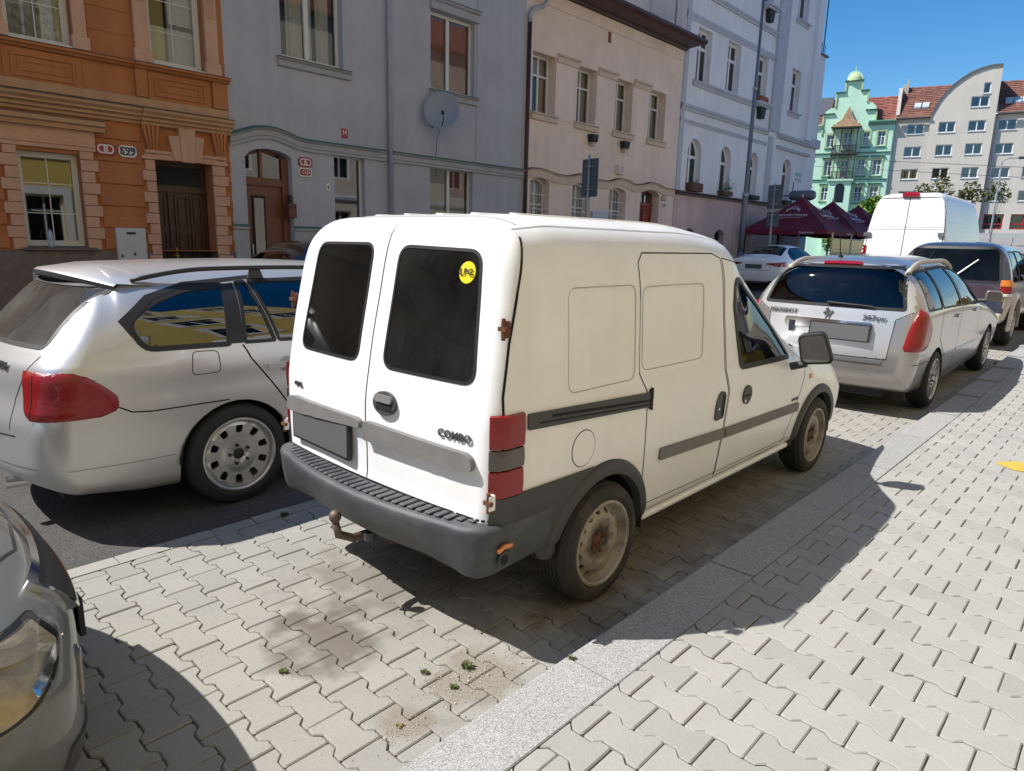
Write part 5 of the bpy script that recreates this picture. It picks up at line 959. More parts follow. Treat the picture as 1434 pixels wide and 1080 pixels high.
    def finish(s, m, lining=True, mats=None):
        out = {}
        for key in ['body']+list(s.names):
            fs = [s.F[i] for i in range(len(s.F)) if s.own[i] == key]
            if not fs: continue
            ids = sorted({v for f in fs for v in f}); mp = {v: i for i, v in enumerate(ids)}; nm = key.split('#')[0]
            mm = (mats or {}).get(nm, m); o = mesh(nm, [s.V[v] for v in ids], [tuple(mp[v] for v in f) for f in fs], M(mm), s.root, True)
            o.data.normals_split_custom_set_from_vertices([tuple(s.N[v]) for v in ids]); out[key.split('#')[0]] = o; out[key] = o
        if lining:
            fs = [s.F[i] for i in range(len(s.F)) if s.own[i] is not None and s.C[i].z > .45]; ids = sorted({v for f in fs for v in f}); mp = {v: i for i, v in enumerate(ids)}
            mesh('lining', [s.V[v]-s.N[v]*.016 for v in ids], [tuple(mp[v] for v in f) for f in fs], M('dark_inside'), s.root, True)
        s.out = out; return out
    def pad(s, ax, poly, name, m, off=.0, th=.004, holes=(), parent=None, step=.05, edge=None, smooth=True, fixn=None, lim=None):
        """a piece laid on the shell: its outline projected along ax, raised by off+th, with a skirt down to the shell"""
        poly = dens(poly, step); holes = [dens(h, step) for h in holes]; v, f = cdt(poly, holes, step); pts = []; nrm = []
        for p in v: c, n = s.hit(ax, *p); pts.append(c); nrm.append(n)
        e = edge if edge is not None else min(th*.5, .004); b = MB(); b.add([c+n*(off+th) for c, n in zip(pts, nrm)], f)
        cen = sum((Vector(p) for p in poly), Vector((0, 0)))/len(poly)
        for lp in [poly]+holes:
            n_ = len(lp); A = []; B_ = []
            for p in lp: c, n = s.hit(ax, *p); A.append(c+n*(off+th)); B_.append(c+n*(off-.004))
            b.add(A+B_, [(i, (i+1) % n_, (i+1) % n_+n_, i+n_) for i in range(n_)])
        o = b.build(name, M(m), parent or s.root, False, fix=False); bm = bmesh.new(); bm.from_mesh(o.data); bmesh.ops.remove_doubles(bm, verts=bm.verts, dist=1e-5); bmesh.ops.recalc_face_normals(bm, faces=bm.faces); bm.to_mesh(o.data); bm.free()
        if smooth: smooth_ang(o, .7)
        return o
    def ring(s, ax, poly, w_, name, m, off=.001, th=.004, parent=None, inner=0., step=.05):
        P = dens(poly, step); c = sum((Vector(p) for p in P), Vector((0, 0)))/len(P)
        def grow(d):
            out = []; n = len(P); area = sum(P[i][0]*P[(i+1) % n][1]-P[(i+1) % n][0]*P[i][1] for i in range(n)); sg = 1 if area > 0 else -1
            for i in range(n): t = Vector(P[(i+1) % n])-Vector(P[i-1]); t = t.normalized() if t.length > 1e-9 else Vector((1, 0)); out.append((P[i][0]+sg*t.y*d, P[i][1]-sg*t.x*d))
            return out
        O = grow(w_); I = grow(-inner); n = len(P); A = []; 
        for lp, q in ((O, off-.003), (O, off+th), (I, off+th), (I, off-.003)):
            for p in lp: c, nn = s.hit(ax, *p); A.append(c+nn*q)
        b = MB(); b.add(A, [(i+k*n, (i+1) % n+k*n, (i+1) % n+(k+1)*n, i+(k+1)*n) for k in range(3) for i in range(n)]); return smooth_ang(b.build(name, M(m), parent or s.root, fix=False), .7)
    def wrap_lamp(s, sg, z0, z1, xf, yi, name='tail_lamp', m='red_lens', th=.012, parent=None, nu=16, nv=10, cx=None):
        """lens wrapped round a rear corner: xf(z) is its forward end on the flank, yi(z) its inner end on the tail"""
        b = MB(); vs = []; cx = cx if cx is not None else min(xf(z0), xf(z1))+.45; cy = sg*s.W*.35
        def pt(th_, z):
            h = s.bvh.ray_cast(Vector((cx, cy, z)), Vector((math.cos(th_), math.sin(th_), 0))); n = h[1]; d = h[0]-Vector((cx, cy, z))
            return h[0], (n if n.dot(d) > 0 else -n)
        for j in range(nv+1):
            z = z0+(z1-z0)*j/nv; p1 = s.hit('right' if sg < 0 else 'left', xf(z), z)[0]; p2 = s.hit('rear', sg*yi(z), z)[0]
            a1 = math.atan2(p1.y-cy, p1.x-cx); a2 = math.atan2(p2.y-cy, p2.x-cx)
            if sg > 0: 
                if a2 < 0: a2 += 2*math.pi
            else:
                if a2 > 0: a2 -= 2*math.pi
            for i in range(nu+1):
                u = i/nu; c, n = pt(a1+(a2-a1)*u, z); e = min(1, min(u, 1-u)*nu/1.0)*min(1, min(j, nv-j)/1.0); vs.append(c+n*(th*e-.001*(1-e)))
        b.add(vs, [(j*(nu+1)+i, j*(nu+1)+i+1, (j+1)*(nu+1)+i+1, (j+1)*(nu+1)+i) for j in range(nv) for i in range(nu)]); return smooth_ang(b.build(name, M(m), parent or s.root, fix=False), .9)
    def seam(s, ax, pts, name='panel_gap', m='gap', w_=.0065, parent=None, closed=False, off=.0012):
        P = dens(pts, .02, closed); b = MB(); L = []; keep = []; last = None
        for p in P:
            c = s.hit(ax, *p)[0]
            if last is None or (c-last).length < .09: keep.append(p); last = c
        P = keep; n = len(P)
        for i in range(n):
            a = Vector(P[(i+1) % n if closed else min(i+1, n-1)])-Vector(P[i-1 if closed else max(i-1, 0)]); a.normalize(); c, nn = s.hit(ax, *P[i]); d_ = s.AX[ax][0]
            u = {'right': Vector((a.x, 0, a.y)), 'left': Vector((a.x, 0, a.y)), 'rear': Vector((0, a.x, a.y)), 'front': Vector((0, a.x, a.y)), 'top': Vector((a.x, a.y, 0))}[ax]; sd_ = nn.cross(u).normalized()
            L += [c+sd_*w_/2+nn*off, c-sd_*w_/2+nn*off]
        b.add(L, [(2*i, 2*i+1, (2*i+3) % (2*n), (2*i+2) % (2*n)) for i in range(n if closed else n-1)]); return b.build(name, M(m), parent or s.root, fix=False)
def wheel(root, x, y, z, r, w_, rr, style, side=-1, tyre='tyre', rot=0.):
    """outer face at y, facing side (-1 right)"""
    t = empty('wheel', (x, y, z)); t.parent = root; t.empty_display_size = .1
    if side > 0: t.rotation_euler = (0, 0, math.pi)
    T = r-rr; b = MB()
    prof = [(rr-.012, w_*.12), (rr, .012), (rr+.012, .004), (rr+T*.3, -.004), (rr+T*.6, 0), (rr+T*.85, .012), (r-.006, .030)]
    tw = w_-.06; prof += [(r, .040)]
    for g in (.2, .4, .6, .8): y0 = .036+tw*g*.93; prof += [(r, y0-.005), (r-.008, y0-.004), (r-.008, y0+.004), (r, y0+.005)]
    prof += [(r, w_-.040), (r-.006, w_-.03), (rr+T*.6, w_), (rr, w_-.015), (rr-.012, w_*.8)]
    b.lathe(prof, 56); o = b.build('tyre', M(tyre), t); smooth_ang(o, .5)
    # rim: barrel and pierced disc
    R = MB(); R.lathe([(rr+.006, .010), (rr+.004, .002), (rr-.006, .000), (rr-.014, .008), (rr-.018, .03), (rr-.03, .05), (rr-.034, w_-.02)], 56)
    if style == 'steel':
        holes = []; nh = 15; hr = rr*.745
        for k in range(nh):
            a = 2*math.pi*k/nh+rot; holes.append([(hr*math.cos(a)+(.012*math.cos(q)*math.cos(a)-.0155*math.sin(q)*math.sin(a)), hr*math.sin(a)+(.012*math.cos(q)*math.sin(a)+.0155*math.sin(q)*math.cos(a))) for q in [2*math.pi*i/10 for i in range(10)]])
        zf = curve([(0, .050), (.035, .050), (.045, .038), (rr*.35, .034), (rr*.45, .030), (rr*.62, .022), (rr*.72, .030), (rr*.82, .048), (rr*.9, .052)]); ro = rr*.88; rm = 'steel_rim'
    elif style == 'alloy10':
        holes = []; nh = 10; hr = rr*.70
        for k in range(nh):
            a = 2*math.pi*k/nh+rot; P = rpoly([(-.026, -.019), (-.026, .019), (.026, .025), (.026, -.025)], .014, 4); holes.append([(hr*math.cos(a)+u*math.cos(a)-v*math.sin(a), hr*math.sin(a)+u*math.sin(a)+v*math.cos(a)) for u, v in P])
        zf = curve([(0, .030), (.045, .030), (.05, .020), (.09, .022), (.12, .030), (rr*.7, .024), (rr*.86, .018), (rr*.93, .03)]); ro = rr*.93; rm = 'alloy_rim'
    else:
        holes = []; nh = 5
        for k in range(nh):
            a = 2*math.pi*k/nh+rot
            for sg in (-1, 1):
                P = rpoly([(rr*.34, .15*sg), (rr*.84, .10*sg), (rr*.80, .50*sg), (rr*.50, .46*sg)], 0); P = [(q[0]*math.cos(a+q[1]), q[0]*math.sin(a+q[1])) for q in P]; holes.append(rpoly(P, .02, 3))
        zf = curve([(0, .030), (.04, .026), (.08, .012), (rr*.7, .010), (rr*.93, .022)]); ro = rr*.93; rm = 'alloy_rim'
    outer = [(ro*math.cos(2*math.pi*i/56), ro*math.sin(2*math.pi*i/56)) for i in range(56)]; v, f = cdt(outer, holes, .02); R.add([(a, zf(math.hypot(a, c)), c) for a, c in v], f)
    for h in holes: n = len(h); R.add([(a, zf(math.hypot(a, c)), c) for a, c in h]+[(a, zf(math.hypot(a, c))+.014, c) for a, c in h], [(i, (i+1) % n, (i+1) % n+n, i+n) for i in range(n)])
    o = R.build('rim', M(rm), t, fix=False); smooth_ang(o, .5)
    k = MB(); k.lathe([(0, w_*.62), (rr-.034, w_*.62)], 32); k.lathe([(.0, .075), (rr*.62, .075), (rr*.62, .09), (0, .09)], 28); k.build('brake_disc', M('dark_inside'), t)
    nb = {'steel': 4, 'alloy10': 5}.get(style, 5); br = {'steel': .05, 'alloy10': .062}.get(style, .054)
    for q in range(nb): a = 2*math.pi*q/nb+rot+.3; k = MB(); k.tube([(br*math.cos(a), zf(br)+.006, br*math.sin(a)), (br*math.cos(a), zf(br)-.014, br*math.sin(a))], .0105, 6); k.build('wheel_bolt', M('rust' if style == 'steel' else 'iron'), t)
    k = MB(); k.lathe([(.034, zf(0)), (.032, zf(0)-.008), (.0, zf(0)-.010)], 18); k.build('hub_cap', M('rust' if style == 'steel' else 'iron'), t, True)
    return t
def seats(root, x, z, ys, m='seat_cloth', h=.62):
    for y in ys:
        b = MB(); b.box(x, x+.48, y-.23, y+.23, z, z+.14); o = b.build('seat', M(m), root); bevel(o, .04, 3)
        k = MB(); k.prism([(x-.02, z+.1), (x+.10, z+.1), (x-.08, z+.1+h), (x-.18, z+.1+h)], y-.22, y+.22); bevel(k.build('backrest', M(m), root), .04, 3)
        k = MB(); k.prism([(x-.10, z+.15+h), (x-.02, z+.15+h), (x-.06, z+.33+h), (x-.14, z+.33+h)], y-.12, y+.12); bevel(k.build('headrest', M(m), root), .03, 3)
# ================================================================= white delivery van
VY = .82
van = empty('delivery_van', (0, VY, 0), 0, 'white small delivery van with two rear doors, dark rear glass and yellow LPG sticker', 'van')
def rib(p):     # shallow stamped recesses in the side panels
    x, y, z = p
    if y < -.5:
        for (x0, x1, z0, z1, r, dpt) in ((-.30, .20, 1.06, 1.50, .05, .011), (.24, .86, 1.09, 1.49, .05, .011)):
            cx, cz, hx, hz = (x0+x1)/2, (z0+z1)/2, (x1-x0)/2, (z1-z0)/2; qx, qz = abs(x-cx)-hx+r, abs(z-cz)-hz+r
            d = math.hypot(max(qx, 0), max(qz, 0))+min(max(qx, qz), 0)-r; t = max(0, min(1, .5-d/.030)); y += dpt*t*t*(3-2*t)
    if x < -.5 and abs(y-.0) < .72 and .62 < z < .80: t = min(1, (.80-z)/.02, (z-.62)/.02, (.72-abs(y))/.02); x += .006*max(0, t)
    return [x, y, z]
C = Car(van, .79, -.79, 3.58, top=[(-.8, 1.775), (-.3, 1.80), (.6, 1.80), (1.1, 1.765), (1.45, 1.67), (1.8, 1.46), (2.15, 1.20), (2.4, 1.05), (2.8, .97), (3.2, .88), (3.58, .70)],
        bot=[(-.8, .42), (-.35, .36), (.3, .30), (2.4, .30), (3.1, .30), (3.58, .34)], belt=[(-.8, .98), (1.9, .96), (2.3, .88), (2.8, .72), (3.6, .55)], wt=[(-.8, .748), (1.2, .738), (1.6, .62), (2.2, .60), (2.5, .66), (3.6, .68)],
        n=7.5, tuck=.03, rr=.075, rf=.30, bulge=.045, fbulge=.22, lean=[(.3, .02), (.55, .0), (.95, .005), (1.15, .03), (1.45, .085), (1.65, .125), (1.8, .19)], leanx=.55, flean=[(.3, .1), (.5, 0), (.7, .02), (.9, .2)], step=.022, M1=44, M2=84, mod=rib)
C.arch(0, .29, .345); C.arch(2.735, .29, .345)
RWIN = rpoly([(-.662, 1.135), (-.115, 1.135), (-.13, 1.655), (-.605, 1.645)], .065, 6); LWIN = rpoly([(.075, 1.135), (.60, 1.135), (.535, 1.655), (.06, 1.66)], .065, 6)
SWIN = rpoly([(1.34, .99), (2.09, .975), (1.93, 1.16), (1.66, 1.365), (1.41, 1.475), (1.245, 1.495), (1.225, 1.35)], [.03, .02, .08, .15, .12, .05, .03], 5)
for ax, p_ in (('rear', RWIN), ('rear', LWIN), ('right', SWIN), ('left', SWIN)): C.cut(ax, p_)
C.cut('front', rpoly([(-.62, 1.06), (.62, 1.06), (.52, 1.62), (-.52, 1.62)], .06))
SLIDE = [(.345, .33), (1.155, .33), (1.18, .62), (1.20, .86), (1.13, .99), (1.085, 1.3), (1.07, 1.62), (.98, 1.645), (.27, 1.645), (.225, 1.60), (.235, 1.42), (.235, 1.08), (.31, .98), (.33, .62)]
FDOOR = [(1.165, .33), (2.16, .33), (2.30, .55), (2.40, .80), (2.37, .92), (2.20, 1.02), (1.98, 1.26), (1.70, 1.46), (1.42, 1.58), (1.09, 1.62), (1.10, 1.3), (1.145, .99), (1.215, .86), (1.195, .62)]
C.part('right', 'sliding_door', SLIDE); C.part('right', 'front_door', FDOOR); C.part('rear', 'rear_door', rect(-.745, -.0, .60, 1.735), lambda c: c.x < -.45); C.part('rear', 'rear_door', rect(.0, .745, .60, 1.735), lambda c: c.x < -.45)
out = C.finish('white_paint')
rd1, rd2, sdoor, fdoor = out['rear_door#2'], out['rear_door#3'], out['sliding_door'], out['front_door']
C.seam('right', SLIDE, closed=True); C.seam('right', FDOOR, closed=True, w_=.006)
C.seam('rear', [(-.018, .60), (-.012, .9), (-.02, 1.3), (-.035, 1.62), (-.04, 1.74)]); [C.seam(ax, [(-.695, .62), (-.695, .9), (-.690, 1.1), (-.655, 1.3), (-.605, 1.5), (-.565, 1.62), (-.535, 1.70)], w_=.011) for ax in ('right', 'left')]; C.seam('rear', [(-.75, .605), (.75, .605)], w_=.01)
C.seam('top', [(-.55, -.655), (.5, -.655), (1.3, -.64)], w_=.012, m='white_paint', name='roof_channel', off=.004)
for k in range(5): C.pad('top', rpoly(rect(-.35, 1.05, -.48+.24*k-.03, -.48+.24*k+.03), .025), 'roof_rib', 'white_paint', 0, .006, step=.1)
bm_ = MB(); b = MB()
b.box(-.02, .0, 0, 0, 0, 0) if 0 else None
C.seam('top', [(-.50, -.64), (-.52, -.5), (-.55, -.3), (-.56, 0), (-.55, .3), (-.50, .6)], w_=.005)
C.pad('rear', RWIN, 'window', 'dusty_dark_glass', -.004, .004, parent=rd1); C.pad('rear', LWIN, 'window', 'tinted_glass', -.004, .004, parent=rd2)
C.ring('rear', RWIN, .005, 'window_seal', 'black_rubber', 0, .003, rd1, .008); C.ring('rear', LWIN, .005, 'window_seal', 'black_rubber', 0, .003, rd2, .008)
for p_ in (rect(-.30, .20, 1.06, 1.50), rect(.27, .86, 1.09, 1.49)): C.seam('right', rpoly(p_, .05), 'pressed_line', 'crease_shade', .005, closed=True)  # shading along the stamped rib edges, drawn as darker lines
C.pad('right', SWIN, 'window', 'car_glass', -.004, .003, parent=fdoor); C.ring('right', SWIN, .022, 'window_seal', 'black_rubber', 0, .005, fdoor, .010)
C.pad('left', SWIN, 'window', 'car_glass', -.004, .003); C.pad('front', rpoly([(-.62, 1.06), (.62, 1.06), (.52, 1.62), (-.52, 1.62)], .06), 'windscreen', 'car_glass', -.004, .003)
C.ring('front', rpoly([(-.62, 1.06), (.62, 1.06), (.52, 1.62), (-.52, 1.62)], .06), .012, 'window_seal', 'black_rubber', 0, .004)
# black printed border of the rear glass, stickers and marks
for wpoly, dd, x0, x1 in ((RWIN, rd1, -.60, -.19), (LWIN, rd2, .12, .50)):
    C.ring('rear', rpoly([(x0, 1.20), (x1, 1.20), (x1, 1.61), (x0+.03, 1.61)], .05), .0, 'glass_border', 'dark_inside', -.012, .001, dd, .006)
def disc(c, r, n=20): return [(c[0]+r*math.cos(2*math.pi*i/n), c[1]+r*1.02*math.sin(2*math.pi*i/n)) for i in range(n)]
C.pad('rear', disc((-.545, 1.56), .042), 'lpg_sticker', 'yellow_sticker', .001, .0012, parent=rd1, step=.03)
h, n_ = C.hit('rear', -.543, 1.56); textobj('LPG', .036, M('ink'), rd1, frame_m(h+n_*.007, (.05, -1, 0), (0.25, 0, 1)), .0006, 'sticker_lettering', .0008, spacing=1.25)
C.pad('rear', rpoly(rect(-.34, -.17, 1.605, 1.628), .01), 'brake_light_housing', 'inside_grey', -.030, .001, parent=rd1); C.pad('rear', rpoly(rect(.13, .31, 1.60, 1.628), .01), 'brake_light_housing', 'inside_grey', -.030, .001, parent=rd2)
# strips on the doors
C.pad('rear', rpoly([(-.695, .805), (-.03, .80), (-.03, .885), (-.10, .885), (-.66, .872), (-.695, .85)], [.02, .01, .02, .03, .02, .02]), 'trim_strip', 'faded_plastic', 0, .030, parent=rd1, step=.04)
C.pad('rear', rpoly([(.0, .845), (.69, .80+.0), (.69, .865), (.64, .882), (.03, .885), (.0, .87)], .02), 'trim_strip', 'faded_plastic', 0, .030, parent=rd2, step=.04)
p0 = MB(); h, n_ = C.hit('rear', .34, .76); X_ = Vector((0, -1, 0)); 
def plate(root, c, n_, w_, h_, tilt=0., name='number_plate', holder=True, m='plate_grey'):
    X_ = Vector((0, 0, 1)).cross(n_).normalized(); Y_ = n_.cross(X_).normalized(); mt = Matrix(((X_.x, Y_.x, n_.x, c.x), (X_.y, Y_.y, n_.y, c.y), (X_.z, Y_.z, n_.z, c.z), (0, 0, 0, 1)))@Matrix.Rotation(tilt, 4, 'Z')
    def R(a, b_, t0, t1): v = MB(); v.prism(rpoly(rect(-a, a, -b_, b_), .008), t0, t1, 2); return [mt@Vector(p) for p in v.v], v.f
    hld = None
    if holder: v, f = R(w_/2+.015, h_/2+.012, -.01, .006); hld = mesh('plate_holder', v, f, M('black_rubber'), root)
    v, f = R(w_/2, h_/2, .006, .009); return mesh(name, v, f, M(m), hld or root)
plate(van, h+n_*.018+Vector((0, .02, -.005)), n_, .52, .155, .0)
C.pad('rear', [(-.36+.105*math.cos(a)*-1-.02, .965+.063*math.sin(a)) for a in [2*math.pi*i/22 for i in range(22)]] if 0 else [(-.165+.075*math.cos(a), .985+.052*math.sin(a)) for a in [2*math.pi*i/22 for i in range(22)]], 'door_handle', 'trim_plastic', 0, .018, parent=rd1, step=.03)
C.pad('rear', rpoly(rect(-.222, -.115, .955, .985), .012), 'grip_recess', 'gap', .012, .008, parent=rd1, step=.03); C.pad('rear', rpoly(rect(-.225, -.112, .99, 1.022), .014), 'grip', 'faded_plastic', .018, .010, parent=rd1, step=.03)
h, n_ = C.hit('rear', -.585, .925); textobj('COMBO', .046, M('badge_dark'), rd1, frame_m(h+n_*.005, (.08, -1, 0), (0, 0, 1)), .0025, 'badge', .0004, 1.0, 1.12)
h, n_ = C.hit('rear', .60, .945); textobj('OPEL', .030, M('badge_dark'), rd2, frame_m(h+n_*.004, (-.08, -1, 0), (0, 0, 1)), .004, 'badge', .001, 1.2)
# hinges
for (y, z, m_) in ((-.765, 1.36, 'rust'), (-.775, .695, 'white_paint'), (.765, 1.36, 'rust'), (.775, .695, 'white_paint')):
    h, n_ = C.hit('rear', max(-.745, min(.745, y)), z); h = Vector((h.x-.004, y, z)); b = MB(); b.box(h.x-.022, h.x+.012, y-.012, y+.012, z-.032, z+.032); o = b.build('hinge', M(m_), van); bevel(o, .004, 1); b = MB(); b.tube([(h.x-.018, y, z-.04), (h.x-.018, y, z+.042)], .008, 8); b.box(h.x-.028, h.x-.012, y-.02, y+.02, z-.006, z+.01); b.build('hinge_pin', M('rust'), o)
# tail lamps (right one visible wrapped round the corner)
for sg in (-1, 1):
    ax = 'right' if sg < 0 else 'left'; L_ = None
    for (z0, z1, m_) in ((.90, 1.035, 'red_lens'), (.815, .899, 'clear_lens'), (.70, .814, 'red_lens')):
        p_ = [(-.80, z0), (-.585, z0), (-.585, z1), (-.80, z1)]
        b = MB(); vs = []; pth = [(-.59, .0), (-.66, .0), (-.70, .0)]; 
        cols = []
        for t in range(13):
            u = t/12; 
            if u < .5: x = -.590-.115*(u/.5); c, n_ = C.hit(ax, x, (z0+z1)/2)
            else: y = sg*(.772-.020*((u-.5)/.5)); c, n_ = C.hit('rear', y, (z0+z1)/2)
            cols.append((c, n_))
        for c, n_ in cols:
            nn = Vector((n_.x, n_.y, 0)).normalized()
            for z, q in ((z0, .0), (z0+.004, .013), ((z0+z1)/2, .016), (z1-.004, .013), (z1, .0)): vs.append((c.x+nn.x*q, c.y+nn.y*q, z))
        fs = [(i*5+k, i*5+k+1, (i+1)*5+k+1, (i+1)*5+k) for i in range(12) for k in range(4)]
        b.add(vs, fs+[(0, 4, 3, 2, 1), (60, 61, 62, 63, 64)]); o = b.build('tail_lamp' if L_ is None else 'lamp_segment', M(m_), L_ or van); smooth_ang(o, .7); L_ = L_ or o
# sliding rail, strips, fuel flap, handles
C.pad('right', rpoly([(-.565, .955), (.345, .905), (.345, .978), (-.565, 1.02)], [.01, .005, .005, .012]), 'slide_rail', 'trim_plastic', 0, .010, step=.06)
C.pad('right', [(-.42, .985), (.335, .932), (.335, .945), (-.42, .997)], 'rail_slot', 'gap', .010, .0015, step=.06); C.pad('right', [(-.50, .972), (.335, .916), (.335, .922), (-.50, .978)], 'rail_slot', 'gap', .010, .0015, step=.06)
C.pad('right', rpoly([(.325, .90), (.35, .885), (.35, 1.0), (.325, .99)], .004), 'rail_end', 'gap', 0, .012, step=.03)
fl = disc((-.185, .80), .082, 30); C.pad('right', disc((-.185, .80), .080, 30), 'fuel_flap', 'white_paint', 0, .0025, step=.04); C.seam('right', fl, closed=True, w_=.0045)
C.pad('right', rpoly([(.47, .598), (1.185, .575), (1.185, .635), (.47, .662)], [.012, .004, .004, .012]), 'trim_strip', 'faded_plastic', 0, .014, parent=sdoor, step=.06); C.pad('right', rpoly([(1.205, .574), (2.34, .550), (2.34, .612), (1.205, .634)], [.004, .012, .012, .004]), 'trim_strip', 'faded_plastic', 0, .014, parent=fdoor, step=.06)
C.pad('right', rpoly([(1.05, .70), (1.155, .705), (1.165, .86), (1.09, .875), (1.05, .80)], [.03, .02, .03, .04, .03]), 'door_handle', 'trim_plastic', 0, .008, parent=sdoor, step=.03); C.pad('right', rpoly([(1.125, .72), (1.148, .72), (1.15, .85), (1.125, .85)], .01), 'grip', 'gap', .008, .002, parent=sdoor, step=.03)
C.pad('right', disc((1.455, .80), .058, 22), 'door_handle', 'trim_plastic', 0, .010, parent=fdoor, step=.03); C.pad('right', rpoly(rect(1.405, 1.505, .792, .802), .003), 'grip', 'gap', .010, .0015, parent=fdoor, step=.03); C.pad('right', disc((1.425, .765), .009, 8), 'lock', 'chrome', .010, .002, parent=fdoor, step=.03)
C.pad('right', disc((1.085, .77), .008, 8), 'lock', 'chrome', .008, .002, parent=sdoor, step=.03)
C.pad('right', rpoly(rect(2.495, 2.545, .765, .80), .012), 'side_indicator', 'amber_lens', 0, .008, step=.03)
h, n_ = C.hit('right', 2.27, .645); textobj('1.7 CDTI', .030, M('badge_dark'), fdoor, frame_m(h+n_*.002, (1, 0, 0), (0, 0, 1)), .002, 'badge', .001)
C.pad('right', rpoly(rect(1.36, 1.44, 1.0, 1.045), .006), 'window_sticker', 'yellow_sticker', -.012, .001, parent=fdoor, step=.03)
# dark cladding, arch flares, sill
def flare(x0, R0, R1, a0, a1, nm='arch_flare', m='trim_plastic', ax='right', sg=-1):
    n = 36; b = MB(); vs = []
    for i in range(n+1):
        a = a0+(a1-a0)*i/n
        for (r, q) in ((R0-.008, -.02), (R0, .022), (R0+(R1-R0)*.55, .026), (R1-.006, .012), (R1, -.002)):
            x, z = x0+r*math.cos(a), .29+r*math.sin(a); c, nn = C.hit(ax, x, max(z, .31)); vs.append((x, (c.y if abs(c.y) > .6 else sg*.76)+sg*q, z))
    b.add(vs, [(i*5+k, i*5+k+1, (i+1)*5+k+1, (i+1)*5+k) for i in range(n) for k in range(4)]); return smooth_ang(b.build(nm, M(m), van, fix=False), .8)
for ax, sg in (('right', -1), ('left', 1)):
    flare(0, .342, .412, math.radians(-4), math.radians(174), ax=ax, sg=sg); flare(2.735, .342, .405, math.radians(-12), math.radians(182), ax=ax, sg=sg)
    C.pad(ax, [(-.735, .41), (-.52, .365), (-.375, .352), (-.37, .42), (-.345, .50), (-.28, .595), (-.18, .665), (-.09, .695), (-.73, .70)], 'side_cladding', 'trim_plastic', 0, .014, step=.05)
C.seam('right', [(.38, .375), (1.2, .36), (2.3, .36)], w_=.004)
for sg in (-1, 1): b = MB(); b.box(.40, 2.32, sg*.7275-.0275, sg*.7275+.0275, .275, .31); bevel(b.build('sill', M('white_paint'), van), .012)
# rear bumper with ribbed step
pth = []
for i in range(9): pth.append((-.40-.32*i/8, -.800))
for i in range(1, 13): a = math.pi/2*i/12; pth.append((-.72-.125*math.sin(a)-.0, -.795+.20*(1-math.cos(a))*.9))
for i in range(1, 21): y = -.615+1.23*i/20; pth.append((-.845-.075*(1-(y/.615)**2), y))
pth = pth+[(x, -y) for x, y in pth[:21][::-1]]
prof = [(-.13, .600, 1), (-.02, .592, 1), (-.006, .585, 1), (.0, .570, 1), (-.003, .545, 1), (-.028, .47, 1), (-.070, .40, 1), (-.10, .375, 1), (-.16, .365, 1), (-.20, .36, 1)]
vs = []; n = len(prof); b = MB()
for i, (x, y) in enumerate(pth):
    a = Vector(pth[max(i-1, 0)]); c = Vector(pth[min(i+1, len(pth)-1)]); t = (c-a).normalized(); nn = Vector((t.y, -t.x)) if 0 else Vector((-t.y*-1, t.x*-1)); nn = Vector((t.y, -t.x))
    if nn.dot(Vector((x+.2, y))) < 0: nn = -nn
    k = min(1, min(i, len(pth)-1-i)/14)
    kk = 1-.75*max(0, min(1, (abs(y)-.45)/.3))
    for o, z, _ in prof: o = o*kk if z < .5 and o > -.155 else o; vs.append((x+nn.x*o*(1 if o > -.1 else (.35+.65*k)), y+nn.y*o*(1 if o > -.1 else (.35+.65*k)), z-.0*(1-k)+(.03*(1-k) if z < .42 else 0)))
b.add(vs, [(i*n+j, i*n+j+1, (i+1)*n+j+1, (i+1)*n+j) for i in range(len(pth)-1) for j in range(n-1)]); bump_ = b.build('rear_bumper', M('bumper_plastic'), van); smooth_ang(bump_, .75)
for i in range(31):
    y = -.69+i*.046; xo = -.845-.075*(1-min(1, (y/.615)**2))+(.05*max(0, abs(y)-.60)/.1); b = MB(); b.box(xo+.028, xo+.118, y-.016, y+.016, .5965, .6045); o = b.build('step_rib', M('bumper_plastic'), bump_); bevel(o, .003, 1)
b = MB(); b.tube([(-.70, -.806, .455), (-.70, -.81, .455)], .034, 16); b.build('tow_eye_cover', M('trim_plastic'), bump_); b = MB(); b.tube([(-.70, -.808, .455), (-.70, -.812, .455)], .022, 12); b.build('tow_eye_hole', M('gap'), bump_)
b = MB(); b.prism([(-.74, .505), (-.70, .520), (-.655, .512), (-.66, .497), (-.70, .502), (-.735, .49)], -.814, -.806); b.build('scuff_sticker', M('amber_lens'), bump_)
# tow bar
b = MB(); b.tube([(-.55, .0, .33), (-.74, .0, .325), (-.86, .0, .33), (-.935, .0, .37), (-.95, .0, .43)], [.022, .022, .02, .02, .017], 12); tb = b.build('tow_bar', M('hitch_metal'), van, True); b = MB(); b.lathe([(0, -.03), (.018, -.026), (.026, -.012), (.028, 0), (.026, .012), (.015, .025), (0, .028)], 18, (-.95, 0, .462), 2); b.build('tow_ball', M('hitch_metal'), tb, True)
b = MB(); b.box(-.72, -.60, -.10, .04, .30, .36); b.tube([(-.75, -.16, .33), (-.75, .10, .35)], .014, 8); b.build('tow_bracket', M('rust'), tb); b = MB(); b.tube([(-.80, -.05, .32), (-.80, -.05, .36)], .03, 12); b.build('tow_socket', M('trim_plastic'), tb)
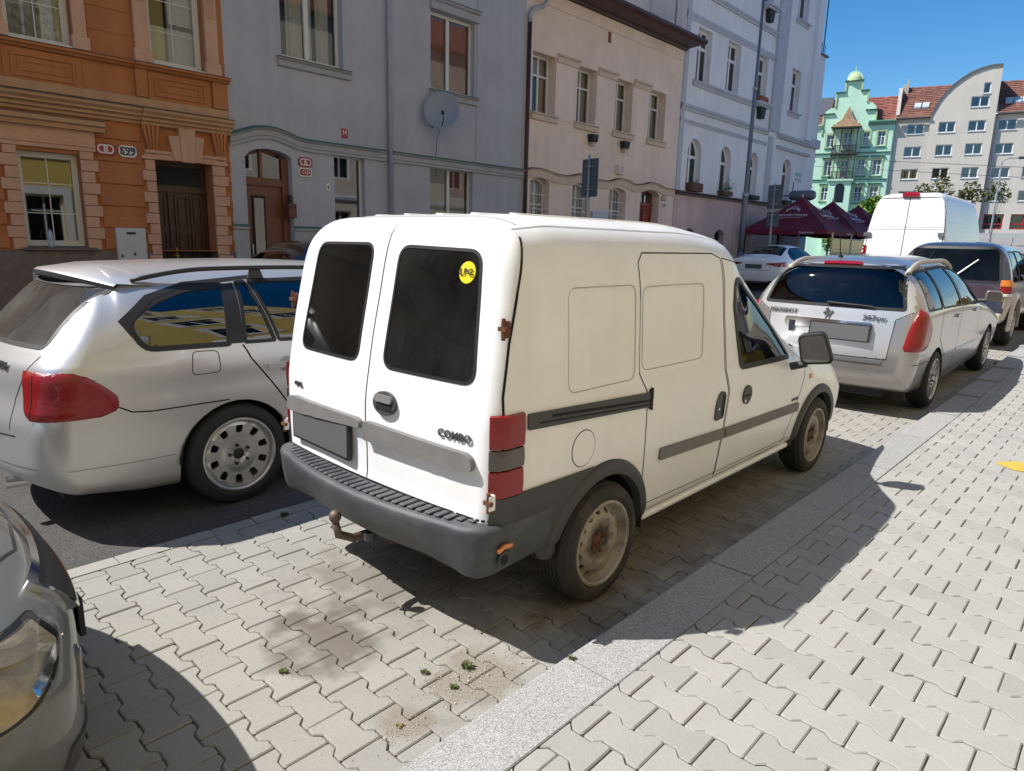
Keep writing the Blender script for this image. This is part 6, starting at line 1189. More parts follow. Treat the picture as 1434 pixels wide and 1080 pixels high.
# wing mirror (glass faces the rear)
def mirror(c, sg, hw, hh, lean_, m, root=van, th=.10):
    b = MB(); P = rpoly([(-hw, -hh), (hw, -hh*.8), (hw*.92, hh), (-hw*.75, hh*.95)], .04, 4); b.prism(P, -th*.5, th*.5, 0); o = b.build('wing_mirror', M(m), root); bevel(o, .012, 3)
    g = MB(); g.prism([(a*.84, c_*.84) for a, c_ in P], -th*.5-.006, -th*.5-.002, 0); mg = g.build('mirror_glass', M('mirror_glass'), o)
    k = MB(); k.tube([(.0, -sg*hw*.7, -hh*.8), (.02, -sg*(hw+.07), -hh*.9)], .026, 8); k.build('mirror_arm', M('trim_plastic'), o)
    o.location = c; o.rotation_euler = (math.radians(lean_), 0, math.radians(-14*sg)); return o
mirror((2.07, -.955, 1.045), -1, .10, .11, -14, 'black_rubber')
# interior
b = MB(); b.box(.0, 2.3, -.70, .70, .38, .42); b.box(-.7, .0, -.5, .5, .50, .52); b.build('floor', M('inside_grey'), van); b = MB(); b.box(1.02, 1.05, -.70, .70, .42, 1.35); b.build('bulkhead', M('inside_grey'), van)
seats(van, 1.30, .62, (-.36, .36)); b = MB(); b.prism([(2.0, .62), (2.1, .98), (2.35, 1.02), (2.6, .92), (2.6, .6)], -.68, .68); b.build('dashboard', M('inside_grey'), van)
b = MB(); b.lathe([(.17, -.012), (.185, 0), (.17, .012), (.158, 0), (.17, -.012)], 24, (0, 0, 0), 0); o = b.build('steering_wheel', M('black_rubber'), van, True); o.location = (1.93, .36, 1.02); o.rotation_euler = (0, math.radians(-25), 0)
for (x, sd_) in ((0, -1), (2.735, -1), (0, 1), (2.735, 1)): wheel(van, x, sd_*.80, .293, .293, .18, .205, 'steel', sd_, rot=.2*x)
b = MB(); b.box(-.55, 2.9, -.45, .45, .26, .34); b.tube([(0, -.7, .29), (0, .7, .29)], .04, 8); b.build('underbody', M('dark_inside'), van)
# ================================================================= silver estate on the road, left
glass('left_dark_glass', (.07, .08, .08), base=.05); t_ = (-.66, 3.235)
est = empty('estate_car', (t_[0], t_[1], 0), 0, 'silver estate car with black roof rails on the asphalt left of the white van', 'car')
def crease(p):
    x, y, z = p; y *= 1-.010*math.exp(-((z-.80)/.06)**2)*(1 if -1.0 < x < 3 else 0)+.004*math.exp(-((z-.90)/.04)**2); return [x, y, z]
C = Car(est, .885, -1.17, 3.55, top=[(-1.2, 1.43), (-.9, 1.465), (-.4, 1.495), (.4, 1.51), (1.1, 1.49), (1.5, 1.41), (1.9, 1.22), (2.3, 1.03), (2.6, .97), (3.1, .88), (3.55, .70)],
        bot=[(-1.2, .26), (-.5, .20), (0, .18), (3.5, .2)], belt=[(-1.2, .97), (0, .985), (1.5, .95), (2.3, .88), (3.6, .6)], wt=[(-1.2, .60), (-.4, .62), (1.2, .63), (2.2, .62), (3.5, .7)],
        n=3.7, tuck=.06, rr=.13, rf=.3, bulge=.17, lean=[(.2, .10), (.42, .0), (.62, -.01), (.80, .03), (.95, .055), (1.02, .10), (1.15, .21), (1.30, .345), (1.42, .44)], leanx=.75, flean=[(.3, .1), (.6, 0), (.9, .2)], step=.026, M1=36, M2=56, mod=crease)
C.arch(0, .322, .355); C.arch(2.76, .322, .355)
QW = rpoly([(-.505, 1.045), (-.03, 1.035), (.045, 1.365), (-.18, 1.350), (-.40, 1.285), (-.555, 1.18)], [.06, .01, .01, .06, .12, .08], 5)
RW = rpoly([(.075, 1.033), (.27, 1.03), (.205, 1.385), (.145, 1.378)], .008); RW2 = rpoly([(.30, 1.03), (.98, 1.01), (.98, 1.40), (.235, 1.388)], .012); FW = rpoly([(1.04, 1.01), (2.0, .985), (1.62, 1.30), (1.30, 1.39), (1.03, 1.402)], .03)
for ax in ('right', 'left'):
    for p_ in (QW, RW, RW2, FW): C.cut(ax, p_)
RG = rpoly([(-.69, 1.065), (.69, 1.065), (.59, 1.385), (-.59, 1.385)], .05)
C.cut('rear', RG)
C.part('right', 'rear_door', [(.10, .80), (.04, 1.0), (.12, 1.40), (1.0, 1.42), (1.0, .30), (.42, .30), (.33, .56)]); C.part('right', 'front_door', [(1.0, .30), (1.0, 1.42), (1.5, 1.35), (2.05, 1.0), (2.1, .3)])
C.part('rear', 'tailgate', [(-.57, .62), (.57, .62), (.585, .80), (.715, 1.02), (.62, 1.40), (-.62, 1.40), (-.715, 1.02), (-.585, .80)])
out = C.finish('silver_paint'); tg = out['tailgate']
for p_, nm in ((QW, 'quarter_window'), (RW, 'window'), (RW2, 'window'), (FW, 'window')):
    for ax in ('right', 'left'): C.pad(ax, p_, nm, 'reflective_glass' if ax == 'right' else 'left_dark_glass', -.006, .003, parent=out['rear_door'] if (ax == 'right' and p_ in (RW, RW2)) else None); C.ring(ax, p_, .012 if p_ is not QW else .020, 'window_seal', 'black_rubber', -.001, .004, inner=.010, step=.04)
C.pad('right', rpoly([(-.008, 1.03), (.062, 1.03), (.125, 1.38), (.055, 1.372)], .004), 'pillar_trim', 'black_rubber', 0, .004, step=.04)
C.pad('right', [(-.60, 1.195), (-.56, 1.12), (-.50, 1.035), (-.48, 1.04), (-.55, 1.17), (-.39, 1.30), (-.17, 1.368), (.3, 1.41), (.3, 1.425), (-.18, 1.39), (-.42, 1.325)], 'window_trim', 'black_rubber', 0, .004, step=.04)
C.pad('rear', RG, 'rear_window', 'dirty_rear_glass', -.006, .003, parent=tg); C.ring('rear', RG, .010, 'window_seal', 'black_rubber', -.001, .003, tg, .012)
C.seam('right', [(.055, 1.02), (.10, .93), (.22, .78), (.33, .62), (.40, .52)], w_=.010); C.seam('right', [(1.0, .30), (1.0, 1.0)], w_=.006)
C.seam('right', [(-.68, .745), (-.60, .70), (-.50, .688), (-.05, .688)], w_=.008); C.seam('rear', [(-.57, .63), (-.585, .80), (-.70, 1.03)], w_=.006); C.seam('rear', [(.57, .63), (.585, .80), (.70, 1.03)], w_=.006)
C.seam('rear', [(-.62, .60), (-.3, .585), (0, .58), (.3, .585), (.62, .60)], w_=.008)
C.seam('right', [(-.93, .415), (-.6, .40), (-.38, .40)], w_=.006, m='silver_dark'); C.seam('rear', [(-.75, .43), (-.3, .42), (.3, .42), (.75, .43)], w_=.008, m='silver_dark')
fp = rpoly([(-.265, .868), (-.095, .868), (-.105, 1.0), (-.255, 1.005)], .03); C.seam('right', fp, closed=True, w_=.005)
C.pad('right', rpoly([(.20, .855), (.44, .862), (.44, .895), (.20, .885)], .014), 'door_handle', 'silver_paint', .006, .022, parent=out['rear_door'], step=.03); C.pad('right', disc((.335, .872), .05, 16), 'handle_recess', 'silver_dark', 0, .002, parent=out['rear_door'], step=.03)
# lamps
def side_lamp(C, root, pts_side, pts_rear, m='red_lens', th=.010, split=None, nm='tail_lamp', seg='lamp_segment', step=.04):
    a = C.pad('right', pts_side, nm, m, 0, th, step=step); C.pad('rear', pts_rear, seg, m, 0, th, parent=a, step=step)
    C.pad('left', pts_side, nm, m, 0, th, step=step); return a
bxf = curve([(.695, -.76), (.73, -.665), (.78, -.66), (.88, -.745), (.955, -.85)]); byi = curve([(.695, .72), (.76, .66), (.955, .63)])
la = C.wrap_lamp(-1, .695, .955, bxf, byi, th=.014, cx=-.35); C.seam('rear', [(-.745, .71), (-.735, .94)], w_=.006, off=.016)
C.pad('rear', rpoly([(-.66, .87), (-.66, .90), (-.72, .90), (-.72, .87)], .006), 'reversing_lens', 'clear_lens', .010, .003, parent=la, step=.03)
lb = C.wrap_lamp(1, .695, .955, bxf, byi, th=.014, cx=-.35)
h, n_ = C.hit('rear', 0, .80); plate(est, h+n_*.012, n_, .52, .11)
C.pad('rear', rpoly(rect(-.34, .34, .735, .87), .03), 'plate_recess', 'silver_dark', 0, .004, parent=tg)
h, n_ = C.hit('rear', 0, .965); q = C.pad('rear', disc((0, .955), .040, 24), 'roundel', 'chrome', .002, .008, parent=tg, step=.03); C.pad('rear', disc((0, .955), .034, 24), 'roundel_field', 'navy_paint', .010, .002, parent=tg, step=.03)
h, n_ = C.hit('rear', -.42, .955); textobj('320d', .060, M('badge_dark'), tg, frame_m(h+n_*.006, (.12, -1, 0), (0.2, 0, 1)), .004, 'badge', .001, 1.1)
# roof spoiler and rails
b = MB(); vs = []; n = 26
for i in range(n+1):
    y = -.62+1.24*i/n; xe = -.775+.215*(abs(y)/.62)**2.2; zt = C.hit('top', xe+.22, y)[0].z; ze = 1.450-.07*(abs(y)/.62)**2.2
    vs += [(xe+.24, y, zt+.004), (xe+.02, y, ze+.012), (xe, y, ze+.0), (xe+.005, y, ze-.028), (xe+.10, y, ze-.045)]
b.add(vs, [(i*5+k, i*5+k+1, (i+1)*5+k+1, (i+1)*5+k) for i in range(n) for k in range(4)]); o = b.build('roof_spoiler', M('silver_paint'), est, fix=False); smooth_ang(o, .6)
b = MB(); vs2 = []
for i in range(n+1): b0 = vs[i*5+2]; vs2 += [(b0[0]-.002, b0[1], b0[2]-.004), (b0[0]+.002, b0[1], b0[2]-.030), (b0[0]+.11, b0[1], b0[2]-.050)]
b.add(vs2, [(i*3+k, i*3+k+1, (i+1)*3+k+1, (i+1)*3+k) for i in range(n) for k in range(2)]); b.build('spoiler_underside', M('trim_plastic'), o, fix=False)
for sg in (-1, 1):
    P = []
    for i in range(31):
        u = i/30; x = -.46+2.0*u; z0 = C.hit('top', x, sg*.575)[0].z; P.append((x, sg*.585, z0+.012+.050*min(1, math.sin(math.pi*min(u*2.2, .5)) if u < .5 else math.sin(math.pi*min((1-u)*2.2, .5)))))
    b = MB(); b.tube(P, [.010]+[.014]*29+[.010], 10); rl = b.build('roof_rail', M('black_rubber'), est, True)
    for x in (.3, 1.0): z0 = C.hit('top', x, sg*.58)[0].z; b = MB(); b.prism([(x-.06, z0-.01), (x+.06, z0-.01), (x+.035, z0+.055), (x-.035, z0+.055)], sg*.58-.012, sg*.58+.012); bevel(b.build('rail_foot', M('black_rubber'), rl), .008)
C.seam('top', [(-.545, -.50), (-.585, -.25), (-.60, 0), (-.585, .25), (-.545, .50)], w_=.010, m='silver_dark')
b = MB(); b.prism([(.2, 1.455), (.36, 1.455), (.30, 1.50)], -.015, .015); b.build('roof_antenna', M('black_rubber'), est)
seats(est, .25, .42, (-.42, 0, .42), h=.52); seats(est, 1.25, .42, (-.38, .38), 'inside_grey', h=.55); b = MB(); b.box(-.9, 2.2, -.75, .75, .34, .38); b.build('floor', M('dark_inside'), est)
b = MB(); b.box(-.85, .1, -.70, .70, .93, .95); b.build('parcel_shelf', M('inside_grey'), est); b = MB(); b.prism([(1.9, .6), (1.95, .97), (2.4, .98), (2.4, .6)], -.7, .7); b.build('dashboard', M('inside_grey'), est)
for x in (0, 2.76):
    for sd_ in (-1, 1): wheel(est, x, sd_*.875, .322, .322, .20, .232, 'alloy10', sd_, 'clean_tyre', rot=.25)
b = MB(); b.box(-.9, 3.1, -.55, .55, .17, .24); b.build('underbody', M('dark_inside'), est)
b = MB(); b.tube([(-1.0, -.28, .24), (-1.12, -.28, .25)], .035, 12); b.build('exhaust_pipe', M('chrome'), est)
# ================================================================= silver family estate ahead of the van
PX, PYY = 5.86, .755
fam = empty('family_estate', (PX, PYY, gz(6.5)+.01), 0, 'pale silver estate car with red tail lamps parked directly ahead of the van', 'car')
fam.rotation_euler = (0, math.radians(-.9), 0)
C = Car(fam, .87, -.95, 3.95, top=[(-.95, 1.52), (-.6, 1.56), (0, 1.60), (.8, 1.60), (1.4, 1.55), (1.9, 1.40), (2.4, 1.16), (2.8, 1.03), (3.3, .92), (3.95, .68)],
        bot=[(-.95, .27), (-.4, .23), (0, .2), (3.9, .22)], belt=[(-.95, 1.04), (0, 1.04), (1.5, 1.0), (2.5, .92), (4, .6)], wt=[(-.95, .60), (-.3, .63), (1.2, .63), (2.4, .62), (3.9, .7)],
        n=4.0, tuck=.05, rr=.13, rf=.3, bulge=.10, lean=[(.2, .07), (.5, .0), (.62, .0), (.9, .03), (1.1, .07), (1.3, .15), (1.5, .26), (1.6, .34)], leanx=.7, flean=[(.3, .1), (.6, 0), (.9, .2)], step=.032, M1=30, M2=46)
C.arch(0, .31, .35); C.arch(3.0, .31, .35)
RG = rpoly([(-.70, 1.095), (.70, 1.095), (.60, 1.50), (-.60, 1.50)], [.03, .03, .07, .07]); C.cut('rear', RG)
W1 = rpoly([(-.60, 1.09), (-.02, 1.08), (-.02, 1.46), (-.45, 1.45)], .05); W2 = rpoly([(.03, 1.08), (.88, 1.06), (.80, 1.475), (.03, 1.465)], .02); W3 = rpoly([(.95, 1.06), (2.02, 1.02), (1.70, 1.28), (1.35, 1.42), (.87, 1.475)], [.02, .02, .1, .1, .03])
for ax in ('right', 'left'):
    for p_ in (W1, W2, W3): C.cut(ax, p_)
C.part('rear', 'tailgate', [(-.60, .60), (.60, .60), (.63, 1.0), (.78, 1.08), (.66, 1.53), (-.66, 1.53), (-.78, 1.08), (-.63, 1.0)]); C.part('right', 'rear_door', [(-.0, 1.05), (-.0, 1.50), (.84, 1.51), (.93, 1.0), (.95, .28), (.46, .28), (.36, .55)]); C.part('right', 'front_door', [(.96, .28), (.94, 1.0), (.85, 1.51), (1.4, 1.46), (2.1, 1.02), (2.2, .3)])
out = C.finish('silver_warm', mats={'tailgate': 'silver_paint'}); tg = out['tailgate']  # body in a darker, warmer silver than the tailgate
for p_ in (W1, W2, W3):
    for ax in ('right', 'left'): C.pad(ax, p_, 'window', 'reflective_glass', -.006, .003); C.ring(ax, p_, .014, 'window_seal', 'black_rubber', -.001, .004, inner=.008)
C.pad('rear', RG, 'rear_window', 'car_glass', -.006, .003, parent=tg); C.ring('rear', RG, .012, 'window_seal', 'black_rubber', -.001, .003, tg, .02)
for pl in ([(-.0, 1.05), (.02, .75), (.36, .55), (.46, .3)], [(.945, 1.05), (.95, .3)], [(2.08, 1.0), (2.12, .4)]): C.seam('right', pl, w_=.008)
C.seam('right', [(-.82, .56), (-.35, .555)], w_=.008); C.seam('right', [(-.80, .64), (-.36, .635)], w_=.012, m='silver_dark'); C.seam('rear', [(-.60, .60), (.60, .60)], w_=.01); C.seam('rear', [(-.60, .60), (-.63, 1.0), (-.77, 1.08)], w_=.007); C.seam('rear', [(.60, .60), (.63, 1.0), (.77, 1.08)], w_=.007)
C.pad('rear', rpoly(rect(-.56, .56, .555, .59), .012), 'bumper_lip', 'silver_dark', 0, .012); C.pad('right', rpoly([(.40, .52), (.93, .515), (.93, .54), (.40, .545)], .004), 'trim_strip', 'silver_dark', 0, .008); C.pad('right', rpoly([(.97, .515), (2.05, .505), (2.05, .53), (.97, .54)], .004), 'trim_strip', 'silver_dark', 0, .008)
C.seam('rear', [(-.55, .34), (-.46, .44), (.46, .44), (.55, .34)], w_=.006, m='silver_dark')
pxf = curve([(.69, -.56), (.78, -.47), (.86, -.44), (.98, -.56), (1.12, -.76)]); pyi = curve([(.69, .72), (.9, .75), (1.12, .81)])
for sg in (-1, 1): C.wrap_lamp(sg, .69, 1.12, pxf, pyi, th=.014, cx=-.2)
C.pad('top', rpoly(rect(-.64, -.585, -.19, .19), .02), 'brake_light', 'red_lens', 0, .02, step=.03)
C.pad('rear', rpoly(rect(-.44, .44, .86, .955), .04), 'tailgate_handle', 'chrome', 0, .016, parent=tg); C.pad('rear', rpoly(rect(-.36, .36, .75, .90), .02), 'plate_recess', 'silver_paint', .0, .004, parent=tg)
h, n_ = C.hit('rear', -.14, .84); plate(fam, h+n_*.03, n_, .56, .15); h, n_ = C.hit('rear', .36, .86); b = MB(); b.box(h.x-.045, h.x-.038, .335, .375, .80, .92); b.build('plate_band', M('navy_paint'), tg)
h, n_ = C.hit('rear', 0, 1.01); b = MB(); r_ = random.Random(2); P = h+n_*.006
for (pts) in ([(-.03, -.055), (-.01, -.06), (.005, -.02), (-.012, -.015)], [(.012, -.055), (.028, -.055), (.03, -.01), (.012, -.005)], [(-.028, -.02), (.03, -.02), (.035, .03), (-.02, .035)], [(-.02, .03), (.015, .03), (.0, .065), (-.03, .055)], [(.03, .0), (.05, .02), (.045, .045), (.035, .03)], [(-.045, .0), (-.028, .01), (-.028, .03), (-.05, .015)]): b.prism([(P.y-a, P.z+c) for a, c in pts], P.x-.004, P.x+.004, 0)
b.build('emblem', M('badge_dark'), tg)
for (y, z, tx, sz) in ((.47, 1.01, 'PEUGEOT', .062), (-.44, 1.00, '307sw', .072)): h, n_ = C.hit('rear', y, z); textobj(tx, sz, M('badge_dark'), tg, frame_m(h+n_*.012, (-.22*y, -1, 0), (.1, 0, 1)), .004, 'badge', .001, 1.1, 1.05)
b = MB(); p0, n_ = C.hit('rear', .02, 1.125); p1, _ = C.hit('rear', -.42, 1.09); b.tube([p0+n_*.02, p1+n_*.018+Vector((0, 0, .02))], [.014, .008], 8); b.build('wiper', M('black_rubber'), tg)
for sg in (-1, 1):
    P = []
    for i in range(21): u = i/20; x = -.50+1.9*u; z0 = C.hit('top', x, sg*.60)[0].z; P.append((x, sg*.60, z0+.004+.055*min(1, math.sin(math.pi*min(u*2, .5)) if u < .5 else math.sin(math.pi*min((1-u)*2, .5)))))
    b = MB(); b.tube(P, [.03]+[.024]*19+[.02], 10); b.build('roof_rail', M('roof_rail'), fam, True)
b = MB(); b.tube([(-.35, .12, 1.585), (-.50, .12, 1.95)], [.006, .003], 6); b.tube([(-.34, .12, 1.575), (-.36, .12, 1.61)], [.03, .012], 10); b.build('antenna', M('black_rubber'), fam)
seats(fam, .35, .50, (-.42, 0, .42), h=.58); seats(fam, 1.35, .50, (-.38, .38), h=.60); b = MB(); b.box(-.8, 2.3, -.75, .75, .38, .42); b.build('floor', M('dark_inside'), fam); b = MB(); b.prism([(2.0, .6), (2.05, 1.0), (2.6, 1.02), (2.6, .6)], -.7, .7); b.build('dashboard', M('inside_grey'), fam)
b = MB(); b.box(-.8, .25, -.70, .70, .98, 1.0); b.build('parcel_shelf', M('dark_inside'), fam)
for x in (0, 3.0):
    for sd_ in (-1, 1): wheel(fam, x, sd_*.865, .31, .31, .20, .222, 'spoke', sd_, 'clean_tyre', rot=.5+x*.1)
for sd_ in (-1, 1): mirror((2.02, sd_*1.0, 1.10), sd_, .10, .07, 0, 'silver_warm', fam)
for x in (.55, 1.55): C.pad('right', rpoly(rect(x+.1, x+.28, .93, .965), .012), 'door_handle', 'silver_dark', 0, .022, step=.03)
b = MB(); b.box(-.75, 3.4, -.55, .55, .18, .26); b.build('underbody', M('dark_inside'), fam)
# ================================================================= dark navy off-road car
suv = empty('offroad_car', (11.75, .84, gz(11.7)+.02), 0, 'dark navy off-road car with maroon tailgate band and beige lower flanks', 'car')
C = Car(suv, .86, -.86, 3.6, top=[(-.9, 1.66), (-.6, 1.70), (.2, 1.72), (1.2, 1.70), (1.6, 1.62), (2.1, 1.25), (2.4, 1.15), (3.6, 1.02)], bot=[(-.9, .42), (3.6, .42)], belt=[(-.9, 1.0), (3.6, .9)], wt=[(-.9, .68), (2, .66), (3.6, .75)],
        n=5.5, tuck=.04, rr=.09, rf=.25, bulge=.05, lean=[(.4, 0), (1.0, .02), (1.3, .07), (1.7, .20)], leanx=.6, step=.05, M1=26, M2=40)
C.arch(0, .37, .43); C.arch(2.7, .37, .43)
RG = rpoly([(-.70, 1.08), (.70, 1.08), (.62, 1.60), (-.62, 1.60)], .06); C.cut('rear', RG); W1 = rpoly([(-.55, 1.08), (.15, 1.08), (.15, 1.55), (-.45, 1.55)], .04); W2 = rpoly([(.22, 1.08), (1.0, 1.08), (.98, 1.56), (.22, 1.56)], .03); W3 = rpoly([(1.06, 1.08), (1.9, 1.05), (1.55, 1.45), (1.04, 1.56)], .05)
for ax in ('right', 'left'):
    for p_ in (W1, W2, W3): C.cut(ax, p_)
C.part('rear', 'tailgate_band', rect(-.86, .86, .80, 1.04)); C.part('right', 'lower_flank', rect(-.80, 3.5, .40, .86)); C.part('right', 'door', rect(.20, 1.03, .86, 1.62)); C.part('right', 'side_panel', rect(-.62, .19, .86, 1.62))
out = C.finish('navy_paint', mats={'tailgate_band': 'maroon_paint', 'lower_flank': 'beige_paint', 'door': 'silver_warm', 'side_panel': 'silver_warm'})
for p_ in (W1, W2, W3): C.pad('right', p_, 'window', 'reflective_glass', -.006, .003); C.ring('right', p_, .02, 'window_seal', 'black_rubber', 0, .004); C.pad('left', p_, 'window', 'car_glass', -.006, .003)
C.pad('rear', RG, 'rear_window', 'tinted_glass', -.006, .003); C.ring('rear', RG, .03, 'window_seal', 'black_rubber', 0, .004, inner=.01)
for sg, ax in ((-1, 'right'), (1, 'left')):
    a = C.wrap_lamp(sg, .90, 1.0, curve([(.8, -.68), (1.2, -.68)]), curve([(.8, .71), (1.2, .71)]), th=.02, cx=-.3); C.wrap_lamp(sg, 1.002, 1.11, curve([(.8, -.68), (1.2, -.68)]), curve([(.8, .71), (1.2, .71)]), 'indicator_lens', 'amber_lens', .02, a, cx=-.3); C.wrap_lamp(sg, .85, .898, curve([(.8, -.68), (1.2, -.68)]), curve([(.8, .71), (1.2, .71)]), 'reversing_lens', 'plate_white', .02, a, cx=-.3)
b = MB(); p0, n_ = C.hit('rear', -.05, 1.12); p1, _ = C.hit('rear', -.36, 1.42); b.tube([p0+n_*.03, p1+n_*.03], [.018, .012], 6); b.build('wiper', M('galv'), suv)
b = MB(); b.box(-.92, -.80, -.80, .80, .42, .58); bevel(b.build('rear_bumper', M('beige_paint'), suv), .03, 3)
van_, van = van, suv
for x0 in (0, 2.7):
    n = 30; b = MB(); vs = []
    for i in range(n+1):
        a = math.pi*(-.06+1.12*i/n)
        for (r, q) in ((.425, -.03), (.43, .045), (.50, .04), (.54, 0)): vs.append((x0+r*math.cos(a), -.85-q, .37+r*math.sin(a)))
    b.add(vs, [(i*4+k, i*4+k+1, (i+1)*4+k+1, (i+1)*4+k) for i in range(n) for k in range(3)]); smooth_ang(b.build('arch_flare', M('beige_paint'), suv, fix=False), .8)
van = van_
seats(suv, .45, .60, (-.42, .42), h=.6); seats(suv, 1.3, .60, (-.38, .38), h=.62)
for x in (0, 2.7):
    for sd_ in (-1, 1): wheel(suv, x, sd_*.87, .36, .36, .24, .215, 'spoke', sd_, 'tyre', rot=.1)
mirror((1.75, -1.0, 1.14), -1, .09, .08, 0, 'navy_paint', suv)
b = MB(); b.box(-.7, 3.2, -.5, .5, .3, .42); b.build('underbody', M('dark_inside'), suv)
b = MB(); b.box(-.60, .8, -.62, .62, 0, 0) if 0 else None
# ================================================================= tall white panel van
big = empty('panel_van', (19.5, 3.45, gz(19)), 0, 'tall white panel van with closed rear doors and high red brake light', 'van')
def taper(p): x, y, z = p; k = max(0, z-1.2)/1.6; return [x, y*(1-.10*k**1.5), z]
C = Car(big, 1.03, -1.2, 4.6, top=[(-1.2, 2.90), (-.6, 2.96), (3.0, 2.96), (3.6, 2.7), (4.1, 2.0), (4.6, 1.3)], bot=[(-1.2, .45), (4.6, .4)], belt=[(-1.2, 1.2), (4.6, 1.0)], wt=[(-1.2, .90), (3, .90), (4.6, .8)], n=9, tuck=.02, rr=.06, rf=.3, bulge=.02, lean=[(.4, 0), (1.2, .0), (2.0, .08), (2.76, .20)], leanx=1.0, step=.08, M1=24, M2=40, mod=taper)
C.part('rear', 'rear_door', rect(-.96, -.0, .55, 2.78), lambda c: c.x < -.7); C.part('rear', 'rear_door', rect(0, .96, .55, 2.78), lambda c: c.x < -.7); C.finish('white_paint', False)
C.seam('rear', [(0, .55), (0, 2.80)], w_=.02); C.seam('rear', [(-.86, 2.81), (.86, 2.81)], w_=.02); C.seam('rear', [(-.92, 1.2), (-.92, 2.0), (-.85, 2.6)], w_=.02); C.seam('rear', [(.92, 1.2), (.92, 2.0), (.85, 2.6)], w_=.02)
for z in (1.98, 2.04): C.seam('rear', [(-.92, z), (.92, z)], w_=.012, m='silver_dark')
C.pad('rear', rpoly(rect(-.20, .20, 2.84, 2.91), .02), 'brake_light', 'red_lens', 0, .05)
for sg in (-1, 1):
    C.pad('rear', rpoly([(sg*.90, 1.05), (sg*.90, 1.55), (sg*1.02, 1.55), (sg*1.02, 1.05)], .01), 'tail_lamp', 'red_lens', 0, .03)
    for z in (1.85,): h, n_ = C.hit('rear', sg*.92, z); b = MB(); b.box(h.x-.07, h.x+.03, sg*.90-.07, sg*.90+.10, z-.05, z+.05); b.build('hinge', M('silver_dark'), big)
for z in (1.35, 1.75, 2.2): C.seam('right', [(-.9, z), (3.0, z)], w_=.03, m='silver_dark')
for x in (0, 3.4):
    for sd_ in (-1, 1): wheel(big, x, sd_*1.0, .35, .35, .22, .21, 'steel', sd_, 'clean_tyre')
# ================================================================= white liftback by the far kerb
lb_ = empty('white_liftback', (20.45, 7.98, gz(20)+.02), 0, 'white saloon with blue tinted windows parked by the far kerb near the parasols', 'car')
C = Car(lb_, .93, -1.12, 3.7, top=[(-1.12, 1.03), (-.95, 1.08), (-.6, 1.14), (-.2, 1.30), (.3, 1.45), (.9, 1.49), (1.4, 1.46), (1.9, 1.3), (2.5, 1.03), (3.7, .8)], bot=[(-1.1, .25), (0, .2), (3.7, .2)], belt=[(-1.1, .92), (1, .95), (3.7, .7)], wt=[(-1.1, .78), (-.6, .66), (.5, .60), (1.6, .60), (3.6, .75)], n=3.6, tuck=.05, rr=.12, rf=.3, bulge=.12, lean=[(.2, .08), (.6, 0), (.9, .0), (1.05, .05), (1.2, .15)], leanx=.5, step=.05, M1=26, M2=40)
C.arch(0, .33, .36); C.arch(2.84, .33, .36)
W1 = rpoly([(-.22, 1.06), (-.05, .99), (.88, .975), (.85, 1.38), (.35, 1.37), (-.02, 1.24)], [.06, .05, .01, .01, .1, .1]); W2 = rpoly([(.93, .975), (2.0, .96), (1.6, 1.22), (1.25, 1.36), (.90, 1.385)], .03); TG = rpoly([(-.50, -.62), (-.50, .62), (.28, .50), (.28, -.50)], .05)
for ax in ('right', 'left'):
    for p_ in (W1, W2): C.cut(ax, p_)
C.cut('top', TG); C.finish('white_paint')
for p_ in (W1, W2): C.pad('right', p_, 'window', 'mirror_blue' if 'mirror_blue' in MATS else 'reflective_glass', -.006, .003); C.ring('right', p_, .02, 'window_seal', 'black_rubber', 0, .004); C.pad('left', p_, 'window', 'car_glass', -.006, .003)
C.pad('top', TG, 'rear_window', 'tinted_glass', -.004, .003)
for sg, ax in ((-1, 'right'), (1, 'left')):
    a = C.pad('rear', rpoly([(sg*.40, .86), (sg*.84, .78), (sg*.90, .93), (sg*.42, .89)], .01), 'tail_lamp', 'red_lens', 0, .012); C.pad(ax, rpoly([(-.98, .78), (-.74, .84), (-.76, .96), (-.98, .93)], .01), 'lamp_segment', 'red_lens', 0, .012, parent=a)
    C.pad('rear', rpoly([(sg*.50, .30), (sg*.78, .30), (sg*.78, .33), (sg*.50, .33)], .005), 'reflector', 'red_lens', 0, .008)
h, n_ = C.hit('rear', 0, .78); plate(lb_, h+n_*.012, n_, .52, .11); C.seam('rear', [(-.60, .92), (-.52, .66), (.52, .66), (.60, .92)], w_=.012, m='silver_dark'); C.pad('rear', rpoly(rect(-.7, .7, .22, .30), .02), 'bumper_lip', 'trim_plastic', 0, .012)
seats(lb_, .4, .45, (-.42, .42), h=.5); seats(lb_, 1.3, .45, (-.38, .38), h=.52)
for x in (0, 2.84):
    for sd_ in (-1, 1): wheel(lb_, x, sd_*.92, .33, .33, .22, .23, 'spoke', sd_, 'clean_tyre')
# ================================================================= dark hatchback in the left row, seen between estate and van
dk = empty('dark_hatchback', (3.05, 8.05, .0), 0, 'black hatchback parked before the blue house, roof just visible over the silver estate', 'car')
C = Car(dk, .88, -.85, 3.3, top=[(-.85, 1.45), (-.3, 1.58), (.5, 1.64), (1.2, 1.62), (1.6, 1.5), (2.3, 1.05), (3.3, .85)], bot=[(-.8, .3), (3.3, .28)], belt=[(-.85, 1.0), (3.3, .8)], wt=[(-.85, .6), (1.5, .62), (3.3, .75)], n=3.6, tuck=.05, rr=.12, rf=.3, bulge=.1, lean=[(.3, .05), (.6, 0), (1.0, .05), (1.5, .40)], leanx=.8, step=.05, M1=24, M2=36)
C.arch(0, .31, .35); C.arch(2.55, .31, .35); W1 = rpoly([(-.45, 1.05), (.9, 1.03), (.85, 1.50), (.0, 1.49)], .06); RG = rpoly([(-.6, 1.05), (.6, 1.05), (.5, 1.42), (-.5, 1.42)], .05)
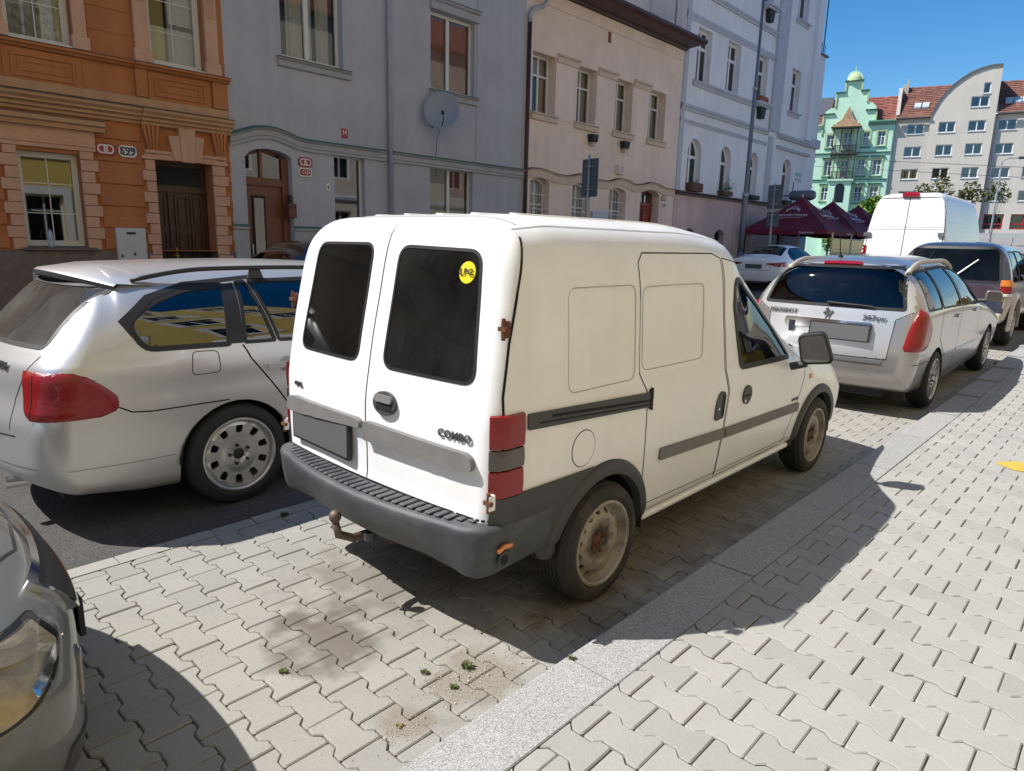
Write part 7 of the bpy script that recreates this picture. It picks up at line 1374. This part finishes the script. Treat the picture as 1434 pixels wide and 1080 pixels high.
C.cut('right', W1); C.cut('left', W1); C.cut('rear', RG); C.finish('black_paint'); C.pad('right', W1, 'window', 'reflective_glass', -.006, .003); C.pad('left', W1, 'window', 'car_glass', -.006, .003); C.pad('rear', RG, 'rear_window', 'reflective_glass', -.006, .003)
for x in (0, 2.55):
    for sd_ in (-1, 1): wheel(dk, x, sd_*.87, .31, .31, .2, .21, 'spoke', sd_, 'clean_tyre')
# ================================================================= far dark car at the right edge
fd = empty('blue_people_carrier', (17.7, .02, gz(17.5)), 0, 'dark blue people carrier farthest along the kerb at the right edge', 'car')
C = Car(fd, .88, -.85, 3.3, top=[(-.85, 1.55), (-.3, 1.66), (.5, 1.70), (1.2, 1.68), (1.7, 1.5), (2.4, 1.05), (3.3, .85)], bot=[(-.8, .3), (3.3, .28)], belt=[(-.85, 1.0), (3.3, .8)], wt=[(-.85, .6), (1.5, .62), (3.3, .75)], n=4, tuck=.05, rr=.12, rf=.3, bulge=.1, lean=[(.3, .05), (.6, 0), (1.0, .05), (1.6, .25)], leanx=.8, step=.05, M1=24, M2=36)
C.arch(0, .31, .35); C.arch(2.55, .31, .35); RG = rpoly([(-.62, 1.05), (.62, 1.05), (.52, 1.50), (-.52, 1.50)], .05); C.cut('rear', RG); W1 = rpoly([(-.45, 1.05), (.9, 1.03), (.85, 1.54), (-.2, 1.52)], .06); C.cut('right', W1); C.finish('navy_paint'); C.pad('rear', RG, 'rear_window', 'tinted_glass', -.006, .003); C.pad('right', W1, 'window', 'reflective_glass', -.006, .003)
for sg in (-1, 1): C.pad('rear', rpoly([(sg*.68, .8), (sg*.68, 1.1), (sg*.82, 1.1), (sg*.82, .8)], .02), 'tail_lamp', 'red_lens', 0, .012)
for x in (0, 2.55):
    for sd_ in (-1, 1): wheel(fd, x, sd_*.87, .31, .31, .2, .21, 'spoke', sd_, 'clean_tyre')
# ================================================================= grey car nose, bottom left
gc = empty('grey_car', (-5.62, .98, 0), 0, 'dark grey metallic car whose nose and right headlamp fill the bottom left corner', 'car')
C = Car(gc, .93, -.9, 3.62, top=[(-.9, 1.0), (-.4, 1.35), (.4, 1.47), (1.2, 1.45), (1.7, 1.3), (2.3, 1.04), (2.7, .96), (3.1, .89), (3.4, .82), (3.62, .74)], bot=[(-.9, .25), (3.0, .2), (3.62, .24)], belt=[(-.9, .95), (1.8, .92), (2.6, .80), (3.2, .68), (3.62, .56)], wt=[(-.9, .6), (1.5, .62), (2.4, .66), (3.0, .74), (3.62, .72)], n=3.0, tuck=.05, rr=.2, rf=.14, bulge=.1, fbulge=.17, leanx=.7, flean=[(.2, .05), (.35, .0), (.55, .0), (.66, .03), (.74, .08), (.86, .20)], step=.022, M1=50, M2=70)
C.arch(0, .33, .36); C.arch(2.72, .33, .36)
GR = rpoly([(-.50, .60), (.50, .60), (.56, .715), (-.56, .715)], .03); C.part('top', 'bonnet', [(2.2, -.62), (3.0, -.66), (3.32, -.60), (3.49, -.30), (3.53, 0), (3.49, .30), (3.32, .60), (3.0, .66), (2.2, .62)])
W1 = rpoly([(-.1, 1.0), (.9, .98), (.85, 1.36), (.2, 1.34)], .06); C.cut('right', W1)
C.finish('grey_paint'); C.pad('right', W1, 'window', 'car_glass', -.006, .003)
C.seam('top', [(2.2, -.62), (3.0, -.66), (3.32, -.60), (3.49, -.30), (3.53, 0), (3.49, .30)], w_=.010)
HL = rpoly([(3.438, .706), (3.486, .646), (3.459, .622), (3.397, .590), (3.319, .567), (3.15, .555), (2.95, .60), (2.86, .68), (3.0, .72), (3.364, .708)], [.012, .012, .02, .03, .03, .05, .04, .03, .05, .02], 3)
glass('lamp_cover', tint=(.82, .80, .76), base=.045, refl=.6, rough=.05)
mat('lamp_reflector', (.60, .52, .38), .42, metal=.6, bump=.5, bscale=30, var=.3, vscale=14); 
hl = C.pad('right', HL, 'headlamp', 'lamp_reflector', 0, .004, step=.03)
C.ring('right', HL, .005, 'lamp_seal', 'gap', 0, .006, hl, .003, step=.02)
C.pad('right', rpoly([(3.462, .650), (3.450, .630), (3.39, .600), (3.385, .62)], .006), 'running_light', 'chrome', .004, .014, parent=hl, step=.02)
C.pad('right', rpoly([(3.32, .695), (3.30, .595), (3.12, .58), (3.10, .70)], .02), 'lamp_bowl', 'inside_grey', .004, .004, parent=hl, step=.02); C.pad('right', disc((3.22, .635), .036, 18), 'projector_lens', 'chrome', .006, .012, parent=hl, step=.02)
C.pad('right', rpoly([(3.43, .685), (3.455, .655), (3.33, .675), (3.33, .69)], .004), 'lamp_blade', 'lamp_reflector', .006, .006, parent=hl, step=.02)
C.pad('right', HL, 'lamp_cover', 'lamp_cover', .018, .003, parent=hl, step=.03)
gr_ = C.pad('front', GR, 'grille', 'black_rubber', 0, .018); C.ring('front', GR, .012, 'grille_surround', 'chrome', .0, .022, gr_, .002); C.pad('front', rpoly(rect(-.30, .30, .36, .54), .03), 'lower_grille', 'trim_plastic', 0, .012)
h, n_ = C.hit('front', 0, .44); plate(gc, h+n_*.025, n_, .52, .11, m='plate_white'); 
b = MB(); P_ = C.hit('front', -.70, .50)
bd = C.pad('front', rpoly([(-.745, .44), (-.715, .56), (-.675, .585), (-.66, .56), (-.69, .45), (-.72, .425)], .02), 'bumper_badge', 'grey_paint', 0, .006, step=.02); C.ring('front', rpoly([(-.735, .455), (-.71, .55), (-.68, .57), (-.672, .55), (-.70, .455)], .012), .003, 'badge_rim', 'silver_dark', .006, .004, bd, .002, step=.02)  # raised badge on the bumper, its lettering left off
C.pad('front', rpoly([(-.86, .25), (-.84, .40), (-.55, .33), (-.55, .25)], .03), 'fog_lamp_recess', 'trim_plastic', 0, .008); C.pad('right', rpoly([(3.34, .24), (3.36, .40), (3.20, .36), (3.18, .24)], .02), 'air_vent', 'navy_paint', 0, .006)
for x in (0, 2.72):
    for sd_ in (-1, 1): wheel(gc, x, sd_*.92, .33, .33, .22, .23, 'spoke', sd_, 'clean_tyre')
